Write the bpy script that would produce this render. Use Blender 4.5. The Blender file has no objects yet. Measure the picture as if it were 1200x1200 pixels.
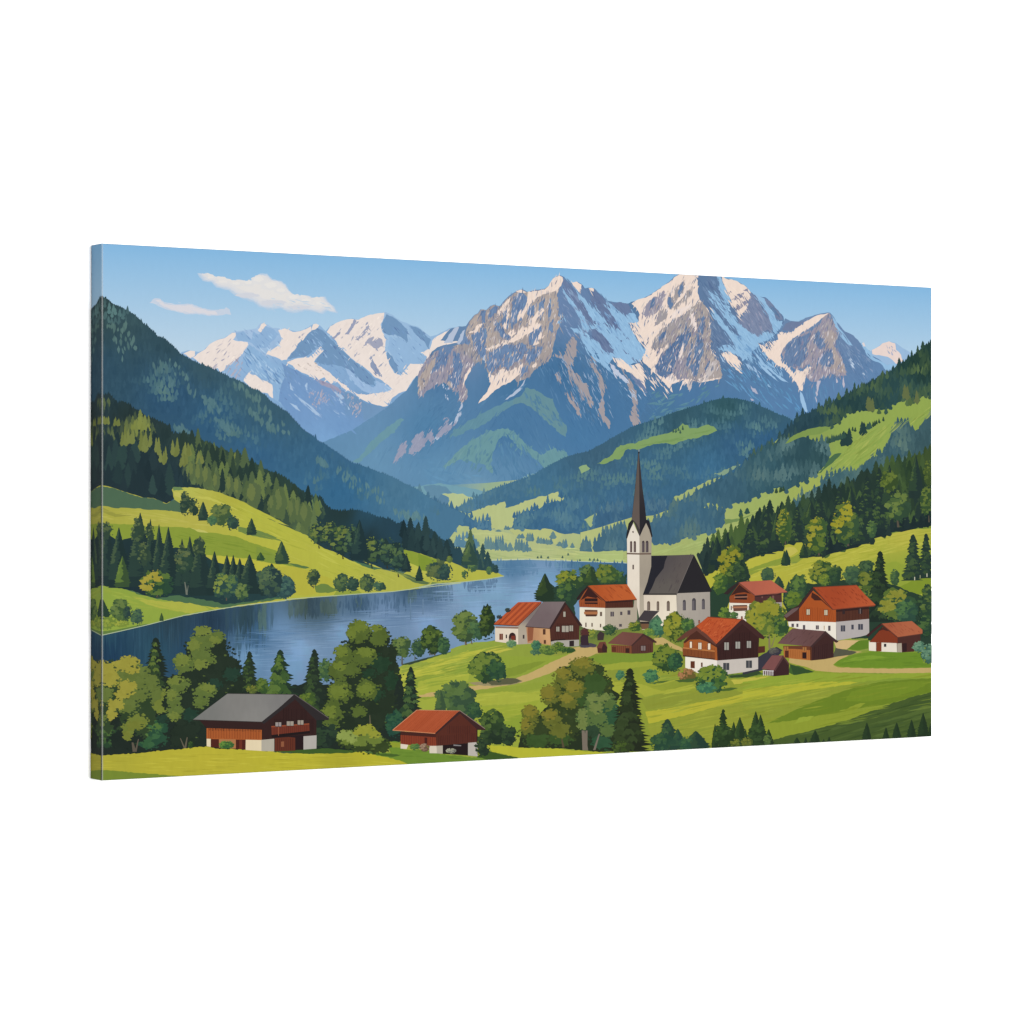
import bpy, math, random
from mathutils import noise, Vector
from mathutils.geometry import delaunay_2d_cdt

# ------------------------------------------------------------------ camera, light, exposure
scene = bpy.context.scene
C = scene.collection
F_PX = 3366.0                      # focal length in pixels of a 1200 px frame
W, H, D = 1.2, 0.6, 0.0284         # canvas width, height, depth of its wrapped side (metres)
ZC = 1.5                           # height of the middle of the canvas (and of the camera)
TL = (119.0, 285.2); BL_Y = 914.0; TR = (1091.3, 337.0); BR_Y = 862.4
Z1 = F_PX * H / (BL_Y - TL[1]); X1 = (TL[0] - 600) / F_PX * Z1
Z2 = F_PX * H / (BR_Y - TR[1]); X2 = (TR[0] - 600) / F_PX * Z2
TH = math.atan2(Z2 - Z1, X2 - X1); CT, ST = math.cos(TH), math.sin(TH)
# world x runs along the canvas from its left edge (x = 0), y away from the viewer, canvas front at y = 0
CAMX = -X1 * CT - Z1 * ST
CAMY = X1 * ST - Z1 * CT
cam = bpy.data.objects.new('camera', bpy.data.cameras.new('camera'))
C.objects.link(cam)
cam.data.sensor_width = 36; cam.data.lens = 36 * F_PX / 1200
cam.location = (CAMX, CAMY, ZC)
cam.rotation_euler = (math.pi / 2, 0, -TH)
cam.data.clip_start = 0.05; cam.data.clip_end = 100
scene.camera = cam

world = bpy.data.worlds.new('World'); scene.world = world; world.use_nodes = True
world.node_tree.nodes['Background'].inputs[0].default_value = (1, 1, 1, 1)
world.node_tree.nodes['Background'].inputs[1].default_value = 0.52

def area(name, loc, target, sx, sy, power):
    l = bpy.data.lights.new(name, 'AREA'); l.shape = 'RECTANGLE'; l.size = sx; l.size_y = sy; l.energy = power
    o = bpy.data.objects.new(name, l); C.objects.link(o); o.location = loc
    d = Vector(target) - Vector(loc); o.rotation_euler = d.to_track_quat('-Z', 'Y').to_euler()
    return o
area('softbox_light', (1.0, -9.0, 1.9), (0.6, 0, 1.5), 3.0, 3.0, 1250)

vs = scene.view_settings
vs.view_transform = 'Standard'; vs.look = 'None'; vs.exposure = 0; vs.gamma = 1; vs.use_curve_mapping = False
K = 2.0                           # how bright a white albedo of 1 shows on the canvas front

# ------------------------------------------------------------------ materials
def paint_material(name, rough=0.75, mottle=0.03):
    m = bpy.data.materials.new(name); m.use_nodes = True
    nt = m.node_tree; n = nt.nodes; b = n['Principled BSDF']
    b.inputs['Roughness'].default_value = rough
    b.inputs['Specular IOR Level'].default_value = 0.04
    at = n.new('ShaderNodeAttribute'); at.attribute_name = 'ink'
    tc = n.new('ShaderNodeTexCoord'); mp = n.new('ShaderNodeMapping')
    mp.inputs['Scale'].default_value = (1.0, 1.0, 0.45)
    nz = n.new('ShaderNodeTexNoise'); nz.inputs['Scale'].default_value = 170; nz.inputs['Detail'].default_value = 4
    nt.links.new(tc.outputs['Object'], mp.inputs[0]); nt.links.new(mp.outputs[0], nz.inputs['Vector'])
    mr = n.new('ShaderNodeMapRange'); mr.inputs[1].default_value = 0.3; mr.inputs[2].default_value = 0.7
    mr.inputs[3].default_value = 1 - mottle; mr.inputs[4].default_value = 1 + mottle
    nt.links.new(nz.outputs[0], mr.inputs[0])
    vm = n.new('ShaderNodeVectorMath'); vm.operation = 'SCALE'
    nt.links.new(at.outputs['Color'], vm.inputs[0]); nt.links.new(mr.outputs[0], vm.inputs['Scale'])
    nt.links.new(vm.outputs[0], b.inputs['Base Color'])
    # woven canvas: fine crossed threads
    wv = []
    for axis in ('X', 'Z'):
        w = n.new('ShaderNodeTexWave'); w.bands_direction = axis; w.inputs['Scale'].default_value = 260
        w.inputs['Distortion'].default_value = 0.6
        nt.links.new(tc.outputs['Object'], w.inputs['Vector']); wv.append(w)
    ad = n.new('ShaderNodeMath'); nt.links.new(wv[0].outputs['Fac'], ad.inputs[0]); nt.links.new(wv[1].outputs['Fac'], ad.inputs[1])
    bp = n.new('ShaderNodeBump'); bp.inputs['Strength'].default_value = 0.10; bp.inputs['Distance'].default_value = 0.0004
    nt.links.new(ad.outputs[0], bp.inputs['Height']); nt.links.new(bp.outputs[0], b.inputs['Normal'])
    return m
INK = paint_material('printed canvas ink')
INK_SOFT = paint_material('smooth printed sky ink', mottle=0.008)

def plain(name, col, rough=0.8, bump=0.0):
    m = bpy.data.materials.new(name); m.use_nodes = True
    nt = m.node_tree; b = nt.nodes['Principled BSDF']; b.inputs['Roughness'].default_value = rough
    b.inputs['Specular IOR Level'].default_value = 0.1
    nz = nt.nodes.new('ShaderNodeTexNoise'); nz.inputs['Scale'].default_value = 60; nz.inputs['Detail'].default_value = 5
    cr = nt.nodes.new('ShaderNodeValToRGB')
    cr.color_ramp.elements[0].color = (*[c * 0.985 for c in col], 1); cr.color_ramp.elements[1].color = (*col, 1)
    nt.links.new(nz.outputs[0], cr.inputs[0]); nt.links.new(cr.outputs[0], b.inputs['Base Color'])
    if bump:
        bp = nt.nodes.new('ShaderNodeBump'); bp.inputs['Strength'].default_value = bump; bp.inputs['Distance'].default_value = 0.001
        nt.links.new(nz.outputs[0], bp.inputs['Height']); nt.links.new(bp.outputs[0], b.inputs['Normal'])
    return m

# ------------------------------------------------------------------ from photo measurements to the canvas plane
def cv(px, py):
    """a point measured in the photo -> (x, z) on the canvas plane"""
    a = (px - 600) / F_PX; b = (600 - py) / F_PX
    # ray in world: forward (ST, CT), right (CT, -ST)
    dx = ST + a * CT; dy = CT - a * ST
    t = -CAMY / dy
    return CAMX + t * dx, ZC + 0.0 + t * b + (599.65 - 600) / F_PX * 0

ZB, ZT = ZC - H / 2, ZC + H / 2
TILES = dict(A=(95, 270), B=(95, 470), C=(95, 690), D=(300, 280), E=(300, 490), F=(300, 690), G=(490, 290), H=(490, 490),
             I=(490, 690), J=(680, 290), K=(680, 490), L=(680, 690), M=(870, 310), N=(870, 500), O=(870, 650))
def T(s):
    """'A 10,20 30,40 D 5,6': points read off enlargements of the photo (5 x), each tile with its own origin"""
    out = []; o = None
    for tok in s.split():
        if tok in TILES: o = TILES[tok]
        elif tok == 'P': o = None
        else:
            x, y = map(float, tok.split(','))
            out.append((x, y) if o is None else (o[0] + x / 5, o[1] + y / 5))
    return out

def ink(c):
    """pigment correction: the printer's inks are a little duller than the colours read off the photo"""
    r, g, b = c; L = .3 * r + .59 * g + .11 * b
    if b > 195 and b > r + 30: r -= .07 * (b - r); g += .02 * (b - r)
    if b > g: b -= .20 * (b - g) * (1 if b < 200 else .35)
    if r > g + 30: k = (r - g - 30); r -= .15 * k; g += .05 * k; b -= .10 * k
    if 148 < L < 200 and max(c) - min(c) < 30 and r > b - 8: b -= 9; g += 1
    if r > b + 60 and g > b + 60 and r > 140 and g > 130: r -= 6
    L2 = .3 * r + .59 * g + .11 * b; s = .06
    r, g, b = (v + (L2 - v) * s for v in (r, g, b))
    if L < 100: k = .78 + .22 * max(0, (L - 30)) / 70; r, g, b = r * k, g * k, b * k
    return r, g, b
def lin(c):
    c = ink(c); r = []
    for v in c:
        v = min(max(v, 0), 255) / 255
        r.append((v / 12.92 if v <= 0.04045 else ((v + 0.055) / 1.055) ** 2.4) / K)
    return (*r, 1.0)
def mix(a, b, t):
    t = min(max(t, 0), 1); return tuple(x * (1 - t) + y * t for x, y in zip(a, b))
def vary(c, k, R=random):
    d = R.uniform(-k, k); return (c[0] + d, c[1] + d * 1.0, c[2] + d * 0.8)
def idw(samples, p=2.5):
    def f(x, y):
        n = [0, 0, 0]; s = 0
        for (sx, sy, c) in samples:
            w = 1 / (((x - sx) ** 2 + (y - sy) ** 2) + 20) ** (p / 2)
            s += w
            for i in range(3): n[i] += w * c[i]
        return tuple(v / s for v in n)
    return f

# ------------------------------------------------------------------ clipping and layering
def clip_half(p, ax, val, keep_less):
    out = []; n = len(p)
    for i in range(n):
        a, b = p[i], p[(i + 1) % n]
        ia = a[ax] <= val if keep_less else a[ax] >= val
        ib = b[ax] <= val if keep_less else b[ax] >= val
        if ia: out.append(a)
        if ia != ib:
            t = (val - a[ax]) / (b[ax] - a[ax])
            q = [a[0] + (b[0] - a[0]) * t, a[1] + (b[1] - a[1]) * t]; q[ax] = val
            out.append(tuple(q))
    return out
def clip_rect(p, x0, x1, y0, y1):
    if not p: return p
    xs = [q[0] for q in p]; ys = [q[1] for q in p]
    if min(xs) < x0: p = clip_half(p, 0, x0, False)
    if p and max(xs) > x1: p = clip_half(p, 0, x1, True)
    if p and min(ys) < y0: p = clip_half(p, 1, y0, False)
    if p and max(ys) > y1: p = clip_half(p, 1, y1, True)
    return p
def parea(p):
    return 0.5 * sum(p[i][0] * p[(i + 1) % len(p)][1] - p[(i + 1) % len(p)][0] * p[i][1] for i in range(len(p)))

GX, GY = 500, 330                  # cells of 2 photo pixels: how many coats of ink lie on each
coat = [[0] * GX for _ in range(GY)]
STEP = 3.0e-6
def layer_for(p):
    ys = [q[1] for q in p]
    r0 = max(0, int((min(ys) - 280) / 2)); r1 = min(GY - 1, int((max(ys) - 280) / 2))
    spans = {}
    n = len(p)
    lo = [1e9] * (r1 - r0 + 1); hi = [-1e9] * (r1 - r0 + 1)
    for i in range(n):
        (xa, ya), (xb, yb) = p[i], p[(i + 1) % n]
        if ya > yb: xa, ya, xb, yb = xb, yb, xa, ya
        ra = max(r0, int((ya - 280) / 2)); rb = min(r1, int((yb - 280) / 2))
        for r in range(ra, rb + 1):
            t0 = 280 + r * 2; t1 = t0 + 2
            if yb - ya < 1e-9: xs = (xa, xb)
            else:
                u0 = min(max((t0 - ya) / (yb - ya), 0), 1); u1 = min(max((t1 - ya) / (yb - ya), 0), 1)
                xs = (xa + (xb - xa) * u0, xa + (xb - xa) * u1)
            k = r - r0
            lo[k] = min(lo[k], *xs); hi[k] = max(hi[k], *xs)
    m = 0
    for r in range(r0, r1 + 1):
        k = r - r0
        if hi[k] < lo[k]: continue
        c0 = max(0, int((lo[k] - 100) / 2)); c1 = min(GX - 1, int((hi[k] - 100) / 2))
        if c1 >= c0:
            spans[r] = (c0, c1); v = max(coat[r][c0:c1 + 1])
            if v > m: m = v
    m += 1
    for r, (c0, c1) in spans.items():
        coat[r][c0:c1 + 1] = [m] * (c1 - c0 + 1)
    return m

PARTS = []
class Pieces:
    """every shape added becomes a part of its own"""
    def __init__(s, name, label=None): s.name, s.label = name, label
    def add(s, pts, col): Part(s.name, label=s.label).add(pts, col)
class Part:
    """one painted thing on the canvas = one mesh; add() lays one shape of ink"""
    def __init__(s, name, parent=None, label=None, mat=None, kind=None, group=None):
        s.name, s.parent, s.label, s.mat, s.kind, s.group = name, parent, label, mat or INK, kind, group
        s.v = []; s.f = []; s.c = []; s.patches = []
        PARTS.append(s)
    def add(s, pts, col, cell=None):
        if len(pts) < 3: return
        m = layer_for(pts); off = STEP * m
        xs = [q[0] for q in pts]; ys = [q[1] for q in pts]; bb = (min(xs), max(xs), min(ys), max(ys))
        if (bb[1] - bb[0]) * (bb[3] - bb[2]) > 40: s.patches.append((bb, pts, col))
        if len(pts) <= 3: tris = [pts]
        else:                                              # clean, non-overlapping triangles even where an outline crosses itself
            vv, _, ff, _, _, _ = delaunay_2d_cdt([Vector(q) for q in pts], [], [list(range(len(pts)))], 1, 1e-4)
            tris = [[(vv[i].x, vv[i].y) for i in f] for f in ff]
        for t in tris:
            if callable(col):
                cell = cell or 14
                x0, x1 = max(min(q[0] for q in t), 84), min(max(q[0] for q in t), 1096)
                y0, y1 = max(min(q[1] for q in t), 280), min(max(q[1] for q in t), 920)
                for i in range(int(x0 // cell), int(x1 // cell) + 1):
                    col_p = clip_rect(t, i * cell, (i + 1) * cell, -1e9, 1e9)
                    if len(col_p) < 3: continue
                    for j in range(int(y0 // cell), int(y1 // cell) + 1):
                        q = clip_rect(col_p, -1e9, 1e9, j * cell, (j + 1) * cell)
                        if len(q) >= 3 and abs(parea(q)) > 1e-4: s._emit(q, col, off)
            else: s._emit(t, col, off)
    def under(s, x, y):
        """the ink already lying at a point"""
        for bb, p, c in reversed(s.patches):
            if bb[0] <= x <= bb[1] and bb[2] <= y <= bb[3] and inside(p, x, y): return c(x, y) if callable(c) else c
        return None
    def _emit(s, pts, col, off):
        p = [cv(*q) for q in pts]
        cf = (lambda q: col(*q)) if callable(col) else None
        tag = {}
        if cf:
            for q, w in zip(pts, p): tag[w] = q
        a = parea(p)
        if abs(a) < 1e-10: return
        if a < 0: p = p[::-1]
        def colours(poly, mirror=False):
            if not cf:
                L = lin(col); return [L] * len(poly)
            out = []
            for w in poly:
                q = tag.get(w)
                if q is None: q = min(tag.items(), key=lambda kv: (kv[0][0] - w[0]) ** 2 + (kv[0][1] - w[1]) ** 2)[1]
                out.append(lin(cf(q)))
            return out
        f = clip_rect(p, 0, W, ZB, ZT)
        if len(f) >= 3 and abs(parea(f)) > 1e-10:
            b = len(s.v); s.v += [(x, -off, z) for x, z in f]; s.f.append(list(range(b, b + len(f)))); s.c += colours(f)
        if min(q[0] for q in p) < D:                       # the print runs on, mirrored, round the left side
            g = clip_rect(p, 0, D, ZB, ZT)
            if len(g) >= 3 and abs(parea(g)) > 1e-10:
                cc = colours(g)
                b = len(s.v); s.v += [(-off, x, z) for x, z in g][::-1]
                s.f.append(list(range(b, b + len(g)))); s.c += cc[::-1]
    def build(s):
        if not s.f:                                        # a thing made only of parts (a house): an empty that holds them
            if not any(q.parent is s and q.f for q in PARTS): return
            o = bpy.data.objects.new(s.name, None); C.objects.link(o); s._finish(o); return
        me = bpy.data.meshes.new(s.name); me.from_pydata(s.v, [], s.f); me.update()
        at = me.color_attributes.new('ink', 'FLOAT_COLOR', 'CORNER')
        flat = [x for c in s.c for x in c]; at.data.foreach_set('color', flat)
        me.materials.append(s.mat)
        o = bpy.data.objects.new(s.name, me); C.objects.link(o); s._finish(o)
    def _finish(s, o):
        o.parent = s.parent.obj if isinstance(s.parent, Part) else ROOT
        if s.label: o['label'] = s.label
        if s.kind: o['kind'] = s.kind
        if s.group: o['group'] = s.group
        s.obj = o

ROOT = bpy.data.objects.new('canvas_print', None); C.objects.link(ROOT)
ROOT['label'] = 'wide canvas print of an alpine village by a lake below snowy mountains'
ROOT['category'] = 'canvas print'

# ------------------------------------------------------------------ brushes
def jag(pts, amp, step, R, closed=True, lower=1.0):
    out = []; n = len(pts)
    for i in range(n if closed else n - 1):
        a, b = pts[i], pts[(i + 1) % n]
        L = math.hypot(b[0] - a[0], b[1] - a[1]); k = max(1, int(L / step))
        for j in range(k):
            t = j / k
            x, y = a[0] + (b[0] - a[0]) * t, a[1] + (b[1] - a[1]) * t
            if j: x += R.uniform(-amp, amp); y += R.uniform(-amp, amp)
            out.append((x, y))
    if not closed: out.append(pts[-1])
    return out
def treeline(pts, h, sp, R):
    """a ridge of little conifer tips along an open line that runs left to right"""
    mono = [pts[0]]
    for q in pts[1:]:
        if q[0] > mono[-1][0] + .3: mono.append(q)
    pts = mono; out = []
    for i in range(len(pts) - 1):
        a, b = pts[i], pts[i + 1]
        L = math.hypot(b[0] - a[0], b[1] - a[1]); k = max(1, round(L / sp))
        for j in range(k):
            t = j / k; t2 = (j + 0.5) / k
            x, y = a[0] + (b[0] - a[0]) * t, a[1] + (b[1] - a[1]) * t
            hh = h * R.uniform(0.2, 1.15)
            out.append((x, y + R.uniform(0, h * .3)))
            out.append((a[0] + (b[0] - a[0]) * t2 + R.uniform(-.2, .2) * sp, a[1] + (b[1] - a[1]) * t2 - hh))
    out.append(pts[-1]); return out
def inside(p, x, y):
    r = False; n = len(p); j = n - 1
    for i in range(n):
        if (p[i][1] > y) != (p[j][1] > y) and x < (p[j][0] - p[i][0]) * (y - p[i][1]) / (p[j][1] - p[i][1]) + p[i][0]: r = not r
        j = i
    return r
def blob(cx, cy, rx, ry, R, rough=0.13, dens=1.9):
    """a ragged leaf clump: lobes, and small teeth of a fixed size along its edge"""
    per = 3.14 * (rx + ry); n = min(110, max(9, int(per / min(dens, 1.3)))); m = (rx + ry) / 2
    ph = [R.uniform(0, 6.28) for _ in range(3)]; k1 = R.choice((3, 4, 5)); out = []
    lob = max(3, int(per / 3.4)); A = min(.24, 1.25 / m); tooth = min(rough * 1.2, .45 / m + rough * .2)
    for i in range(n):
        a = 6.2832 * (i + R.uniform(-.25, .25)) / n
        r = .96 + 0.09 * math.sin(k1 * a + ph[0]) + A * (abs(math.sin(lob * a / 2 + ph[1])) - .6) + 0.05 * math.sin((k1 + 4) * a + ph[2]) + R.uniform(-tooth, tooth)
        out.append((cx + math.cos(a) * rx * r, cy + math.sin(a) * ry * r))
    return out
def sliver(x, y, L, w, ang, R):
    c, s = math.cos(ang), math.sin(ang); n = 3
    up = []; dn = []
    for i in range(n + 1):
        t = i / n - .5; ww = w * .5 * (1 - (2 * t) ** 2) * R.uniform(.6, 1.3)
        up.append((x + c * t * L - s * ww, y + s * t * L + c * ww)); dn.append((x + c * t * L + s * ww, y + s * t * L - c * ww))
    return [up[0]] + up[1:n] + [up[n]] + dn[1:n][::-1]
def strokes(part, poly, n, L, w, ang, col, R, spread=0.25, var=6):
    xs = [q[0] for q in poly]; ys = [q[1] for q in poly]; k = 0; g = 0
    while k < n and g < n * 40:
        g += 1
        x, y = R.uniform(min(xs), max(xs)), R.uniform(min(ys), max(ys))
        if not inside(poly, x, y): continue
        k += 1
        cc = col(x, y) if callable(col) else col
        if L >= 14:
            u = part.under(x, y)
            if u: cc = mix(u, cc, .5)
        a = ang(x, y) if callable(ang) else ang
        part.add(sliver(x, y, L * R.uniform(.5, 1.4), w * R.uniform(.5, 1.4), a + R.uniform(-spread, spread), R), vary(cc, var, R))
def smear(part, poly, n, L, w, ang, R, var=5, spread=.18):
    """drag the ink of each patch down the fall line, so that patches end in fine streaks"""
    xs = [q[0] for q in poly]; ys = [q[1] for q in poly]; jobs = []; g = 0
    while len(jobs) < n and g < n * 30:
        g += 1; x, y = R.uniform(min(xs), max(xs)), R.uniform(min(ys), max(ys))
        if not inside(poly, x, y): continue
        u = part.under(x, y)
        if u is None: continue
        a = ang(x, y, u) + R.uniform(-spread, spread); l = L * R.uniform(.5, 1.5)
        if part.under(x + math.cos(a) * l, y + math.sin(a) * l) is None or part.under(x - math.cos(a) * l, y - math.sin(a) * l) is None: continue
        jobs.append((x + math.cos(a) * l * R.uniform(-.3, .5), y + math.sin(a) * l * R.uniform(-.3, .5), l, w * R.uniform(.6, 1.5), a, u))
    for x, y, l, ww, a, u in jobs: part.add(sliver(x, y, l, ww, a, R), vary(u, var, R))
def gully(part, poly, n, L, w, ang, R, d=16):
    """fine ribs of rock: thin strokes a little lighter or darker than the ink below"""
    xs = [q[0] for q in poly]; ys = [q[1] for q in poly]; jobs = []; g = 0
    while len(jobs) < n and g < n * 30:
        g += 1; x, y = R.uniform(min(xs), max(xs)), R.uniform(min(ys), max(ys))
        if not inside(poly, x, y): continue
        u = part.under(x, y)
        if u is None: continue
        k = R.choice((-1, -1, 1)) * R.uniform(.5, 1.1) * d * (.45 if u[0] > 220 else 1); jobs.append((x, y, ang(x, y, u), (u[0] + k, u[1] + k, u[2] + k * .7)))
    for x, y, a, c in jobs: part.add(sliver(x, y, L * R.uniform(.5, 1.5), w * R.uniform(.6, 1.4), a + R.uniform(-.15, .15), R), c)
def spike(x, yb, h, w, R):
    k = max(2, min(6, int(h / 4))); l = []; r = []
    for i in range(1, k + 1):
        t = i / k * .82; ww = w * .5 * (0.12 + 0.88 * (i / k) ** 0.8)
        y = yb - h + h * t
        l.append((x - ww * R.uniform(.85, 1.15), y)); l.append((x - ww * .66, y - h * 0.02))
        r.append((x + ww * R.uniform(.85, 1.15), y)); r.append((x + ww * .66, y - h * 0.02))
    return [(x + R.uniform(-.3, .3), yb - h)] + r[:-1] + [(x + w * R.uniform(.1, .3), yb + R.uniform(-.05, .1) * h), (x - w * R.uniform(.1, .3), yb + R.uniform(-.05, .1) * h)] + l[:-1][::-1]
def forest(part, poly, size, base, hi, R, sp=0.42, rowk=0.38, freq=1.0, bias=0.0, var=4, rnd=0.35, grow=None):
    """rows of small conifers filling an outline, paler in patches where the sun catches them"""
    xs = [q[0] for q in poly]; ys = [q[1] for q in poly]
    if not callable(base) and rowk <= .5: part.add(jag([(x, y + size * .25) for x, y in poly], size * .12, size * .4, R), base)
    y = min(ys) + size * .3
    while y < max(ys) + size * .2:
        sz = size * (grow(y) if grow else 1)
        row = []; x = min(xs) + R.uniform(0, sz * sp)
        while x < max(xs):
            if inside(poly, x, y - sz * .25) or inside(poly, x, y - sz * .02): row.append(x)
            x += sz * sp * R.uniform(.75, 1.3)
        row = row[::2] + row[1::2]
        for x in row:
            yy = y + R.uniform(-1, 1) * sz * (.4 if size <= 10 else .16)
            n = noise.noise(Vector((x / 26 * freq, yy / 15 * freq, len(poly) * 1.7))) + bias
            b = base(x, yy) if callable(base) else base
            c = mix(b, hi(x, yy) if callable(hi) else hi, max(0, n * 1.7) + R.uniform(-.1, rnd) * (n > -.1))
            if yy - sz * .2 > max(ys): continue
            part.add(spike(x, yy + sz * .12, sz * R.uniform(.8, 1.25), sz * .52 * R.uniform(.8, 1.25), R), vary(c, var, R))
        y += sz * rowk
def small_conifer(part, x, yt, yb, w, dark, mid, lite, R, litk):
    """a distant conifer: a full cone with a softly stepped edge, its left half in the light"""
    h = yb - yt; w *= 1.22 if h < 34 else 1.42; k = max(4, int(h / 2.8)); lp = []; rp = []
    for i in range(1, k + 1):
        t = i / k; f = w * .5 * (1 - (1 - t) ** 1.35) * (1 if t < .8 else 1 - (t - .8) * .9); y = yt + h * t
        lp += [(x - f * .8, y - h / k * .35), (x - f * R.uniform(.84, 1.14), y + R.uniform(-.3, .3))]; rp += [(x + f * .8, y - h / k * .35), (x + f * R.uniform(.84, 1.14), y + R.uniform(-.3, .3))]
    part.add([(x, yt)] + rp + lp[::-1], dark)
    n = len(lp); m = max(3, int(n * .86)); cut = [(x + R.uniform(-.14, .16) * w * (i / m), q[1]) for i, q in enumerate(lp[:m])]
    part.add([(x, yt + .4)] + cut + [(q[0] + .4, q[1]) for q in lp[:m]][::-1], mid)
    if litk > .5:
        m2 = int(n * .6); cut = [(x - w * (.05 + R.uniform(.0, .1)) * (i / m2) * 2, q[1] + .5) for i, q in enumerate(lp[:m2])]
        if m2 > 2: part.add([(x - .1, yt + h * .12)] + cut[1:] + [(q[0] + .5, q[1] + .5) for q in lp[1:m2]][::-1], lite)
def conifer(part, x, yt, yb, w, dark, mid, lite, R, litk=0.8):
    if yb - yt < 34 or w < 20 or x < 345 and yt < 680: return small_conifer(part, x, yt, yb, w, dark, mid, lite, R, litk)
    h = yb - yt; k = max(5, int(h / 3.6))
    ts = sorted([(i + R.uniform(-.35, .35)) / k for i in range(1, k)] + [1.0])
    def side(sg):
        o = []; prev = 0
        for t in ts:
            ww = w * .54 * (0.07 + 0.93 * t ** 0.74) * R.uniform(.76, 1.2); y = yt + h * t * .98
            o += [(x + sg * ww * R.uniform(.5, .68), y - (t - prev) * h * .6), (x + sg * ww, y + R.uniform(-.3, .8))]
            if R.random() < .5: o.append((x + sg * ww * .8, y + R.uniform(.2, .8)))
            prev = t
        return o
    part.add([(x, yt)] + side(1) + side(-1)[::-1], dark)
    # the side the sun reaches
    def bough(xx, yy, rr, cc):
        n = R.randint(3, 5); pts = [(xx - rr, yy + rr * .35), (xx - rr * .3, yy - rr * .55), (xx + rr * .5, yy - rr * .5), (xx + rr, yy + rr * .1)]
        for i in range(n): pts.append((xx + rr - 2 * rr * (i + .5) / n, yy + rr * (R.uniform(.45, .85) if i % 2 == 0 else .15)))
        part.add(pts, cc)
    for cc, sc in ((mid, 1.0), (lite, .8)):
        for i in range(int(k * (1.5 if cc is mid else 1.2) * litk)):
            t = R.uniform(.1, .93); ww = w * .5 * t ** .8
            left = R.random() < (.74 if cc is mid else .9)
            xx = x - ww * R.uniform(.0, .8) if left else x + ww * R.uniform(0, .5)
            bough(xx, yt + h * t, max(1.1, w * .15 * R.uniform(.6, 1.3) * sc * (t + .35)), vary(cc, 4, R))
def crown(part, cx, cy, w, h, dark, mid, lite, R, dens=1.0, deep=None):
    """a broadleaf crown of ragged leaf clumps, its sunny clumps up and to the left"""
    n = int(9 * dens) + 4
    for i in range(n):
        a = R.uniform(0, 6.28); q = math.sqrt(R.random()) * .62
        part.add(blob(cx + math.cos(a) * q * w * .5, cy + math.sin(a) * q * h * .5, w * .5 * R.uniform(.36, .5), h * .5 * R.uniform(.3, .44), R), vary(dark, 3, R))
    s = min(w, h)
    for i in range(int(13 * dens)):
        a = R.uniform(0, 6.28); q = math.sqrt(R.random()) * .8
        x, y = math.cos(a) * q - .10, math.sin(a) * q - .10
        if x > .45 and R.random() < .6: continue
        part.add(blob(cx + x * w * .5, cy + y * h * .5, s * R.uniform(.09, .17), s * R.uniform(.07, .13), R, .22, 1.5), vary(mid, 5, R))
    for i in range(int(12 * dens)):
        a = R.uniform(2.4, 5.6); q = R.uniform(.2, .85)
        x, y = math.cos(a) * q - .06, math.sin(a) * q
        part.add(blob(cx + x * w * .5, cy + y * h * .5, s * R.uniform(.07, .15), s * R.uniform(.05, .11), R, .25, 1.4), vary(lite, 5, R))
    # ragged leaf edge and dark gaps between clumps
    for i in range(int(26 * dens)):
        a = R.uniform(0, 6.28); q = R.uniform(.84, .96); rr = max(.8, s * R.uniform(.018, .04))
        x, y = math.cos(a) * q, math.sin(a) * q
        c = lite if (x + y < -.55) else mid if x + y < .25 else dark
        part.add(blob(cx + x * w * .5, cy + y * h * .5, rr, rr * .8, R, .3), vary(c, 4, R))
    for i in range(int(8 * dens)):
        a = R.uniform(0, 6.28); q = R.uniform(0, .7)
        part.add(blob(cx + math.cos(a) * q * w * .5, cy + math.sin(a) * q * h * .5, s * R.uniform(.025, .06), s * R.uniform(.02, .05), R, .35, 1.3), vary(dark, 3, R))
def line(part, pts, w, col):
    for a, b in zip(pts, pts[1:]):
        dx, dy = b[0] - a[0], b[1] - a[1]; L = math.hypot(dx, dy) or 1; nx, ny = -dy / L * w / 2, dx / L * w / 2
        part.add([(a[0] - nx, a[1] - ny), (b[0] - nx, b[1] - ny), (b[0] + nx, b[1] + ny), (a[0] + nx, a[1] + ny)], col)

# ================================================================== THE PICTURE
R = random.Random(7)
# ---- first wash under everything
base = Part('painted_ground')
base.add(T('P 80,465 1110,465 1110,930 80,930'), idw([(120, 480, (52, 90, 128)), (500, 500, (80, 128, 178)), (900, 490, (84, 130, 182)), (1080, 480, (60, 96, 90)), (300, 560, (50, 90, 130)), (600, 580, (96, 140, 176)), (900, 600, (70, 104, 84)), (150, 650, (70, 96, 66)), (600, 640, (150, 170, 120)), (1000, 680, (60, 88, 56)), (150, 850, (46, 62, 46)), (500, 760, (70, 94, 60)), (500, 860, (90, 116, 50)), (900, 850, (110, 132, 46)), (700, 740, (70, 94, 60))]), 20)
# ---- sky
sky = Part('painted_sky', mat=INK_SOFT)
def sky_c(x, y):
    f = max(0, (y - 285 - (x - 119) * .0525) / (125 - (x - 119) * .02)); f = min(1, f) ** .85
    return mix((135, 181, 229), (188, 210, 232), f)
sky.add(T('P 100,270 1110,270 1110,466 100,466'), sky_c, 8)

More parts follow.
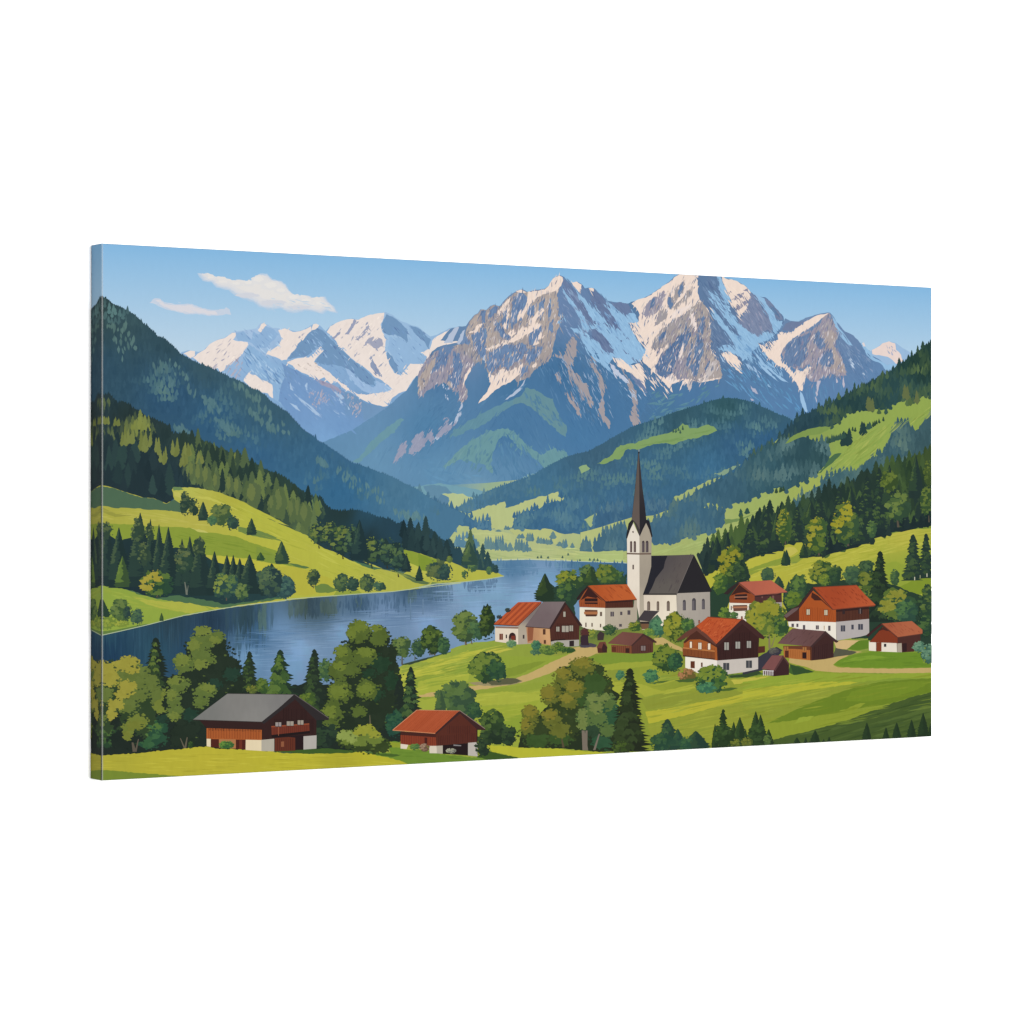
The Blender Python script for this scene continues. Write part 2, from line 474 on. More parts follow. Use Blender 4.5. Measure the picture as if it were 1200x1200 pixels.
cl = Part('painted_cloud', label='large cream cloud streak at the left of the sky', mat=INK_SOFT)
outl = T('A 690,250 725,258 760,278 800,272 850,288 880,296 930,288 970,300 995,300 1010,280 1050,258 1090,260 1120,290 1170,300 D 150,252 172,268 188,300 215,322 250,345 275,348 290,330 320,338 345,362 375,345 400,338 420,370 450,392 470,430 440,425 410,415 385,432 355,425 330,418 290,412 250,420 215,425 180,418 140,398 110,400 70,402 A 1150,465 1090,452 1050,440 1010,410 960,395 900,370 870,345 835,338 800,330 770,300 720,292')
cx = sum(p[0] for p in outl) / len(outl); cy = sum(p[1] for p in outl) / len(outl)
for k, c in ((1.10, (178, 200, 228)), (1.04, (190, 206, 227)), (.97, (202, 211, 225)), (.9, (212, 216, 223)), (.8, (219, 219, 221)), (.6, (226, 223, 220))):
    o2 = []
    for i, p in enumerate(outl):   # pull the outline inwards across the streak, keeping its length
        mid_y = 338 + (p[0] - 310) * 0.2 - 3
        o2.append((p[0] * .5 + .5 * (310 + (p[0] - 310) * (.5 + .5 * k)), mid_y + (p[1] - mid_y) * k))
    cl.add(jag(o2, .7, 2.2, R), c)
for x, y, rx, ry in ((304, 328, 10, 6), (292, 332, 7, 4), (318, 335, 12, 6), (330, 341, 9, 4), (262, 331, 9, 2.5), (278, 333, 8, 3), (345, 349, 10, 4), (360, 353, 9, 4), (375, 356, 7, 4), (248, 326, 6, 1.6)):
    cl.add(blob(x, y, rx, ry, R, .05), (222, 221, 221)); cl.add(blob(x - 1, y - 1, rx * .6, ry * .55, R, .05), (229, 226, 222))
for x, y, rx, ry in ((290, 346, 14, 3), (320, 355, 16, 3.4), (350, 360, 14, 2.4)): cl.add(blob(x, y, rx, ry, R, .05), (208, 211, 220))
cl2 = Part('painted_cloud', label='small thin cloud wisp below the large cloud', mat=INK_SOFT)
cl2.add(jag(T('A 400,425 430,398 465,400 490,425 540,432 600,432 650,430 690,448 740,462 790,465 840,460 850,450 870,462 880,495 850,490 800,500 740,500 680,490 620,492 570,480 520,468 480,455 440,430'), .5, 2.2, R), (196, 208, 226))
cl2.add(jag(T('A 435,408 465,408 490,432 540,438 600,440 650,438 690,455 740,470 790,475 800,492 740,493 680,482 620,484 570,472 520,460 485,447'), .4, 2.2, R), (216, 215, 222))

# ---- far snowy range on the left
LIT = (234, 221, 213); SHS = (160, 188, 224); SHR = (118, 148, 198)
far = Part('painted_mountain', label='distant snow covered range left of the main rocky massif')
far_c = idw([(300, 390, (166, 190, 226)), (450, 400, (160, 188, 224)), (330, 450, (140, 172, 216)), (400, 460, (138, 168, 212)), (350, 480, (122, 156, 204)), (420, 485, (116, 150, 200)), (400, 510, (126, 164, 212))])
far.add(jag(T('A 590,712 640,702 690,712 720,700 760,660 800,640 840,630 890,595 950,587 990,580 1030,573 1045,550 1062,541 1100,555 D 100,522 150,526 170,522 205,535 240,542 280,532 320,508 350,495 375,508 408,540 425,520 450,500 500,480 535,470 562,465 600,472 650,450 700,438 760,429 800,445 850,482 900,500 950,515 985,545 1022,572 1060,562 1080,550 1102,540 1130,524 1200,512 P 560,400 520,520 380,530 300,500 200,430'), .4, 3, R), far_c)
def on(part, col, s, amp=.6, step=3): part.add(jag(T(s), amp, step, R), col)
for s in ('A 600,722 640,704 668,708 665,735 640,748',
          'A 655,745 700,712 735,690 760,662 800,642 840,632 885,600 915,598 890,640 920,650 975,655 980,668 955,705 935,735 905,760 875,790 850,790 838,820 815,830 800,805 770,810 735,795 700,780',
          'A 1040,590 1060,545 1085,555 1078,585 1050,600',
          'A 952,880 968,852 985,830 1005,850 1020,845 1050,870 1090,885 1120,905 1140,935 1172,965 1180,1000 1150,985 1120,982 1095,955 1060,950 1035,932 1010,935 985,912',
          'D 10,535 30,500 45,492 62,505 50,520 30,552',
          'D 60,672 100,645 130,625 150,590 130,535 170,524 215,545 260,540 322,512 325,540 300,570 250,610 235,640 205,670 180,708 150,712 110,690',
          'D 325,530 335,500 352,496 370,505 360,525 335,545',
          'D 180,722 240,700 310,695 350,655 380,630 396,655 362,690 340,720 360,740 400,762 420,775 470,820 510,850 560,885 600,910 650,915 700,935 745,940 775,975 750,985 690,970 640,950 590,920 560,900 500,865 470,830 440,850 400,810 370,825 330,812 290,790 250,772 215,742',
          'D 415,545 435,512 500,480 560,468 600,474 650,450 700,438 752,432 745,470 730,500 735,530 762,590 755,650 768,700 790,750 810,785 850,798 880,760 905,730 980,732 1002,690 960,665 1020,645 1032,600 1060,570 1105,545 1160,520 1200,515 1200,610 1100,625 1060,640 1020,690 990,740 940,800 900,855 880,890 835,905 800,930 770,965 745,950 700,945 640,915 700,900 790,888 780,860 740,830 700,812 650,765 600,728 560,700 520,660 480,620 450,575'):
    on(far, LIT, s)
for s in ('D 330,535 360,520 400,545 440,590 480,625 520,665 560,705 600,735 660,785 700,825 690,855 640,850 590,810 550,780 500,745 450,735 410,740 345,718 365,690 395,655 380,628 340,650 290,690 250,690 200,705 185,700 225,655 245,615 290,575 300,560'
          ,'D 735,520 750,470 765,440 800,455 850,492 888,530 890,605 868,590 850,575 815,560 780,565 750,550',
          'D 900,506 950,522 990,560 1025,590 1010,640 985,600 960,580 925,550',
          'D 770,660 800,690 822,730 840,790 815,785 790,745 768,700',
          'A 905,600 950,590 1000,640 1010,590 1040,610 1080,560 1130,580 1160,610 1120,650 1080,690 1030,690 1000,660 975,650 920,645'):
    on(far, SHR if not s.startswith('A') else (146, 176, 218), s)
on(far, (158, 184, 224), 'D 520,755 545,765 620,835 690,870 705,850 700,830 760,850 790,880 750,900 680,905 620,890 570,840')
on(far, (150, 180, 220), 'D 780,570 850,580 890,610 900,520 960,590 1005,640 965,665 975,720 900,725 865,765 830,735 800,680 770,640')
strokes(far, T('D 340,540 400,560 520,680 660,800 560,780 420,700 260,680'), 26, 7, 1.2, .9, (150, 178, 220), R)
strokes(far, T('D 420,560 560,490 720,460 740,560 760,720 820,800 700,780 560,690'), 26, 6, 1.6, -.9, (160, 166, 192), R, .3)
on(far, (160, 164, 190), 'D 620,640 660,580 690,570 680,600 720,580 740,590 745,620 720,640 690,640 660,610', .8, 2)
on(far, (160, 164, 190), 'D 580,590 620,550 660,500 665,515 640,560 600,595', .6, 2)
on(far, (150, 158, 190), 'D 520,560 550,520 575,470 590,480 570,520 540,560', .6, 2)
on(far, (150, 158, 190), 'D 440,580 470,560 500,520 490,560 460,585', .6, 2)
on(far, (140, 154, 190), 'D 670,680 690,720 740,800 700,790 670,740', .6, 2)
strokes(far, T('A 700,760 760,680 880,620 930,700 880,780 800,810'), 16, 7, 1.4, -.75, (176, 172, 190), R)
strokes(far, T('A 850,800 930,740 980,780 940,880 880,860'), 12, 8, 1.6, -1.0, (176, 172, 190), R)
strokes(far, T('D 200,640 260,560 310,540 260,600'), 7, 5, 1.3, -.9, (172, 172, 192), R)
strokes(far, T('D 240,740 330,700 420,790 380,800'), 12, 5, 1.3, .6, (190, 178, 182), R)
# the shaded face that falls from the first summit, and the blue slopes below
on(far, (144, 176, 218), 'A 985,668 1030,700 1080,740 1140,790 1180,800 D 200,770 160,860 210,940 180,1000 100,930 A 1120,900 1050,860 990,820 955,830 940,790 960,730')
strokes(far, T('A 970,690 1060,750 1180,840 1200,920 1040,850 960,800'), 26, 10, 1.6, .85, (168, 194, 228), R)
strokes(far, T('A 970,690 1060,750 1180,840 1200,920 1040,850 960,800'), 18, 10, 1.4, .85, (116, 150, 202), R)
low_c = idw([(335, 435, (120, 150, 200)), (380, 450, (124, 152, 202)), (420, 470, (116, 146, 196)), (345, 470, (120, 152, 204)), (400, 500, (118, 152, 204)), (385, 515, (126, 162, 212))])
far.add(jag(T('D 150,725 185,745 250,775 290,800 335,820 380,850 430,862 480,875 540,900 590,925 640,960 700,972 770,988 700,1035 560,1125 440,1190 400,1200 330,1160 260,1100 180,1010 130,950 150,850 170,800'), .8, 3, R), low_c)
for s, n in (('D 300,900 350,885 400,895 440,925 440,965 395,955 370,970 350,1000 325,970', 42), ('D 540,960 580,965 610,955 630,1000 605,1020 590,1045 565,1025 550,1000', 30), ('D 440,870 520,900 600,930 560,950 470,920', 16)): strokes(far, T(s), n, 6, 1.3, 2.0, (174, 170, 190), R, .35, 7)
on(far, (158, 156, 186), 'D 345,820 400,835 440,850 480,870 520,905 470,890 420,870 380,850')
for s in ('D 195,960 235,975 262,1010 225,990', 'D 220,905 290,955 330,985 398,1052 350,1030 290,975', 'D 200,840 220,890 200,880', 'D 285,860 300,840 300,890', 'D 480,920 510,960 495,965', 'D 530,960 550,1000 540,1000', 'D 440,880 520,930 500,940', 'D 450,1000 490,1030 470,1020'): on(far, (170, 192, 226), s, .4, 2)
strokes(far, T('D 160,800 300,850 540,960 500,1060 330,1050 200,940'), 40, 7, 1.3, .8, (140, 166, 212), R)

# ---- tiny snowy peak right
fr = Part('painted_mountain', label='tiny sunlit snow peak at the far right behind the forest ridge')
fr.add(jag(T('M 740,520 760,498 790,485 820,462 860,450 900,460 940,490 1000,525 960,600 900,640 760,560'), .3, 3, R), (156, 184, 222))
on(fr, (232, 212, 204), 'M 758,500 790,485 820,462 860,450 895,462 900,500 930,530 942,565 900,582 880,560 850,540 800,530 762,525')
strokes(fr, T('M 830,480 880,480 920,550 860,530'), 9, 5, 1.2, 1.0, (168, 172, 200), R)

# ---- main massif (one mesh per peak)
rock_c = idw([(560, 350, (112, 138, 184)), (660, 360, (104, 132, 182)), (700, 380, (104, 132, 180)), (540, 420, (104, 136, 184)), (520, 440, (72, 118, 170)), (600, 450, (68, 116, 168)), (660, 440, (64, 112, 166)),
              (720, 450, (72, 118, 172)), (700, 480, (66, 114, 168)), (460, 460, (96, 138, 186)), (430, 500, (98, 142, 188)), (500, 500, (78, 128, 178)), (600, 510, (70, 118, 170)), (680, 510, (70, 120, 174)),
              (520, 560, (94, 142, 186)), (600, 560, (92, 138, 182)), (440, 540, (100, 146, 188)), (560, 590, (120, 160, 190))])
m1 = Part('painted_mountain', label='highest rocky left massif with a pointed snow tipped summit')
m1.add(jag(T('D 380,1195 440,1170 560,1122 640,1070 700,1032 770,985 830,930 880,890 910,850 940,800 970,760 1000,705 1030,660 1062,635 1110,620 1200,602 G 130,545 150,520 175,490 200,472 240,462 280,460 300,430 330,395 350,385 365,362 400,366 420,345 445,334 480,345 505,310 530,285 560,265 580,252 610,245 645,262 690,248 740,242 768,222 790,180 830,162 855,172 890,210 930,200 958,215 975,240 1000,235 1030,238 1070,275 1110,312 1150,320 1190,325 J 300,330 400,600 480,1000 P 800,560 700,620 540,625 400,560'), .5, 3, R), rock_c)
G_mid = (168, 154, 162)
zone = 'G 0,740 30,690 62,640 110,605 180,590 270,560 285,470 300,432 330,397 352,387 368,364 400,368 440,337 480,348 520,300 560,268 610,248 645,264 690,252 740,245 770,222 790,182 828,166 850,180 830,230 818,270 822,340 820,400 858,405 832,440 810,500 795,560 780,640 760,665 730,690 700,700 660,745 620,775 580,790 560,760 500,800 460,820 430,800 412,740 395,690 385,655 355,670 310,705 275,745 262,790 290,840 285,890 262,910 240,900 240,840 215,845 190,815 150,790 110,800 60,835 0,890'
m1.add(jag(T(zone), .8, 3, R), idw([(490, 440, (150, 148, 170)), (560, 400, (162, 153, 165)), (640, 370, (172, 160, 166)), (640, 400, (166, 155, 164)), (540, 430, (150, 146, 166)), (600, 430, (156, 148, 164))]))
for s in ('G 0,770 40,700 90,650 130,640 100,700 50,790 0,860', 'G 640,420 700,330 760,280 815,280 815,420 770,500 740,560 720,470 680,450 620,470', 'G 400,480 440,440 470,450 460,520 480,560 400,590', 'G 290,520 300,440 350,395 360,420 330,480', 'G 180,800 210,840 190,780 160,770'):
    on(m1, (176, 163, 168), s, 1)
SRK = (106, 134, 182)
for s in ('G 130,578 215,582 180,625 165,680 125,705 70,745 95,690', 'G 205,605 240,620 262,690 250,770 215,835 195,800 165,775 205,720',
          'G 310,510 340,490 370,470 400,475 396,600 388,655 362,640 335,590', 'G 250,510 290,525 310,570 270,560 255,580', 'G 370,370 400,370 395,440 372,455', 'G 410,430 420,370 445,345 470,350 440,400',
          'G 500,365 525,350 522,410 545,440 520,475 500,465 485,440', 'G 555,290 600,262 642,290 632,350 605,430 565,450 545,480 540,420 550,350',
          'G 440,445 470,440 500,480 520,510 550,520 520,545 485,525 470,480', 'G 400,625 450,600 510,562 560,575 590,560 622,565 640,590 615,650 570,670 530,720 510,700 460,715 425,740 402,700',
          'G 655,500 690,475 722,452 728,490 705,520 700,560 672,585 645,555', 'G 640,350 680,335 675,390 650,420', 'G 700,400 715,320 745,300 738,360 720,420', 'G 640,600 700,590 735,570 720,620 690,650 650,680 630,660', 'G 600,700 650,690 640,720 600,760', 'G 760,330 775,300 780,380 765,420', 'G 770,440 790,420 790,500 765,480'):
    on(m1, vary(SRK, 6, R), s, 1.1, 2.2)
strokes(m1, T(zone), 130, 7, 1.3, 1.75, (128, 140, 176), R, .25, 8)
strokes(m1, T(zone), 90, 6, 1.3, 1.9, (196, 178, 176), R, .3, 8)
strokes(m1, T('G 400,620 560,575 620,570 560,700 420,730'), 24, 6, 1.5, 1.8, (166, 152, 164), R, .3, 8)
SNL = (238, 218, 204)
for s in ('G 495,545 525,545 560,525 590,490 610,462 640,470 690,440 722,445 728,455 690,480 640,505 600,535 560,555 520,560', 'G 520,500 560,478 575,500 545,525', 'G 352,915 380,870 405,845 425,800 412,742 440,750 465,730 490,712 515,715 530,725 560,712 600,690 618,668 612,700 600,740 565,768 540,790 500,805 460,830 430,855 400,885',
          'G 448,425 480,360 515,315 540,292 535,320 500,370 470,405', 'G 640,262 690,255 740,248 765,225 790,182 828,166 852,180 838,225 815,250 780,262 740,272 700,290 670,320 640,360 610,420 600,400 640,320', 'G 390,590 440,580 500,545 550,552 510,570 440,590 400,600',
          'G 262,800 275,745 300,708 318,700 290,750 270,800 258,830', 'G 900,207 930,200 958,218 955,245 940,262 915,230', 'G 1000,238 1028,240 1038,275 1030,290', 'G 640,440 680,400 730,350 740,370 700,420 660,460', 'G 295,500 330,485 350,450 380,445 340,500', 'G 570,255 610,248 635,262 600,266',
          'G 500,470 530,330 540,340 515,480', 'G 590,380 605,360 600,410 580,440', 'G 700,520 720,490 725,520 750,510 710,545', 'G 670,570 690,540 710,560 680,575', 'G 615,625 640,625 625,645', 'G 665,700 690,670 695,690 675,705'):
    on(m1, SNL, s, .6, 2.5)
for s in ('G 150,560 190,500 215,470 240,465 220,510 200,560', 'G 375,640 392,630 392,665 380,660', 'G 225,560 260,490 275,480 262,540 240,570', 'G 255,905 262,930 245,990 205,1040 165,1075 110,1130 100,1120 160,1060 215,1010 235,960', 'G 500,900 560,850 600,815 630,770 610,830 560,870'): on(m1, (180, 190, 214), s, .5, 2.5)
for s in ('G 0,1090 25,1075 45,1120 20,1180 0,1200', 'G 55,1090 80,1080 95,1120 75,1145', 'G 105,1110 130,1060 150,1055 155,1000 180,1000 175,1040 210,1030 165,1090 130,1110', 'E 800,265 845,150 885,130 880,190 850,235', 'E 890,215 930,100 975,80 995,120 990,165 940,200', 'E 1000,90 1030,80 1045,110 1030,145 1010,130', 'E 1055,120 1090,60 1110,50 1100,0 1130,0 1130,40 1190,10 1120,90'):
    on(m1, (150, 155, 184), s, 1.2, 2)
SNB = (150, 186, 226)
for s in ('G 840,225 870,270 895,300 930,340 960,385 990,420 1002,470 995,500 965,480 950,420 915,360 880,320 850,270', 'G 905,215 950,275 985,320 1010,350 1050,400 1075,440 1110,470 1150,485 1200,520 1200,665 1150,640 1112,690 1145,745 1100,710 1050,670 1020,640 990,600 975,570 1000,570 1040,625 1085,625 1140,620 1150,600 1120,550 1085,515 1050,480 1015,470 995,395 950,330',
          'G 1100,310 1150,360 1180,420 1200,440 1200,500 1165,480 1170,450 1120,380', 'J 100,315 150,330 180,370 215,400 232,455 200,480 150,450 120,440 150,500 185,560 205,600 200,640 120,640 70,600 30,570 0,540 0,500 60,540 100,520 60,470 100,460 60,400',
          'J 150,320 190,330 210,360 250,395 305,385 300,330 345,400 340,440 280,440 310,500 350,560 385,600 365,665 290,685 200,640 150,520 100,430 200,480 230,460 200,390', 'G 890,470 950,475 1010,520 960,510 920,500', 'G 860,400 850,420 830,440 815,450 830,420'):
    on(m1, SNB, s, .8, 2.5)
for s in ('J 60,480 90,470 130,510 170,560 198,600 190,620 150,612 110,570 80,540', 'J 60,250 90,260 130,310 170,370 220,450 205,480 160,430 110,380 80,330', 'J 180,330 240,320 290,335 300,380 260,395 220,370', 'J 240,590 290,630 340,668 400,720 430,770 400,765 350,700 300,650', 'J 205,520 250,545 240,555', 'J 240,490 290,540 270,535', 'G 850,180 890,225 940,300 980,360 1000,420 970,400 900,310 850,240', 'G 1030,250 1080,290 1120,380 1170,450 1160,480 1100,440 1060,370 1010,310', 'J 0,300 30,350 70,420 120,460 90,450 30,420'):
    on(m1, vary((104, 124, 170), 4, R), s, .9, 2.5)
strokes(m1, T('G 840,240 900,230 1000,400 1080,480 980,560 860,520 820,420'), 50, 9, 1.3, .95, (134, 154, 196), R)
strokes(m1, T('G 1000,300 1200,450 1200,560 1060,500'), 30, 8, 1.2, .95, (128, 160, 206), R)
strokes(m1, T('J 0,560 200,700 330,850 300,900 100,750 0,700'), 40, 9, 1.3, .9, (84, 128, 178), R)
PNK = (162, 153, 170)
for s in ('G 862,610 880,550 900,522 928,545 930,600 920,640 895,690 900,720 935,745 960,790 990,795 1000,840 1020,880 1025,945 1000,925 970,895 950,860 920,810 880,750 870,690 845,650 790,640 800,620 850,640',
          'G 1000,645 1030,660 1050,700 1075,750 1092,790 1095,850 1085,890 1092,940 1100,990 1125,1020 1120,1065 1095,1030 1055,990 1060,930 1075,870 1060,820 1045,750 1020,710', 'G 800,745 820,728 838,760 835,800 818,780', 'G 850,845 880,870 915,885 950,950 960,1000 940,985 915,940 880,890',
          'J 240,700 270,750 300,790 330,850 335,900 325,950 345,1000 345,1030 315,1050 290,1000 295,960 310,930 300,880 290,830 265,770'):
    on(m1, PNK, s, 1.2, 2)
on(m1, SNL, 'J 190,645 230,650 290,690 350,680 385,715 410,730 440,765 500,800 530,830 540,860 520,890 520,910 480,940 452,955 470,915 500,890 500,860 460,835 430,830 400,800 380,790 400,830 420,860 370,850 330,800 300,740 250,710 215,690', 1, 2.5)
on(m1, (190, 198, 218), 'J 165,675 200,700 260,760 290,800 250,780 200,740', .8, 2)
on(m1, (110, 130, 172), 'J 345,680 380,700 430,765 425,775 380,740', .4)
on(m1, (108, 128, 172), 'J 290,740 350,780 400,850 385,850 340,810 300,770', .4)
strokes(m1, T('J 300,740 420,780 520,850 440,860 340,830'), 16, 9, 1.3, .75, (140, 150, 184), R, .15)
strokes(m1, T('J 160,680 300,820 400,880 300,900'), 16, 8, 1.2, .95, (180, 196, 224), R, .15)
strokes(m1, T('G 140,800 180,820 170,900 160,880'), 10, 5, 1.3, 1.5, (190, 200, 224), R)
strokes(m1, T('G 740,690 860,720 1060,960 1100,1060 900,1000 700,760'), 60, 12, 1.4, 1.15, (86, 130, 180), R, .2, 6)
strokes(m1, T('G 60,860 240,910 400,900 640,800 500,900 100,1060'), 50, 11, 1.6, -.75, (80, 126, 176), R, .3, 6)
# alpine meadow tints low on the massif
GT = (100, 142, 156)
for s, c in (('G 600,870 640,820 700,840 740,870 790,885 800,930 830,1000 868,1040 865,1110 820,1080 770,1040 720,990 690,960 650,930 600,910 540,930 480,970 500,920', GT), ('G 180,1100 240,1050 310,1010 380,970 430,945 500,910 560,890 560,920 500,955 440,1000 360,1050 300,1070 220,1110', (96, 142, 164)),
             ('H 145,285 190,250 215,210 270,160 330,120 400,80 480,65 520,60 570,90 620,140 680,190 720,215 760,190 800,175 870,200 880,225 830,255 790,275 740,300 720,265 680,240 600,185 545,125 500,100 465,130 445,190 430,260 435,325 400,300 385,270 330,265 290,240 270,255 240,240 200,262', (104, 150, 160)),
             ('E 560,260 620,210 680,130 760,60 850,0 870,10 800,90 720,150 660,210 600,262', (104, 150, 168)), ('E 1090,290 1130,250 1200,180 1200,240 1130,280', (108, 152, 160)), ('H 600,360 640,330 720,320 700,340 620,372', (130, 170, 170))):
    m1.add(jag(T(s), 1.2, 2.5, R), c)
strokes(m1, T('H 150,280 400,80 560,80 760,260 700,300 500,150 430,320'), 60, 9, 2.2, 1.9, (92, 138, 162), R, .5, 6)
strokes(m1, T('H 480,120 560,120 740,300 560,380 440,330'), 60, 12, 2.0, 1.2, (82, 130, 176), R, .3, 5)
strokes(m1, T('H 0,200 140,290 400,340 300,400 60,380'), 40, 14, 2.5, .2, (92, 142, 188), R, .4, 5)
strokes(m1, T('G 620,860 800,900 860,1080 720,990'), 30, 9, 2, 1.0, (84, 130, 166), R, .4, 5)

# ---- second summit
m2 = Part('painted_mountain', label='broad second summit of the massif touching the top edge of the picture')
m2_c = idw([(850, 350, (96, 124, 170)), (870, 400, (98, 124, 170)), (830, 400, (96, 122, 168)), (880, 440, (84, 122, 172)), (860, 470, (78, 122, 176)), (810, 460, (74, 118, 172)), (740, 470, (74, 116, 168)), (780, 490, (70, 116, 162)), (900, 480, (84, 130, 184)), (930, 480, (86, 132, 186))])
m2.add(jag(T('J 280,330 300,318 350,306 400,282 470,238 520,202 545,178 575,158 690,140 820,155 850,182 900,190 930,203 970,227 1000,262 1050,286 1085,292 1120,330 1150,360 1190,405 1200,560 M 100,600 300,800 300,900 J 1250,990 900,960 600,980 400,1060 340,1070 350,1000 400,900 350,670 385,600 310,500 280,440 345,440'), .5, 3, R), m2_c)
zone2 = 'J 280,442 340,440 348,395 325,350 300,330 330,308 400,284 470,240 520,205 550,175 600,150 690,140 688,250 700,310 730,345 760,380 755,430 765,500 762,590 800,650 820,690 828,765 760,780 700,792 655,780 640,835 625,800 600,775 565,790 545,760 560,790 530,800 542,850 500,800 440,740 400,700 360,660 385,600 350,560 310,500'
on(m2, SNL, zone2, .8)
RK2 = idw([(750, 350, (142, 142, 168)), (790, 370, (160, 153, 169)), (800, 400, (166, 156, 166)), (790, 430, (152, 148, 168)), (830, 430, (172, 160, 168)), (780, 450, (142, 142, 168)), (820, 370, (168, 158, 166))])
for s in ('J 358,385 380,345 405,310 430,288 455,290 465,262 475,270 490,250 505,270 490,310 480,350 450,380 420,395 380,410', 'J 430,465 445,420 470,370 490,345 512,370 510,400 480,435', 'J 545,300 550,250 575,225 600,200 612,205 605,250 585,290 560,312', 'J 510,340 520,300 545,285 550,330 535,365 515,360',
          'J 560,330 600,295 655,220 662,240 640,290 590,330 540,380 545,350', 'J 415,590 430,545 460,495 500,465 540,430 590,395 630,372 690,320 715,322 740,360 762,395 752,440 765,500 762,590 790,640 820,680 828,765 770,770 700,790 655,772 600,768 568,775 545,735 500,762 470,750 440,735 438,700 470,640 500,600 530,560 480,590 440,605'):
    m2.add(jag(T(s), 1.1, 2.2, R), RK2, 8)
BL2 = (96, 124, 172)
for s in ('J 440,695 475,640 520,585 560,545 590,510 620,460 622,520 595,565 580,620 555,680 535,740 495,762 455,745', 'J 680,500 700,520 722,560 720,620 695,690 685,750 668,765 650,720 645,690 665,640 672,580', 'J 510,300 530,290 545,330 530,362 512,340', 'J 575,235 605,205 600,250 580,295', 'J 410,330 425,295 440,300 430,345 405,360', 'J 620,500 640,470 650,520 630,560 600,620 590,600', 'J 705,410 725,400 730,450 712,520 700,480', 'J 460,520 500,485 490,530 460,560', 'J 640,600 660,560 650,640 630,700 620,680', 'J 730,700 760,660 770,700 740,740'):
    on(m2, vary(BL2, 5, R), s, 1.1, 2.2)
strokes(m2, T('J 440,600 700,330 760,400 760,600 820,700 700,780 560,760 450,720'), 110, 8, 1.4, 1.85, (136, 136, 166), R, .3, 8)
strokes(m2, T('J 440,600 700,330 760,400 760,600 820,700 700,780 560,760 450,720'), 70, 7, 1.3, 1.9, (204, 184, 178), R, .3, 8)
strokes(m2, T('J 370,380 480,270 600,200 650,240 520,360 430,400'), 30, 6, 1.3, 1.9, (186, 170, 172), R, .3, 8)
for s in ('J 600,565 612,575 590,650 575,640', 'J 640,400 662,385 680,440 685,490 660,470', 'J 500,765 540,745 568,790 530,800', 'J 600,780 612,785 590,830 580,840', 'J 720,760 745,735 735,780 715,790', 'J 690,770 715,760 705,790', 'J 530,390 600,350 660,335 600,380 545,420', 'J 520,690 540,700 545,730 530,720'):
    on(m2, (236, 220, 212), s, .6, 2)
on(m2, SNL, 'J 820,150 850,182 900,192 930,205 970,229 998,262 990,300 985,340 960,375 930,415 912,385 895,345 885,310 870,280 845,225')
for s in ('J 870,262 885,252 892,268', 'J 885,305 930,270 960,262 950,290 905,312', 'J 915,345 950,320 980,300 995,312 965,340 930,370 912,365', 'J 950,250 980,240 985,260'): on(m2, (140, 140, 166), s, .8, 2)
for s in ('J 750,250 790,275 820,310 850,342 880,345 870,380 905,400 925,440 960,470 1000,492 1045,520 1070,500 1130,490 1122,440 1090,390 1050,320 1005,262 1050,286 1080,300 1100,340 1140,395 1150,425 1185,430 1180,465 1150,500 1105,545 1042,560 1065,605 1110,650 1160,690 1200,742 1200,792 1150,775 1100,715 1060,690 1010,680 960,670 935,640 900,625 855,605 805,600 830,570 905,575 880,530 850,500 815,455 780,400 760,350 800,390 840,430 880,490 945,548 920,490 870,440 830,390 790,340 760,300',
          'J 800,168 822,172 845,225 870,285 882,325 850,330 835,290 810,260 815,220'):
    on(m2, SNB, s, .8, 2.5)
on(m2, (122, 136, 174), 'J 1000,262 1030,300 1060,340 1095,395 1122,440 1128,488 1100,480 1070,500 1042,525 1000,495 960,470 925,440 945,410 965,380 985,345 990,300', 1, 2.5)
on(m2, (116, 132, 172), 'J 1080,298 1110,312 1150,360 1180,402 1190,425 1150,425 1135,390 1165,400 1130,350 1095,345', .6, 2)
strokes(m2, T('J 1000,290 1090,400 1110,470 1030,500 950,440'), 24, 8, 1.3, 1.2, (148, 152, 184), R)
strokes(m2, T('J 700,200 780,180 840,300 900,420 820,400 740,330'), 34, 10, 1.5, .95, (110, 138, 184), R)
strokes(m2, T('J 770,420 860,500 900,570 800,590 770,520'), 26, 9, 1.4, 1.0, (112, 136, 178), R)
strokes(m2, T('J 900,480 1200,760 1180,790 960,660'), 30, 12, 1.6, .8, (124, 162, 210), R)
for s in ('J 1000,595 1040,640 1090,690 1080,690 1020,640', 'J 745,175 760,170 770,215 800,245 790,262 760,240'): on(m2, (98, 124, 170), s, .5, 2)
for s in ('J 828,622 850,612 885,618 920,640 935,665 945,710 958,745 930,735 905,705 885,700 860,670', 'J 1090,795 1110,805 1125,830 1100,815', 'J 1000,815 1060,860 1030,855', 'J 750,690 800,660 780,720 740,780 725,780', 'J 628,780 660,780 645,832 630,835', 'J 560,770 540,750 545,790'):
    on(m2, SNL if '828' in s else (196, 186, 196), s, .9, 2)
on(m2, (166, 190, 224), 'J 805,605 860,700 910,742 880,720 830,665', .4, 2)
on(m2, (168, 192, 226), 'J 945,665 1000,690 1055,745 1030,735 980,700', .4, 2)
strokes(m2, T('J 820,660 1200,800 1260,900 1000,900 850,780'), 50, 12, 1.5, .8, (104, 148, 200), R, .2, 6)
strokes(m2, T('J 400,850 640,850 850,780 800,870 600,960 420,1020'), 50, 11, 2.2, -.5, (88, 134, 160), R, .4, 6)

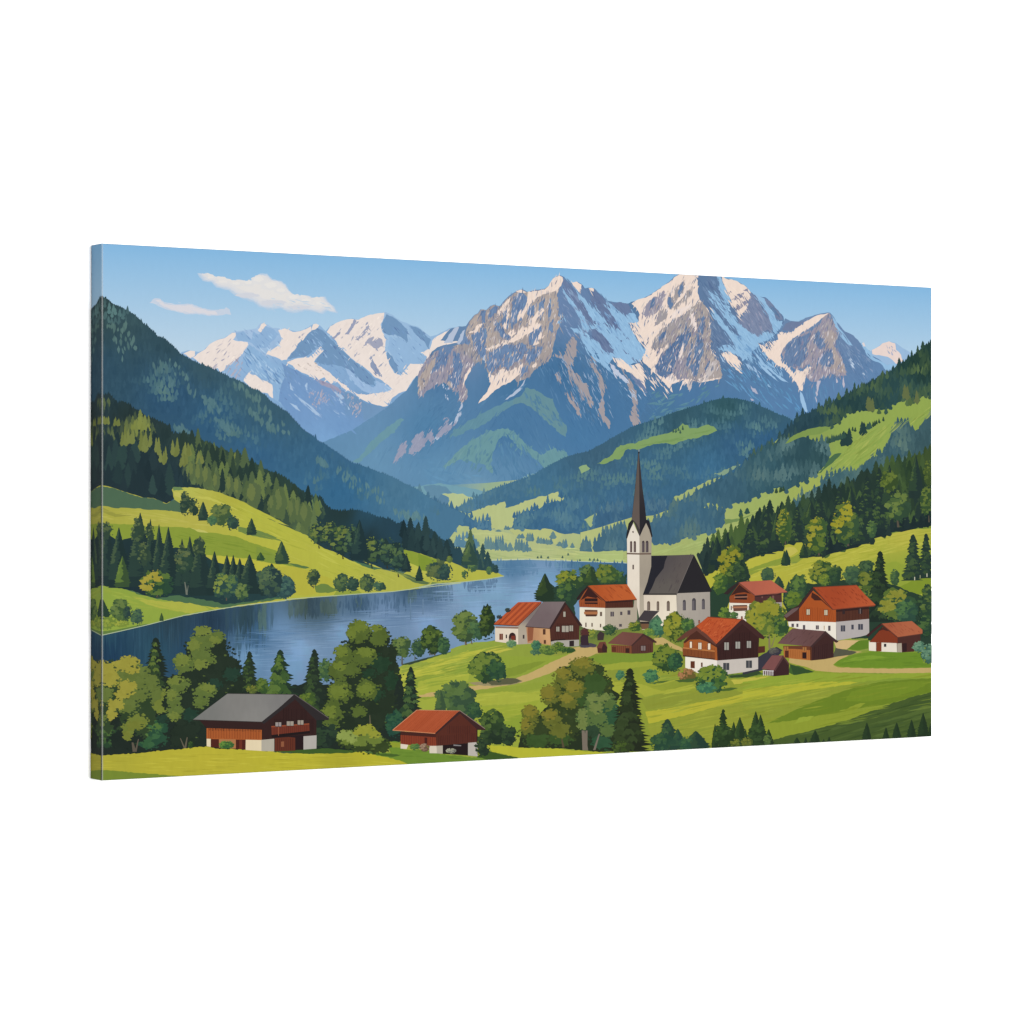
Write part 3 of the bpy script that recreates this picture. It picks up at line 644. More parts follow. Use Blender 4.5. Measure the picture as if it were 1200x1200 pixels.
# ---- right-hand pyramid
m3 = Part('painted_mountain', label='pyramid shaped peak right of the twin summits')
m3.add(jag(T('M 90,480 210,400 235,350 250,315 280,330 330,334 370,312 410,302 440,292 480,284 512,281 530,300 550,335 575,362 600,392 625,402 650,415 675,440 700,470 715,490 745,505 760,535 800,555 830,580 870,640 700,800 400,900 290,900 200,860 0,700 0,570'), .4, 3, R),
       idw([(960, 380, (112, 138, 182)), (990, 400, (104, 132, 180)), (1010, 430, (94, 128, 180)), (960, 460, (90, 128, 182)), (900, 450, (84, 126, 180)), (940, 480, (82, 126, 182)), (1020, 440, (96, 134, 186))]))
on(m3, SNL, 'M 90,460 125,478 150,450 185,448 210,440 205,410 222,395 265,400 290,395 330,360 365,335 400,318 440,297 510,283 500,300 460,318 430,345 395,370 350,395 310,425 270,455 240,490 225,530 232,572 265,595 300,640 318,612 350,628 380,600 415,600 375,655 358,690 350,742 335,735 315,690 280,650 235,600 205,590 175,560 150,545 125,510')
on(m3, (156, 150, 168), 'M 505,284 520,310 535,345 555,395 552,440 540,470 555,500 575,530 590,570 605,610 612,650 590,650 545,645 520,635 495,655 460,665 440,690 400,685 372,660 395,625 415,600 385,585 350,610 310,612 270,590 240,555 230,520 250,480 300,440 360,400 410,385 450,350 470,315', 1, 2.5)
on(m3, (172, 160, 170), 'M 480,400 520,380 550,410 530,470 560,530 600,600 600,640 540,620 500,600 540,580 520,500 480,470', 1, 2.5)
for s in ('M 255,480 310,435 350,420 400,400 395,440 375,480 385,530 350,580 310,605 270,590 240,550', 'M 425,400 445,385 460,430 480,440 478,490 450,500 430,470 415,440', 'M 480,510 510,490 528,520 535,585 500,600 460,590 440,565 460,545'): on(m3, (104, 130, 176), s, 1.1, 2.2)
strokes(m3, T('M 250,500 400,400 500,320 540,460 600,620 440,680 300,600'), 60, 8, 1.4, 1.9, (138, 140, 172), R, .3, 7)
on(m3, SNB, 'M 520,295 550,335 560,362 590,398 620,440 645,475 620,470 590,440 560,400 540,350')
on(m3, SNB, 'M 690,458 712,458 725,490 745,508 765,542 800,560 850,590 890,580 920,590 880,625 840,620 810,580 760,560 730,530 705,490')
on(m3, (222, 214, 216), 'M 700,460 712,456 722,480 708,480', .2)
strokes(m3, T('M 540,360 640,470 760,560 800,640 700,660 600,540'), 50, 9, 1.3, .95, (124, 148, 192), R, .2)
strokes(m3, T('M 620,520 700,600 740,680 640,600'), 9, 8, 1.5, .9, (184, 200, 226), R, .1)
for s in ('M 545,655 560,690 550,695', 'M 590,655 600,700 590,735 585,700', 'M 440,680 455,680 440,750 435,810 425,760', 'M 430,580 470,520 485,515 450,570 440,590'): on(m3, (190, 186, 202), s, .6, 2)
for s in ('M 50,490 90,530 130,580 175,620 220,655 270,692 230,680 180,640 120,590', 'M 90,570 150,620 215,690 160,650 110,605', 'M 335,740 350,755 365,800 382,860 372,868 350,830 338,780', 'M 0,570 40,590 100,645 70,625', 'M 140,695 175,725 150,715'): on(m3, (158, 190, 228), s, .5, 2.5)
for s in ('M 40,705 80,735 95,765 60,745', 'M 45,785 70,795 55,800'): on(m3, (176, 178, 200), s, .8, 2)
strokes(m3, T('M 0,620 280,700 350,860 200,840 0,760'), 40, 12, 1.6, .85, (98, 144, 198), R, .2, 6)
strokes(m3, T('M 360,720 600,700 720,690 500,800 400,850'), 40, 12, 1.6, 1.4, (92, 136, 188), R, .3, 6)
on(m3, (110, 126, 168), 'M 232,380 255,345 290,332 335,338 365,332 330,362 290,390 260,392', .8, 2)

# ---- drag the patches of rock and snow down their slopes
smear(far, T('A 600,720 760,650 900,590 1060,540 D 350,495 450,500 600,465 760,430 1020,570 1100,550 1000,720 880,880 770,980 600,930 400,860 200,800 A 1200,1050 1000,920 800,820'), 620, 6, 1.1, lambda x, y, u: 2.3 if u[0] > 200 else .85, R, 4)
gully(far, T('A 650,720 900,590 1060,540 D 350,495 600,465 760,430 1020,570 1000,720 770,980 400,860 200,800 A 1200,1050 1000,920 800,820'), 300, 6, .9, lambda x, y, u: 2.25 if u[0] > 200 else .85, R, 26)
smear(far, T('D 150,740 450,870 760,985 560,1110 400,1180 200,1000'), 160, 9, 1.2, lambda x, y, u: .8, R, 3)
smear(m1, T(zone), 900, 7, 1.05, lambda x, y, u: 1.78 if u[0] < 220 else 1.95, R, 6)
smear(m1, T('G 850,175 940,205 1070,280 1190,330 J 300,340 340,440 280,450 385,600 360,680 440,760 540,860 480,950 330,1040 200,900 0,760 G 780,640 815,500 825,300'), 900, 9, 1.05, lambda x, y, u: .98, R, 6)
smear(m1, T('G 800,640 900,740 1100,1060 1000,1000 850,850 700,720'), 160, 10, 1.1, lambda x, y, u: 1.2, R, 5)
smear(m1, T('G 0,740 150,790 260,800 260,1000 60,1140 0,1190'), 140, 7, 1.1, lambda x, y, u: 2.1, R, 5)
smear(m2, T(zone2), 900, 7, 1.05, lambda x, y, u: 1.85 if u[0] < 220 else 2.0, R, 6)
smear(m2, T('J 690,165 850,185 1000,262 1120,330 1190,410 M 200,420 150,520 300,700 340,840 200,760 0,650 J 830,770 800,650 760,580 755,400'), 900, 9, 1.05, lambda x, y, u: .95, R, 6)
smear(m3, T('M 90,470 230,400 440,297 510,284 560,400 610,640 440,690 350,740 200,590'), 520, 7, 1.05, lambda x, y, u: 1.9 if x < 975 else 1.4, R, 6)
smear(m3, T('M 512,284 600,392 700,462 860,625 700,700 600,650 540,400'), 200, 9, 1.05, lambda x, y, u: .95, R, 5)
strokes(m1, T(zone), 60, 5, .8, 1.8, (92, 106, 142), R, .3, 8); strokes(m2, T('J 415,590 560,420 700,320 760,420 800,660 700,780 560,760 450,720'), 60, 5, .8, 1.85, (96, 106, 140), R, .3, 8)

gully(m1, T(zone), 520, 8, .9, lambda x, y, u: 1.8, R, 20)
gully(m2, T('J 415,590 560,420 700,320 760,420 800,660 700,780 560,760 450,720'), 360, 8, .9, lambda x, y, u: 1.85, R, 20)
gully(m3, T('M 250,480 400,390 505,290 560,400 610,640 440,690 300,610'), 220, 7, .9, lambda x, y, u: 1.85, R, 18)
gully(m1, T('G 850,175 1070,280 1190,330 J 340,440 385,600 200,640 0,560'), 200, 8, .9, lambda x, y, u: .98, R, 14)
gully(m2, T('J 690,165 1000,262 1190,410 M 150,520 0,560 J 800,650 755,400'), 200, 8, .9, lambda x, y, u: .95, R, 14)
gully(m1, T('H 0,0 700,-60 1150,60 800,300 500,380 100,360 -300,260 -100,100'), 300, 12, 1.3, lambda x, y, u: 2.1 if x < 590 else 1.1, R, 5)
smear(m1, T('E 800,265 845,120 1000,50 1130,-20 1195,0 1130,110 950,230'), 160, 6, 1.1, lambda x, y, u: 2.2, R, 5)

for pt, zn, n in ((m1, zone, 170), (m2, zone2, 150), (m3, 'M 250,480 400,390 505,290 560,400 610,640 440,690 300,610', 60)):
    strokes(pt, T(zn), n, 7, .8, 1.85, (214, 206, 208), R, .3, 10); strokes(pt, T(zn), n, 7, .8, 1.85, (100, 118, 156), R, .3, 8)
strokes(m1, T('G 780,650 900,560 1100,700 1150,1000 1050,1040 850,850'), 70, 9, .8, 1.15, (150, 170, 204), R, .2, 8); strokes(m1, T('G 780,650 900,560 1100,700 1150,1000 1050,1040 850,850'), 70, 9, 1.0, 1.15, (78, 118, 164), R, .2, 6)
strokes(cl, T('A 680,245 760,275 860,330 1000,400 1150,470 D 200,425 430,430 475,435 440,385 300,335 A 1000,395 860,350 740,300'), 26, 9, 1.0, .3, (196, 210, 228), R, .25, 4)
strokes(cl2, T('A 395,420 480,410 600,425 800,460 890,480 800,500 600,495 480,460'), 16, 9, .9, .2, (200, 211, 227), R, .25, 4)

# ================================================================== hills and valley
BG = lambda *a: idw(list(a))
# distant valley floor
vf = Part('painted_valley')
vf.add(T('H -400,440 0,400 400,380 1200,300 K 1100,400 1100,900 H 1200,860 420,835 0,860'), BG((500, 590, (112, 156, 178)), (560, 600, (150, 175, 150)), (560, 625, (176, 186, 132)), (600, 640, (176, 186, 128)), (700, 650, (170, 184, 120)), (520, 580, (98, 145, 178)), (800, 640, (168, 176, 108)), (640, 605, (176, 184, 130))))
on(vf, (112, 158, 178), 'H -100,420 30,395 120,380 300,410 400,430 440,420 330,470 120,500 0,470')
on(vf, (178, 192, 140), 'H 140,445 200,438 230,445 262,442 290,460 332,460 285,490 240,515 205,532 170,515 185,480 150,465')
on(vf, (88, 130, 166), 'H 60,470 130,440 180,465 175,500 150,520 90,500')
on(vf, (96, 138, 170), 'H 30,400 90,390 160,400 200,440 140,440 120,470 60,455')

# hill 1: forested hill behind the spire
h1 = Part('painted_forest_hill', label='blue green forested hill in the middle distance behind the church spire')
top1 = T('H 220,530 280,500 330,470 385,435 440,415 500,395 560,372 620,352 680,330 730,300 780,270 830,245 880,222 940,208 1000,195 1050,165 1080,150 1130,120 1200,82 J 180,1110 240,1080 300,1052 370,1030 440,1008 500,985 560,962 620,945 700,922 750,905 800,890 860,882 910,885 950,892 1000,905 1040,922 1100,950 1160,978 M 0,802 60,820 130,842 200,872 260,895 310,925')
hill1 = treeline(top1, 1.6, 2.6, R) + T('M 400,1000 300,1200 K 1000,500 900,700 420,760 200,660 H 1000,690 860,665 780,640 600,645 430,650 360,600 290,560')
c1 = BG((700, 530, (60, 98, 128)), (800, 490, (52, 92, 112)), (850, 480, (50, 92, 104)), (900, 490, (56, 96, 120)), (860, 520, (52, 98, 142)), (900, 520, (48, 96, 146)), (760, 560, (58, 104, 142)), (720, 590, (60, 106, 146)), (640, 590, (64, 112, 150)), (600, 600, (62, 108, 146)), (830, 550, (58, 108, 150)), (550, 600, (76, 122, 158)))
h1.add(hill1, c1)
forest(h1, T('H 300,520 560,400 780,300 1000,215 1200,120 J 440,1030 700,945 860,905 1040,940 1200,1010 M 100,880 200,920 200,1010 K 900,260 700,420 540,520 200,560 0,700 H 1000,640 840,650 560,640 640,540 800,450 420,480'), 8, c1, (84, 124, 132), R, sp=.5, rowk=.75, rnd=.25)
for s, c in (('K 95,270 130,245 180,218 205,185 235,158 275,150 320,150 370,125 420,108 480,95 545,75 575,55 600,30 630,40 640,60 680,60 740,38 790,58 802,72 770,88 720,100 700,112 660,118 600,135 550,155 500,145 430,152 380,170 330,185 280,180 255,205 235,240 200,240 160,262', (126, 158, 96)),
             ('H 940,290 985,272 1008,295 980,312 955,325', (140, 170, 120)), 
             ('H 290,560 340,540 400,515 455,505 508,488 515,510 510,525 560,515 600,495 650,480 700,462 760,450 820,430 818,458 858,468 845,482 800,488 770,495 740,500 720,525 700,540 655,548 640,530 600,560 575,585 550,640 500,655 430,650 425,610 400,600 360,600 320,580', (180, 190, 128)),
             ('H 530,655 600,640 680,632 760,638 800,650 830,660 860,668 800,740 700,715 640,700 560,680', (180, 188, 122)),
             ('H 955,595 1000,575 1055,555 1040,600 1010,640 1000,630 980,600', (160, 178, 122)),
             ('K 548,462 590,445 640,418 690,395 740,368 790,352 822,345 800,362 775,378 740,398 700,415 660,445 620,465 570,492', (160, 176, 112)),
             ('K 780,330 860,300 920,270 940,272 900,300 840,335', (130, 158, 130))):
    h1.add(jag(T(s), 1.0, 2.4, R), c)
def little(part, pts, size, c, R=R, k=.55):
    for x, y in pts: part.add(spike(x, y, size * R.uniform(.8, 1.2), size * k, R), vary(c, 4, R))
little(h1, T('K 560,85 575,75 600,70 545,85 585,90'), 5, (66, 100, 84))
strokes(h1, T('K 110,265 300,165 540,120 780,65 600,125 280,172'), 24, 14, 1.6, -.3, (114, 148, 84), R, .2, 5)
forest(h1, T('H 560,640 556,600 600,560 640,530 700,548 740,505 830,485 870,470 1000,500 1010,560 950,600 960,640 900,665 840,665 780,640 640,640'), 9, (58, 104, 146), (82, 124, 146), R, sp=.45, rowk=.5)
forest(h1, T('H 230,530 330,470 430,425 560,390 660,360 650,420 500,480 420,500 290,545'), 7, (70, 114, 146), (92, 132, 148), R, sp=.5, rowk=.6)
forest(h1, T('H 1010,640 1040,570 1080,545 1140,520 1200,500 1200,590 1100,620 1050,640'), 9, (72, 112, 142), (96, 132, 142), R, sp=.45, rowk=.5)
forest(h1, T('K 80,630 100,560 180,530 240,560 300,520 380,480 540,500 470,560 380,570 300,580 200,610 130,635'), 10, (58, 100, 140), (84, 120, 140), R, sp=.45, rowk=.5)

# hill 2: large meadow hillside on the right
h2 = Part('painted_meadow_hill', label='sunny meadow hillside with dark forest bands on the right')
c2 = BG((685, 635, (180, 188, 122)), (700, 640, (176, 186, 118)), (760, 640, (166, 178, 108)), (850, 610, (168, 176, 102)), (880, 600, (160, 172, 92)), (950, 570, (164, 172, 84)), (1000, 530, (150, 166, 74)), (1080, 500, (148, 164, 74)), (960, 520, (138, 158, 78)), (860, 550, (168, 178, 110)), (790, 660, (160, 174, 102)))
top2 = T('M 300,915 340,885 400,865 450,842 500,820 560,790 600,768 650,742 700,715 740,692 800,662 860,630 910,595 960,560 1000,535 1050,490 1107,450')
h2.add([(x, y + 4) for x, y in top2] + T('P 1110,400 1110,720 860,720 O -200,0 K 420,850 0,850 0,670 60,655 130,635 200,612 300,582 400,572 430,570 480,550 550,530 640,480 760,430 900,330 1000,270'), c2)
DK = (44, 76, 78)
cf1 = BG((930, 500, (42, 76, 92)), (1000, 460, (40, 74, 76)), (1080, 430, (36, 68, 60)), (1060, 460, (46, 82, 84)), (900, 520, (46, 84, 104)))
p1 = T('M 0,1190 60,1120 150,1080 200,1040 260,960 310,925 380,880 450,850 560,800 650,752 740,702 860,640 960,570 1107,462 1107,775 1060,770 1000,812 965,790 930,800 880,820 845,850 800,850 720,858 690,850 640,872 600,868 585,910 550,935 500,955 450,966 400,960 360,985 300,1000 250,1030 200,1062 100,1120')
h2.add(treeline(top2, 3.0, 2.6, R) + [(x, y + 9) for x, y in top2[::-1]], cf1); h2.add(jag(p1, 1, 3, R), cf1); forest(h2, p1, 10, cf1, (84, 108, 66), R, sp=.42, rowk=.5, rnd=.3)
for x, y in T('M 760,860 745,855 735,850 1020,815 950,780 965,790'): h2.add(spike(x, y, 16, 7, R), (96, 108, 66))
cf2 = BG((800, 600, (62, 104, 134)), (760, 620, (64, 104, 134)), (850, 570, (58, 98, 124)), (940, 530, (48, 84, 96)), (900, 560, (54, 94, 110)), (960, 540, (48, 84, 92)), (720, 640, (66, 106, 132)))
p2 = T('M 40,1150 120,1095 210,1060 250,1050 290,1020 350,1010 400,1025 440,1045 470,1020 500,1070 510,1150 N 510,190 470,240 430,285 380,305 330,330 300,350 250,370 215,355 170,365 130,385 80,410 40,430 0,445 K 900,500 870,510 830,515 820,490 780,490 730,505 700,515 735,530 790,535 840,545 852,600 845,620 790,650 740,672 700,682 640,695 590,712 540,722 480,735 430,745 400,700 395,620 450,590 500,560 545,530 548,498 600,490 640,470 700,435 760,400 810,370 860,340 920,305 970,265')
h2.add(jag(p2, 1, 3, R), cf2); forest(h2, p2, 12, cf2, (84, 116, 118), R, sp=.42, rowk=.5, rnd=.35)
p3 = T('K 80,775 88,715 110,690 150,665 200,640 250,628 272,625 272,765 230,768 160,778'); forest(h2, p3, 11, (62, 102, 130), (90, 124, 132), R, sp=.4, rowk=.45)
p3 = T('H 935,780 960,740 985,715 1010,740 1020,780'); forest(h2, p3, 9, (70, 110, 132), (90, 124, 132), R, sp=.4, rowk=.45)
p4 = T('N 1107,-70 1060,-30 1040,10 1000,30 975,-20 945,-15 900,-5 880,10 870,40 855,80 850,140 800,165 740,190 700,230 660,262 600,262 560,268 510,300 480,322 440,350 400,378 350,400 320,430 270,460 280,480 400,440 560,400 800,330 1107,220')
cf4 = BG((1080, 530, (60, 92, 100)), (1050, 530, (60, 96, 110)), (1000, 560, (62, 100, 110)), (960, 580, (64, 100, 112)))
h2.add(jag(p4, 1, 3, R), cf4); forest(h2, p4, 10, cf4, (92, 120, 110), R, sp=.42, rowk=.5, rnd=.3)
on(h2, (72, 108, 74), 'N 505,190 540,160 580,155 560,180 530,210 490,240 460,270 440,275 480,235', .5)
on(h2, (112, 138, 80), 'K 840,590 900,592 960,580 1010,560 980,580 930,600 880,615 850,625', .5)
on(h2, (122, 148, 74), 'N 250,100 300,80 350,60 400,50 440,45 500,20 520,0 450,0 380,15 320,40 280,65', .5)
little(h2, T('N 30,515 M 660,980 645,975 630,1000 800,930 785,935 765,950 775,945 825,918 N 195,390 228,380 240,378 K 1150,440 1170,435'), 6, (50, 80, 62))
little(h2, T('K 940,580 980,562 M 735,965 745,965 N 25,512'), 9, (54, 90, 80), k=.7)
little(h2, T('M 605,1060 590,1062 625,1055'), 19, (40, 72, 70), k=.5)
little(h2, T('M 700,1000 712,998'), 16, (40, 72, 70), k=.5)
for x in range(500, 600, 12): little(h2, T('M %d,%d' % (x, 1050 - (x - 500) * .35)), 8, (54, 88, 76))
strokes(h2, T('N 500,250 560,180 640,90 800,0 M 1000,900 1100,830 1107,900 N 860,30 740,190 560,260'), 50, 16, 1.5, -.75, (176, 180, 88), R, .15, 6)
strokes(h2, T('N 500,250 560,180 640,90 800,0 M 1000,900 1100,830 1107,900 N 860,30 740,190 560,260'), 50, 16, 1.5, -.7, (128, 152, 66), R, .15, 6)
strokes(h2, T('K 430,790 700,720 850,640 1100,520 N 160,400 0,560 K 900,700 720,780'), 50, 22, 1.5, -.3, (178, 184, 110), R, .1, 6)
strokes(h2, T('K 0,790 80,785 270,778 270,825 0,825'), 16, 22, 1.5, -.15, (186, 194, 126), R, .1, 5)
strokes(h2, T('K 0,790 80,785 270,778 270,825 0,825'), 10, 22, 1.2, -.15, (150, 172, 104), R, .1, 5)

# valley meadow details and its small tree clumps
vm = Part('painted_valley_meadow')
vm.add(jag(T('H 0,585 60,588 120,592 190,608 215,625 300,628 400,655 480,665 560,682 640,712 700,728 760,735 820,765 900,790 980,785 1100,780 1200,775 1200,848 1000,845 800,835 640,828 430,836 300,830 200,760 80,700 0,650'), .6, 3, R), BG((500, 615, (176, 190, 136)), (580, 625, (184, 192, 130)), (620, 640, (176, 186, 128)), (700, 650, (178, 188, 116)), (560, 650, (164, 180, 118))))
strokes(vm, T('H 140,690 400,660 700,740 1200,800 1200,835 430,825 330,760'), 50, 26, 1.6, .1, (160, 178, 118), R, .12, 6)
strokes(vm, T('H 140,690 400,660 700,740 1200,800 1200,835 430,825 330,760'), 40, 26, 1.6, .08, (190, 198, 130), R, .12, 6)
CV = (84, 122, 140)
def clump(part, x, y, w, h, c, R, hi=None):
    n = max(1, int(w / 3.2)); xs = [x + ((i + .5) / n - .5) * w * .8 for i in range(n)]
    for i, xx in enumerate(xs[::2] + xs[1::2]): part.add(spike(xx, y, h * R.uniform(.8, 1.15), max(3.4, w / n * 1.5), R), vary(c if i % 2 else mix(c, (140, 165, 130), .22), 3, R))
for s, w, h in (('H 410,770', 11, 15), ('H 475,770', 13, 16), ('H 537,780', 6, 10), ('H 590,775', 12, 13), ('H 628,782', 8, 13), ('H 350,755', 4, 8), ('H 655,780', 3, 5), ('H 600,705', 9, 6), ('H 655,720', 10, 9), ('H 720,735', 12, 8), ('H 790,705', 6, 8), ('H 765,740', 10, 7), ('H 830,750', 6, 6), ('H 858,760', 7, 10), ('H 903,762', 4, 6), ('H 470,665', 6, 3), ('H 520,655', 7, 6), ('H 500,775', 10, 9), ('H 440,770', 12, 12)):
    x, y = T(s)[0]; clump(vm, x, y, w, h, CV, R)
for s in ('H 420,655 425,600 400,590 350,600 310,575 240,560', ): forest(vm, T('H 200,530 300,570 345,600 400,592 425,605 428,650 380,645 300,625 200,605 80,590 0,590 0,420 60,470 140,510'), 9, (62, 108, 150), (92, 134, 158), R, sp=.45, rowk=.5)
forest(vm, T('H 110,660 150,640 200,600 225,620 228,660'), 9, (92, 136, 160), (120, 156, 160), R, sp=.45, rowk=.5)
forest(vm, T('H 200,745 215,705 240,700 300,710 330,720 350,750 280,748'), 9, (84, 128, 158), (110, 148, 156), R, sp=.45, rowk=.5)
little(vm, T('H 845,822 878,805 700,822 720,820 760,822 1005,835 1050,838 947,838 K 55,835 100,835 80,836'), 3.2, (70, 100, 90), k=.9)
line(vm, T('H 430,832 640,826 800,832'), 1.0, (190, 202, 180)); line(vm, T('H 800,834 1000,843 1200,848 K 270,850'), 1.0, (176, 194, 190))

# ---- big forest mountain on the left
lm = Part('painted_forest_mountain', label='tall dark blue forested mountain filling the upper left')
topl = T('A 40,400 120,388 150,400 178,425 200,438 235,450 270,470 305,490 330,512 365,545 400,572 450,622 485,632 520,662 550,690 580,722 620,745 650,762 700,785 750,800 790,822 830,840 870,862 910,875 950,892 1000,928 1040,940 1080,968 1110,1000 1150,1030 1180,1050 D 180,1012 210,1045 240,1080 280,1120 320,1145 350,1172 380,1195 E 310,90 340,110 370,130 400,148 440,180 480,205 520,235 560,262 600,272 650,290 700,308 740,325 790,342 830,362 870,385 920,405 960,430 1000,460 1040,482 1080,502 1110,520 1160,535 H 230,545 280,570')
cl_ = BG((120, 360, (48, 74, 78)), (150, 370, (56, 86, 96)), (120, 440, (48, 84, 110)), (200, 400, (50, 82, 98)), (240, 430, (56, 90, 108)), (200, 460, (46, 88, 130)), (300, 450, (62, 98, 112)), (250, 490, (48, 94, 138)), (330, 470, (56, 94, 118)), (300, 540, (52, 100, 146)), (400, 530, (56, 102, 144)), (400, 580, (50, 104, 152)), (470, 570, (70, 116, 152)), (500, 590, (72, 120, 158)), (520, 600, (70, 116, 154)), (340, 590, (56, 108, 154)))
lm.add(treeline(topl, 2.0, 2.6, R) + T('P 520,640 P 100,640 P 100,360'), cl_)
forest(lm, T('A 40,420 120,410 200,460 270,490 330,540 400,600 450,650 520,690 600,770 720,820 870,890 1000,960 1180,1090 E 240,90 400,180 560,290 700,330 900,430 1040,510 1100,560 900,600 700,540 400,420 200,320 0,250 B 700,150 400,60 60,-60'), 9, cl_, (86, 122, 122), R, sp=.5, rowk=.8, rnd=.1, bias=-.12, freq=.8)
for s in ('A 420,760 560,760 620,860 700,960 640,1010 480,960 400,900', 'A 700,960 780,1000 820,1060 760,1060', 'A 150,560 260,540 330,680 240,760', 'A 860,870 960,910 1080,1000 1180,1110 E 200,100 100,60', 'E 340,230 420,280 400,270', 'E 440,280 520,300 640,380 720,400 760,480 700,500 600,440 500,350', 'E 740,480 830,540 980,560 1000,590 860,600', 'B 540,160 600,150 640,200', 'B 780,100 900,150 860,180', 'E -60,-60 60,20 140,100 60,60'):
    strokes(lm, T(s), 34, 9, 3.0, 1.55, lambda x, y: mix(cl_(x, y), (108, 140, 124), .5), R, .25, 6)

# ---- lake
lake = Part('painted_lake')
lk = BG((115, 748, (42, 84, 108)), (130, 770, (30, 66, 104)), (180, 760, (44, 84, 110)), (200, 730, (44, 72, 92)), (250, 730, (38, 64, 92)), (230, 770, (34, 72, 112)), (290, 725, (44, 72, 94)), (300, 745, (60, 100, 150)), (290, 770, (110, 150, 196)), (330, 740, (104, 140, 186)), (360, 710, (60, 82, 94)),
         (380, 715, (64, 88, 104)), (350, 760, (134, 164, 208)), (400, 740, (124, 156, 202)), (420, 710, (68, 98, 130)), (450, 720, (108, 138, 182)), (430, 735, (126, 156, 198)), (500, 700, (78, 108, 146)), (480, 690, (58, 88, 120)), (500, 730, (130, 158, 204)), (540, 690, (130, 160, 200)), (560, 720, (138, 166, 206)),
         (580, 690, (130, 162, 202)), (600, 665, (76, 118, 164)), (580, 660, (96, 136, 172)), (640, 690, (136, 166, 208)), (620, 700, (142, 170, 210)), (680, 665, (68, 110, 152)), (650, 680, (116, 150, 196)), (730, 665, (56, 98, 142)), (560, 670, (96, 140, 180)), (340, 780, (120, 152, 200)))
lake.add(T('C -40,200 60,245 120,272 250,243 400,208 600,155 850,112 1200,66 F 200,62 400,40 600,28 800,14 960,2 E 1030,976 1100,970 1200,966 H 100,968 250,958 400,943 500,925 440,905 430,836 640,830 800,836 1200,850 K 275,852 275,1000 H 1000,1200 I 450,300 F 860,440 640,700 0,560 C 900,640 -40,640'), lk, 8)
def wash(s, col, n, L, w, ang=0.0, var=6, sp=.03):
    k = .38 if ang > 1 else .36
    cf = (lambda x, y: mix(lk(x, y), col(x, y) if callable(col) else col, k))
    if ang > 1: n, L, w = int(n * 2.2), L * 1.3, w * .7
    strokes(lake, T(s), n, L, w, ang, cf, R, sp, var * .6)
V = math.pi / 2
wash('C 120,290 400,230 900,130 900,400 600,330 300,420 120,420', lambda x, y: mix(lk(x, y), (24, 56, 90), .4), 50, 26, 2.6, V)
wash('C 120,290 400,230 900,130 900,400 600,330 300,420 120,420', lambda x, y: mix(lk(x, y), (74, 116, 150), .35), 40, 26, 2.0, V)
wash('C 820,150 1100,90 1200,90 F 100,120 C 1090,300 900,330', (56, 84, 84), 30, 26, 4, V)
wash('F 190,90 300,70 300,140 200,150', (86, 104, 62), 22, 12, 4, V)
wash('F 370,80 470,70 470,140 380,130', (82, 100, 70), 22, 10, 4, V)
wash('C 1040,120 1080,100 1080,240 1040,240', (98, 120, 60), 16, 16, 4, V)
wash('F 580,60 620,55 620,100 590,100', (76, 100, 80), 10, 7, 3, V)
wash('E 890,1030 940,1010 940,1070 890,1070', (90, 114, 96), 12, 8, 3, V)
wash('E 940,1000 1050,990 1150,985 1150,1060 1000,1060', (52, 80, 112), 26, 9, 3, V)
wash('F 470,70 580,60 760,45 880,40 880,120 640,150 480,130', (50, 80, 116), 40, 9, 3, V)
wash('F 300,60 370,55 370,140 310,140', (44, 70, 96), 24, 12, 3, V)
wash('H 20,1010 200,980 200,1030 30,1060', (62, 92, 104), 20, 7, 3, V); wash('H 260,970 460,950 460,990 300,1020', (52, 82, 120), 26, 7, 3, V)
wash('H 440,850 700,850 700,900 500,900', (78, 122, 164), 26, 9, 4, V); wash('H 700,850 1200,860 1200,900 800,890', (62, 104, 144), 26, 8, 4, V)
wash('H 800,850 960,860 960,900 820,890', (92, 138, 156), 12, 8, 3, V)
# horizontal glints
wash('C 900,280 1200,200 F 200,180 440,180 520,300 400,420 200,420 C 1180,560 1000,470', (150, 178, 216), 70, 34, .9, -.03, 8)
wash('C 900,280 1200,200 F 200,180 440,180 440,300 200,300 C 1180,460 1000,400', (82, 122, 172), 70, 36, 1.0, -.03, 8)
wash('F 130,200 620,130 860,110 1100,120 760,260 440,200', (84, 116, 162), 60, 36, .9, -.04, 8)
wash('F 440,190 900,80 1150,60 1150,180 800,260 480,230', (158, 182, 218), 60, 30, .9, -.04, 8)
wash('H 0,1040 460,960 800,940 700,1060 460,1150 0,1180', (158, 184, 220), 60, 32, .9, -.02, 8)
wash('H 0,1040 460,960 640,930 640,1060 460,1120 0,1150', (104, 136, 184), 50, 30, .9, -.02, 8)
wash('H 440,860 1100,870 900,950 500,920', (110, 148, 190), 50, 26, .9, 0, 8)
for s in ('F 292,150 298,150 298,230 292,230', 'E 895,1060 910,1055 915,1180 898,1180', 'E 975,1060 985,1060 985,1150 975,1150', 'C 955,310 962,310 962,420 955,420', 'H 20,1060 30,1060 30,1150 20,1150', 'H 392,1000 400,1000 400,1030 392,1030'):
    q4 = T(s); mx_ = sum(p[0] for p in q4) / 4; lake.add([(mx_ + (p[0] - mx_) * .35, p[1]) for p in q4], mix(lk(*q4[1]), (150, 176, 212), .35))

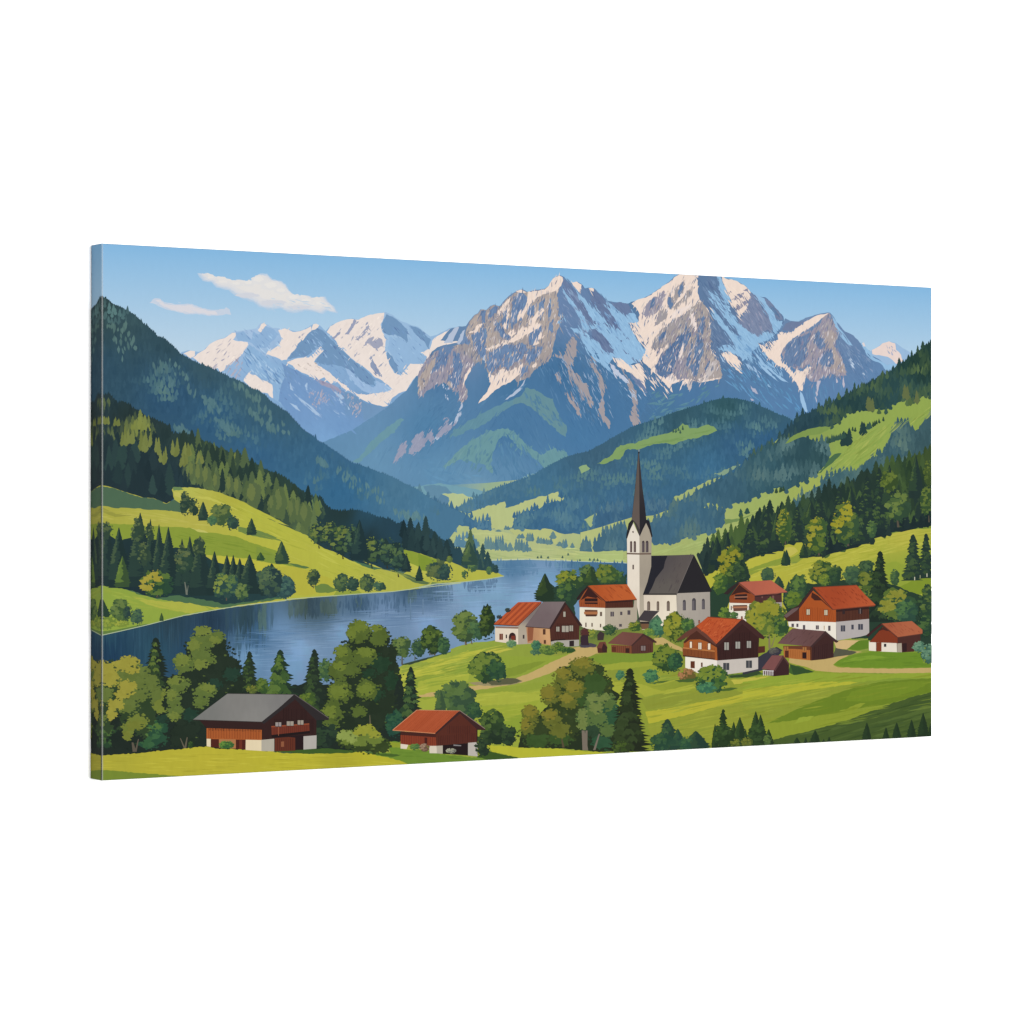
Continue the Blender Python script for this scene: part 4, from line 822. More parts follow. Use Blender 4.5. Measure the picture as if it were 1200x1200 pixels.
# ---- left shore: meadows, forest, trees
lf = Part('painted_forest', label='dark conifer forest sloping down on the left above the meadow')
toplf = T('A 40,980 120,970 165,955 185,985 215,1010 240,1000 270,1015 300,1040 340,1055 380,1090 410,1100 440,1110 500,1140 540,1192 B 570,190 610,188 650,205 680,212 720,235 760,248 800,275 850,290 885,310 920,292 945,330 965,322 985,350 1030,370 1070,395 1110,415 1150,425 1200,450 E 0,270 40,300 90,320 150,345 190,370 230,395 270,425 310,450 350,465 380,460 410,510 440,535 500,545 560,538 600,540 660,560 720,580 780,590 820,615 860,615 890,660 920,655 945,630 970,665 990,645 1020,650 1050,670 1080,705 1110,720 1135,705 1160,745 H -10,635 0,625 30,650 50,655 75,650 110,680 135,690 155,740 175,708 205,735 215,765 245,755 262,800')
clf = BG((120, 480, (42, 66, 74)), (150, 500, (42, 62, 62)), (140, 550, (42, 68, 74)), (200, 570, (38, 62, 74)), (250, 530, (54, 78, 62)), (300, 550, (50, 76, 64)), (330, 580, (46, 72, 64)), (400, 600, (38, 64, 66)), (430, 630, (36, 62, 72)), (430, 605, (42, 82, 108)), (460, 625, (40, 74, 96)), (480, 630, (38, 70, 86)), (520, 640, (44, 78, 92)), (560, 660, (44, 80, 94)))
lfp = treeline(toplf, 2.6, 3.2, R) + T('H 300,720 325,712 345,790 362,800 375,795 390,830 415,815 440,860 460,865 470,912 370,895 280,885 200,850 100,835 0,800 E 1200,875 1000,820 860,780 880,900 700,880 560,840 480,800 350,755 300,690 150,625 0,552 B 1200,725 1100,670 950,590 800,535 650,506 540,505 545,570 500,602 420,570 300,548 200,512 120,495 40,530')
lf.add(lfp, clf)
flf = T('A 40,1040 130,1010 230,1050 330,1100 500,1180 B 570,230 680,250 850,330 1000,400 1190,480 E 90,350 270,450 370,500 400,540 340,640 300,690 150,625 0,552 B 1200,725 1100,670 950,590 800,535 650,506 560,500 500,600 300,548 120,495 40,530')
def lf_hi(x, y): return (124, 134, 64) if x < 345 else (96, 118, 70)
forest(lf, flf, 13, clf, lf_hi, R, sp=.42, rowk=.42, rnd=.4, freq=.8, bias=-.02)
forest(lf, T('B 560,250 640,260 850,330 1050,430 1200,500 E 90,380 270,480 360,560 300,680 100,590 0,540 B 1100,660 950,570 800,510 700,480 600,300'), 22, lambda x, y: mix(clf(x, y), (30, 52, 52), .4), (102, 120, 66), R, sp=.36, rowk=.5, rnd=.55, bias=.05)
forest(lf, T('B 130,240 230,260 420,300 520,420 530,570 440,550 260,520 130,480'), 26, (38, 60, 68), (50, 78, 74), R, sp=.42, rowk=.5, rnd=.4)
for x, y, h, w in ((250, 230, 110, 46), (290, 215, 90, 40), (370, 260, 130, 60), (455, 280, 110, 44), (545, 290, 100, 50), (140, 110, 60, 36), (205, 120, 60, 30), (620, 300, 90, 50), (690, 350, 80, 40), (395, 240, 90, 34), (600, 350, 80, 40), (480, 330, 90, 40)):
    q = T('B %d,%d' % (x, y + 20))[0]
    for k in range(5): lf.add(spike(q[0] + R.uniform(-4, 4), q[1] + R.uniform(-2, 4), h / 5 * R.uniform(.6, 1), w / 5 * .6, R), vary((112, 122, 62), 6, R))
for s in ('B 655,480 690,480 735,510 790,530', ):
    for x, y in T(s): lf.add(spike(x, y, 30, 9, R), (92, 112, 70))
for x, yb, hh, w in ((650, 470, 120, 40), (690, 500, 140, 50), (735, 515, 140, 56), (790, 535, 120, 44), (870, 560, 130, 50), (915, 580, 140, 50), (1010, 640, 170, 90), (1120, 680, 130, 60), (1165, 700, 200, 70)):
    q = T('B %d,%d' % (x, yb))[0]; lf.add(jag(blob(q[0], q[1] - hh / 10, w / 10, hh / 10, R, .1), .3, 3, R), (86, 104, 66)); lf.add(blob(q[0] - w / 30, q[1] - hh / 8, w / 18, hh / 16, R, .15), (104, 118, 66))
for x, yb, hh, w in ((140, 600, 190, 80), (95, 560, 110, 50), (210, 620, 150, 50), (245, 620, 160, 40), (290, 650, 160, 70)):
    q = T('E %d,%d' % (x, yb))[0]; lf.add(blob(q[0], q[1] - hh / 10, w / 10, hh / 10, R, .1), (84, 104, 64)); lf.add(blob(q[0] - w / 30, q[1] - hh / 8, w / 18, hh / 16, R, .15), (98, 114, 66))
forest(lf, T('H 0,660 60,670 130,720 170,770 200,770 210,850 100,830 0,800 E 1000,810 870,770 860,660 950,650'), 20, (34, 60, 68), (48, 76, 78), R, sp=.42, rowk=.5)
forest(lf, T('H 250,820 280,750 320,720 345,800 400,830 460,880 465,910 370,890 280,885'), 16, (46, 78, 84), (86, 112, 78), R, sp=.42, rowk=.5)

lmw = Part('painted_meadow', label='sunny yellow green meadow slope on the left lake shore')
cm = BG((125, 600, (174, 166, 64)), (180, 605, (180, 172, 68)), (230, 600, (184, 172, 70)), (270, 590, (180, 172, 60)), (220, 575, (186, 182, 78)), (290, 600, (184, 180, 62)), (330, 620, (184, 180, 62)), (400, 650, (184, 180, 62)), (450, 680, (180, 176, 70)), (350, 690, (182, 178, 62)), (310, 680, (190, 180, 60)))
lmw.add(jag(T('B 30,545 60,530 120,495 160,500 200,512 250,530 300,546 360,565 420,568 460,585 500,600 545,575 530,520 540,505 590,507 650,506 720,515 800,533 870,560 950,590 1010,625 1100,668 1200,722 E 60,585 150,625 230,660 300,688 350,735 400,765 450,780 500,805 560,838 630,852 700,878 780,895 860,912 880,900 862,770 930,785 1000,806 1100,845 1200,872 H 100,835 200,845 280,883 370,892 470,908 505,925 400,944 250,960 100,970 0,990 E 1030,978 960,998 800,1016 600,1030 400,1045 300,1055 0,1090 C 850,114 600,158 400,208 250,240 120,272 60,245 0,240'), .4, 3, R), cm)
SH1 = (76, 106, 80)
on(lmw, SH1, 'B 30,560 60,532 120,497 200,513 300,548 360,566 420,569 500,602 545,577 580,600 600,640 640,660 560,648 480,640 400,638 330,628 250,625 200,628 160,618 120,614 60,626 0,650')
for s, c in (('B 60,720 120,714 220,722 330,720 380,735 500,735 580,738 650,745 720,768 800,775 900,792 1000,830 1060,852 1150,880 1140,930 1070,932 1000,925 900,915 800,905 700,900 500,860 200,830 60,760', (134, 152, 52)),
             ('B 640,745 720,758 745,772 680,765', (196, 188, 96)), ('B 800,905 900,920 1000,935 1100,948 1140,960 1200,960 1200,1080 1000,1120 800,1000', (192, 182, 60)),
             ('E 0,750 40,768 95,790 150,840 210,855 280,868 315,880 250,880 180,862 60,845 0,835', (126, 146, 56)), ('E 190,850 250,858 312,875 290,882 230,870', (86, 116, 66)),
             ('E 0,665 60,680 140,712 150,722 60,705 0,690', (112, 134, 62)), ('E 120,870 220,870 330,900 440,940 460,960 440,1000 300,1040 200,1030 100,960', (184, 174, 58)),
             ('E 340,985 380,970 420,975 470,1010 420,1025 350,1020', (106, 130, 62)), ('E 470,1010 600,1010 620,1028 450,1045', (150, 158, 60)),
             ('E 862,770 930,786 1000,806 1100,846 1100,900 1020,890 950,870 870,850', (136, 154, 50)), ('E 860,830 950,870 1000,900 990,930 900,900', (190, 184, 72)),
             ('H 0,790 60,820 100,836 110,850 60,900 0,890', (124, 146, 46)), ('E 780,890 830,900 900,920 960,945 1020,965 1000,975 930,965 860,925', (88, 112, 70)), ('E 560,830 620,850 680,865 740,880 690,890 620,865', (72, 110, 80)),
             ('B 640,560 760,580 860,620 940,640 840,600 740,560', (196, 188, 80)), ('B 540,530 575,535 590,570 545,555', (196, 186, 86)), ('B 535,505 580,503 600,520 540,525', (104, 132, 80)),
             ('B 920,735 980,745 1060,765 1150,800 1100,808 1000,790 920,765', (108, 132, 66)), ('B 120,620 200,660 300,668 200,680 120,650', (156, 150, 60)), ('E 1020,975 1030,960 1080,965 1200,950 H 150,965 0,985', (110, 134, 72))):
    lmw.add(jag(T(s), .5, 3, R), c)
strokes(lmw, T('B 650,520 950,610 1200,730 E 150,640 450,790 880,920 960,980 600,1000 400,900 150,800 B 1000,740'), 60, 22, 1.5, .4, (192, 186, 74), R, .1, 6)
strokes(lmw, T('B 650,520 950,610 1200,730 E 150,640 450,790 880,920 960,980 600,1000 400,900 150,800 B 1000,740'), 50, 22, 1.3, .4, (168, 168, 56), R, .1, 6)
strokes(lmw, T('B 120,630 400,650 600,680 800,760 500,720 120,700'), 30, 24, 1.4, .1, (192, 180, 84), R, .1, 6)
strokes(lmw, T('B 540,760 900,820 1100,900 800,890 600,820'), 30, 24, 1.4, .2, (120, 142, 46), R, .1, 6)
# low bank by the water
on(lmw, (146, 162, 60), 'B 0,1130 60,1100 120,1080 180,1085 250,1100 300,1115 350,1135 420,1150 500,1165 C 560,80 650,88 720,100 780,122 600,158 400,207 250,243 120,270 60,246 0,235')
on(lmw, (176, 174, 66), 'C 300,50 450,70 560,80 650,88 720,102 760,120 640,145 560,130 450,110 380,90')
on(lmw, (76, 110, 74), 'B 250,1100 330,1110 420,1145 540,1130 700,1120 900,1120 1200,1090 C 1200,55 950,92 840,110 780,110 720,100 650,86 560,76 480,66 400,48 340,35')
on(lmw, (96, 124, 60), 'C 60,222 120,250 200,240 290,222 380,205 400,208 250,243 120,271 60,246', .3)
strokes(lmw, T('B 100,1100 250,1120 C 400,70 600,100 700,120 500,150 300,100 150,60'), 26, 22, 1.4, .15, (166, 172, 64), R, .1, 6)
line(lmw, T('C 40,235 62,247 120,272 250,243 400,208 600,156 850,112 950,97 1200,68 E 170,1063 300,1052 400,1045 600,1030 800,1016 900,1003 1000,980 1060,970 1200,966 H 0,996 100,972 250,961 400,944 500,926'), .9, (172, 186, 160))

# ================================================================== trees on the left bank
def con(s, yt, yb, w, dark, mid, lite, label=None, litk=.8, tile=None):
    """conifer given in 5 x tile pixels"""
    p = Part('painted_conifer', label=label)
    ox, oy = TILES[tile or s[0]]; x = float(s.split()[-1])
    conifer(p, ox + x / 5, oy + yt / 5, oy + yb / 5, w / 5, dark, mid, lite, R, litk)
    return p
def dec(tile, x, y, w, h, dark, mid, lite, label=None, trunk=None, dens=1.0, name='painted_tree', tc=(92, 84, 70)):
    p = Part(name, label=label); ox, oy = TILES[tile]
    if trunk:
        t = Part('painted_trunk', p)
        for tr in trunk:
            a, b = (ox + tr[0] / 5, oy + tr[1] / 5), (ox + tr[2] / 5, oy + tr[3] / 5); ww = (tr[4] if len(tr) > 4 else 14) / 5
            t.add([(a[0] - ww * .25, a[1]), (a[0] + ww * .25, a[1]), (b[0] + ww * .5, b[1]), (b[0] - ww * .5, b[1])], tc)
    crown(p, ox + x / 5, oy + y / 5, w / 5, h / 5, dark, mid, lite, R, dens)
    return p
dk1 = (36, 60, 60)
under = Part('painted_thicket')
under.add(jag(T('B 20,760 60,740 110,730 160,780 220,820 300,800 380,800 450,820 540,860 620,860 700,880 760,930 850,960 950,960 1020,1010 1100,1000 1180,1010 1240,1040 E 60,870 130,920 200,960 235,1020 200,1045 80,1050 0,1062 C 1200,40 1080,58 900,88 820,90 800,78 700,62 560,38 440,55 380,40 300,10 200,-10 120,-20 60,-10 20,10'), .8, 3, R), BG((120, 640, (36, 62, 66)), (150, 680, (34, 56, 66)), (220, 690, (38, 66, 68)), (300, 690, (40, 70, 74)), (330, 690, (44, 80, 84))))
LG, MG = (92, 108, 66), (62, 88, 66)
for a in (('B 100', 698, 1080, 60), ('B 150', 700, 1080, 100), ('B 220', 738, 1095, 120), ('B 345', 652, 1090, 140), ('B 405', 688, 1090, 80), ('B 455', 720, 1095, 80), ('B 510', 735, 1130, 110),
          ('B 590', 805, 1130, 80), ('B 636', 790, 1120, 90), ('B 695', 788, 1140, 120), ('B 780', 878, 1140, 90), ('B 853', 900, 1130, 90), ('B 890', 900, 1130, 70), ('B 928', 920, 1130, 80), ('B 985', 897, 1130, 120), ('B 1115', 950, 1140, 130)):
    con(a[0], a[1], a[2], a[3], vary(dk1, 4, R), (46, 72, 64), (70, 92, 66), litk=.6)
for x, y, w, h in ((150, 760, 80, 110), (330, 760, 90, 170), (400, 780, 60, 140), (600, 920, 100, 170), (690, 860, 80, 130), (370, 900, 80, 160)):
    q = T('B %d,%d' % (x, y))[0]; crown(under, q[0], q[1], w / 5, h / 5, (52, 76, 60), (74, 94, 62), (88, 104, 64), R, .5)
con('B 240', 905, 1090, 80, (60, 86, 52), (92, 118, 52), (104, 128, 54), litk=1.4)
dec('B', 445, 1070, 190, 175, (46, 80, 58), (84, 110, 50), (166, 150, 54), 'round yellow lit tree at the dark wood edge on the left bank', [(440, 1110, 445, 1150)], 1.2)
dec('B', 600, 930, 110, 170, (48, 76, 62), (70, 92, 66), (92, 106, 66), 'grey green tree with a pale forked trunk', [(606, 1060, 618, 1135, 12), (626, 1080, 618, 1135, 6)], 1.0, tc=(108, 114, 102))
dec('B', 830, 1090, 120, 170, (48, 80, 74), (70, 100, 64), (120, 136, 60), 'narrow green tree with an olive lit top by the shore', [(850, 1130, 850, 1170, 8)])
dec('B', 890, 1080, 90, 140, (48, 82, 78), (74, 104, 68), (90, 116, 64)); dec('B', 945, 1120, 90, 110, (58, 88, 62), (88, 112, 62), (104, 124, 66), name='painted_shrub')
dec('B', 1110, 1060, 160, 190, (48, 76, 74), (66, 94, 76), (80, 104, 72)); dec('B', 1185, 1090, 110, 150, (52, 84, 84), (62, 96, 90), (74, 108, 92), name='painted_shrub')
dec('E', 90, 960, 150, 190, (44, 70, 72), (66, 92, 72), (84, 106, 72)); dec('E', 185, 990, 90, 120, (48, 80, 84), (60, 94, 88), (70, 104, 90), name='painted_shrub')
# lone trees on the meadow
dec('B', 610, 600, 70, 150, (46, 72, 62), (58, 82, 62), (80, 98, 66)); dec('B', 660, 620, 60, 110, (44, 70, 60), (56, 80, 62), (74, 94, 64)); con('B 713', 588, 700, 64, (44, 70, 62), (54, 80, 66), (66, 90, 66))
dec('B', 825, 670, 130, 140, (66, 92, 58), (84, 106, 60), (102, 118, 62), 'broad olive tree standing on the upper left meadow'); dec('B', 888, 715, 74, 100, (46, 74, 68), (54, 84, 72), (62, 92, 70)); dec('B', 765, 700, 60, 60, (62, 100, 74), (72, 110, 74), (82, 118, 74), name='painted_shrub')
con('B 997', 685, 785, 62, (44, 70, 62), (56, 82, 60), (78, 98, 62)); con('B 1172', 820, 950, 80, (44, 72, 66), (62, 90, 58), (84, 106, 60)); con('B 1050', 885, 935, 50, (60, 90, 52), (70, 104, 52), (80, 112, 50))
con('E 150', 722, 855, 86, (48, 76, 62), (66, 92, 60), (88, 106, 62)); con('E 25', 785, 832, 44, (50, 82, 54), (66, 96, 52), (80, 106, 50))
dec('E', 335, 935, 80, 110, (50, 74, 62), (66, 88, 60), (86, 104, 58), 'small dark oval tree alone on the meadow above the shore', [(335, 980, 335, 997, 6)]); 
dec('E', 500, 965, 100, 120, (56, 84, 66), (74, 100, 64), (90, 112, 64)); dec('E', 565, 975, 80, 100, (46, 74, 66), (54, 82, 70), (64, 92, 72), name='painted_shrub'); dec('E', 655, 965, 100, 110, (52, 78, 66), (72, 96, 62), (90, 110, 60)); dec('E', 715, 985, 60, 60, (56, 88, 76), (64, 98, 78), (74, 106, 78), name='painted_shrub'); con('E 742', 960, 1005, 40, (50, 78, 66), (60, 88, 68), (70, 98, 66))
# row of broad trees at the forest foot
for x, y, w, h, lt in ((365, 680, 110, 150, 1), (435, 680, 100, 160, 1), (505, 720, 130, 190, 1), (560, 720, 90, 200, 0), (675, 780, 120, 180, 1), (765, 780, 110, 180, 0), (830, 820, 110, 200, 0)):
    dec('E', x, y, w, h, (40, 66, 64), (70, 96, 60) if lt else (58, 88, 70), (104, 120, 58) if lt else (80, 106, 66), trunk=[(x, y + h * .45, x + 4, y + h * .56, 9)], dens=.9, tc=(60, 60, 48))
con('E 880', 800, 900, 56, (36, 60, 64), (44, 70, 66), (50, 76, 66)); con('E 605', 595, 830, 90, (34, 60, 66), (46, 74, 70), (58, 86, 70), litk=.6)
con('E 955', 862, 955, 46, (38, 64, 62), (44, 72, 62), (52, 80, 60))
dec('H', 110, 890, 130, 140, (52, 80, 70), (74, 94, 64), (92, 108, 64), 'round grey green tree on the headland by the lake'); dec('H', 160, 905, 90, 110, (44, 74, 74), (50, 80, 76), (60, 90, 76)); dec('H', 315, 875, 54, 60, (64, 96, 70), (78, 108, 68), (92, 120, 66), name='painted_shrub')
dec('H', 272, 915, 36, 50, (58, 88, 70), (70, 100, 68), (82, 112, 66), name='painted_shrub'); dec('H', 415, 893, 38, 46, (62, 94, 72), (74, 106, 70), (84, 114, 66), name='painted_shrub'); dec('H', 182, 828, 32, 40, (84, 106, 60), (96, 118, 58), (108, 126, 58), name='painted_shrub'); con('H 5', 865, 955, 46, (38, 64, 62), (44, 72, 62), (52, 80, 60)); con('H 300', 725, 860, 100, (50, 80, 72), (72, 98, 66), (88, 112, 66)); dec('H', 455, 885, 28, 50, (40, 72, 82), (46, 78, 82), (54, 86, 82), name='painted_shrub')
# shrubs on the bank, far left
dec('C', 235, 130, 130, 150, (64, 92, 56), (80, 106, 58), (96, 118, 60)); dec('C', 325, 165, 80, 110, (54, 84, 74), (66, 96, 74), (78, 108, 72), name='painted_shrub'); dec('C', 270, 140, 50, 80, (44, 70, 68), (50, 78, 68), (58, 86, 68), name='painted_shrub'); con('C 125', 60, 180, 90, (44, 72, 56), (54, 82, 54), (70, 94, 54))
dec('C', 150, 200, 160, 80, (108, 132, 52), (136, 152, 56), (150, 160, 58), 'low bright yellow green bush at the left lake edge', name='painted_shrub'); dec('C', 235, 205, 90, 40, (120, 140, 52), (150, 158, 58), (162, 164, 60), name='painted_shrub'); con('C 470', 140, 188, 26, (56, 84, 50), (66, 94, 50), (76, 100, 48))

# ================================================================== village ground
g = Part('painted_field', label='striped green and yellow fields around the village')
cg = BG((500, 790, (176, 176, 58)), (480, 830, (160, 166, 58)), (540, 760, (146, 160, 60)), (620, 780, (146, 156, 56)), (560, 830, (156, 162, 54)), (620, 830, (160, 166, 54)), (720, 770, (134, 146, 50)), (760, 800, (154, 158, 48)), (800, 830, (142, 148, 44)), (840, 850, (146, 150, 48)), (900, 800, (146, 154, 46)), (960, 790, (136, 152, 46)), (920, 840, (146, 152, 44)), (1050, 760, (120, 148, 48)), (1050, 700, (130, 148, 46)), (1085, 690, (130, 146, 40)), (700, 720, (70, 92, 60)), (830, 730, (96, 116, 60)), (980, 740, (128, 146, 56)))
g.add(jag(T('P 440,800 F 820,470 860,448 930,432 1000,412 1060,395 1140,372 I 190,352 240,335 290,322 340,312 400,310 450,303 P 582,745 640,738 700,730 760,735 820,728 900,715 960,700 1000,690 1110,680 1110,930 440,930'), .4, 3, R), cg)
hill = Part('painted_field', label='bright yellow hillside field below the dark forest edge on the right')
ch = BG((830, 680, (184, 176, 56)), (880, 660, (190, 180, 62)), (940, 640, (178, 172, 56)), (1000, 640, (186, 178, 62)), (1060, 625, (190, 178, 66)), (1080, 660, (150, 160, 52)), (960, 670, (188, 178, 62)), (1040, 680, (150, 158, 54)), (900, 690, (180, 170, 56)), (1060, 700, (130, 150, 44)))
hill.add(jag(T('K 700,925 735,908 800,885 860,860 980,825 1100,790 1200,750 N 50,770 140,735 210,705 290,680 362,655 380,768 450,755 520,735 620,700 700,678 830,628 900,600 980,580 1050,568 1110,563 1110,1300 700,1300 K 700,1100 700,980'), .4, 3, R), ch)
for s, c in (('K 975,850 1050,820 1120,790 1200,760 1200,790 1100,835 1000,880 985,870', (186, 178, 60)), ('K 980,885 1080,850 1200,810 1200,850 1080,880 990,915', (134, 150, 54)), ('N 40,860 120,830 230,790 300,760 340,735 370,760 330,790 200,810 100,845 50,870', (138, 152, 56)), ('N 250,710 300,705 325,730 280,760 250,745', (196, 182, 80)),
             ('N 500,735 570,710 640,700 700,678 830,628 900,598 980,582 1060,566 1110,564 1110,595 1000,600 900,620 840,640 760,665 680,695 600,715 520,748', (122, 142, 54)), ('N 495,745 530,722 575,708 560,725 515,745', (140, 160, 100)), ('N 270,810 300,790 330,790 310,803', (126, 142, 60)),
             ('N 840,800 900,790 1000,830 1110,780 1110,870 1000,900 920,935 850,860', (148, 158, 52)), ('N 920,940 1000,900 1110,870 1110,1060 1050,1040 960,1000 900,950', (124, 144, 40)), ('N 960,1000 1050,980 1060,1040 1010,1050', (176, 174, 60))):
    hill.add(jag(T(s), .5, 3, R), c)
strokes(hill, T('N 40,850 400,760 800,650 1107,600 1107,700 800,760 600,800 400,850 100,880'), 70, 26, 1.6, -.22, (196, 186, 74), R, .1, 6)
strokes(hill, T('N 40,850 400,760 800,650 1107,600 1107,700 800,760 600,800 400,850 100,880'), 60, 26, 1.4, -.22, (166, 164, 50), R, .1, 6)
# forest band behind that field
ff = Part('painted_forest', label='dark mixed forest band above the yellow field on the right')
ffp = treeline(T('K 680,800 700,792 730,770 760,765 780,730 800,700 820,735 860,672 880,670 920,665 960,650 990,620 1010,650 1040,650 1060,580 1090,535 1110,570 1150,560 1170,570 1200,520 N 30,575 45,570 80,620 110,530 140,485 165,530 200,492 230,500 270,480 330,470 360,430 400,420 440,430 480,425 520,400 565,352 600,360 640,345 680,300 730,290 770,265 800,240 825,270 860,225 890,215 930,215 965,190 1015,165 1050,180 1085,165 1110,150'), 1.8, 3, R)
cff = BG((820, 650, (44, 66, 66)), (860, 640, (40, 62, 58)), (900, 620, (40, 64, 58)), (950, 610, (42, 68, 60)), (1000, 590, (42, 66, 56)), (1060, 560, (44, 70, 48)), (1080, 600, (38, 60, 56)), (1030, 610, (34, 54, 58)), (840, 670, (36, 56, 56)), (1000, 630, (34, 52, 56)), (1080, 540, (62, 84, 44)))
ffp += T('N 1110,563 1060,567 980,582 900,600 830,630 700,680 620,702 520,736 450,756 380,768 362,657 290,682 210,706 140,736 50,772 K 1200,752 1100,792 980,828 860,862 800,887 735,910 720,900')
ff.add(ffp, cff)
forest(ff, T('K 700,800 800,720 880,690 1000,640 1090,570 1200,550 N 50,590 140,510 250,500 400,440 560,370 680,320 800,260 960,210 1107,180 1107,540 900,580 700,660 500,720 380,750 360,640 200,690 0,770 K 1000,810 740,900'), 19, cff, (72, 98, 52), R, sp=.34, rowk=.4, rnd=.5, bias=.02)
forest(ff, T('N 700,620 900,570 1107,520 1107,560 900,595 700,670 500,730 400,740 560,660'), 16, (34, 54, 56), (44, 66, 58), R, sp=.4, rowk=.5)
for x, yt, yb, w in ((1090, 535, 800, 110), (990, 615, 810, 100), (1150, 560, 780, 80), (800, 695, 860, 90), (860, 665, 860, 70)): con('K %d' % x, yt, yb, w, (36, 58, 58), (44, 68, 58), (56, 80, 56), litk=.7)
for x, yt, yb, w in ((45, 570, 760, 100), (143, 480, 730, 120), (200, 490, 700, 70), (320, 470, 680, 100), (565, 350, 640, 110), (635, 345, 600, 90), (800, 240, 600, 110), (450, 420, 600, 110), (730, 290, 600, 110), (700, 400, 690, 110), (860, 222, 500, 90), (1015, 165, 420, 80), (400, 430, 600, 80)):
    con('N %d' % x, yt, yb, w, (40, 62, 58), (50, 76, 56), (72, 96, 54), litk=.7)
Y1 = (150, 142, 44)
dec('N', 245, 590, 90, 230, (70, 96, 48), (104, 116, 46), Y1, 'tall narrow golden tree at the forest edge', [(250, 660, 250, 690, 8)])
dec('N', 440, 640, 140, 240, (60, 90, 50), (92, 112, 44), Y1, 'golden topped tree at the forest edge above the big farmhouse', [(445, 700, 447, 755, 12)], 1.2)
dec('N', 605, 570, 160, 280, (56, 86, 56), (90, 110, 48), (156, 146, 40), 'tallest golden tree in front of the dark forest', [(610, 640, 618, 700, 14)], 1.4)
dec('N', 915, 470, 150, 200, (54, 82, 58), (76, 102, 56), (100, 120, 58), 'grey green round tree with a thin trunk at the forest edge', [(905, 530, 912, 590, 14)], 1.1)
dec('N', 755, 600, 60, 110, (62, 92, 60), (80, 108, 60), (92, 118, 58)); dec('N', 860, 330, 110, 160, (60, 84, 44), (84, 104, 44), (94, 112, 44)); dec('N', 1080, 440, 80, 200, (56, 84, 50), (84, 106, 50), (98, 116, 50), trunk=[(1090, 520, 1092, 560, 8)])
dec('K', 1185, 640, 80, 190, (60, 90, 48), (96, 112, 46), (140, 138, 44)); dec('N', 1090, 270, 60, 160, (66, 88, 44), (80, 100, 44), (92, 108, 44))
con('N 257', 720, 812, 52, (40, 66, 58), (48, 76, 58), (58, 86, 54)); con('N 358', 680, 770, 52, (42, 66, 54), (54, 80, 50), (66, 90, 50))
con('N 1000', 630, 905, 140, (42, 64, 56), (52, 78, 56), (66, 90, 54), 'dark conifer on the right hillside standing above a fence line', litk=1); con('N 1075', 625, 890, 110, (42, 64, 56), (52, 78, 56), (64, 88, 54), litk=1)
con('K 1195', 775, 865, 40, (44, 70, 56), (54, 80, 54), (62, 88, 50)); con('N 5', 780, 900, 80, (40, 64, 58), (46, 74, 58), (56, 84, 56))

# trees behind the houses
GD, GM, GL = (44, 70, 56), (72, 98, 54), (112, 126, 48)
bt = Pieces('painted_thicket')
bt.add(jag(T('H 690,1060 740,930 800,990 860,960 960,960 1100,950 1200,960 K 270,900 270,1000 60,1020 0,1060 -40,1100 H 920,1160 780,1090'), 1, 3, R), (46, 72, 56))
bt.add(jag(T('K 760,1000 800,960 850,960 990,950 1010,1000 880,1060 840,1150 860,1200 L 770,170 740,140'), 1, 3, R), (44, 72, 54))
bt.add(jag(T('N 240,960 300,920 400,920 560,900 700,900 860,920 1020,980 1107,1000 1107,1300 700,1250 300,1180 240,1040'), 1, 3, R), (44, 70, 54))
dec('K', 40, 920, 100, 130, GD, (66, 96, 62), (92, 116, 58)); dec('K', 150, 915, 130, 120, (58, 88, 56), (84, 108, 52), (104, 122, 50)); dec('K', 220, 935, 100, 90, (48, 80, 58), (66, 98, 58), (82, 112, 56))
con('H 742', 908, 1070, 120, (40, 62, 44), (54, 76, 42), (66, 88, 42), 'dark conifer beside the lake left of the church', litk=1.1)
dec('H', 895, 950, 170, 130, (52, 80, 50), (88, 112, 48), (126, 134, 42), 'sunlit olive tree by the lake left of the church', dens=1.2); con('H 1010', 870, 980, 90, (48, 72, 46), (60, 86, 46), (80, 102, 46)); dec('H', 870, 1020, 120, 130, (44, 74, 56), (58, 90, 58), (80, 108, 52)); dec('H', 1110, 915, 130, 120, (60, 90, 50), (90, 112, 48), (114, 126, 46))
dec('K', 890, 860, 170, 230, (50, 78, 46), (88, 108, 44), (136, 134, 38), 'tall golden green tree right of the church roof', dens=1.5); dec('K', 940, 920, 100, 160, (40, 64, 52), (52, 78, 52), (64, 90, 52)); dec('K', 820, 970, 90, 150, (58, 90, 46), (84, 112, 44), (104, 126, 44))
dec('K', 1095, 915, 70, 80, (56, 84, 66), (66, 96, 66), (76, 104, 66)); con('K 1160', 925, 1000, 70, (44, 70, 62), (52, 80, 62), (62, 88, 62))
dec('N', 150, 870, 90, 90, (54, 84, 66), (64, 94, 66), (74, 102, 66)); con('N 215', 880, 950, 60, (46, 72, 60), (56, 84, 60), (64, 92, 60)); con('N 270', 905, 1040, 70, (42, 68, 62), (52, 80, 64), (60, 88, 62))
dec('N', 335, 940, 120, 170, (54, 84, 56), (70, 100, 56), (86, 114, 52)); dec('N', 300, 1020, 110, 110, (62, 92, 46), (84, 110, 42), (100, 122, 42)); dec('N', 470, 860, 180, 150, (52, 82, 48), (84, 106, 46), (122, 130, 46), 'wide olive tree directly behind the big red roofed farmhouse', dens=1.2); dec('N', 545, 870, 90, 120, (44, 72, 54), (52, 82, 54), (64, 92, 54)); dec('N', 480, 900, 70, 70, (84, 108, 48), (100, 122, 46), (116, 132, 44))
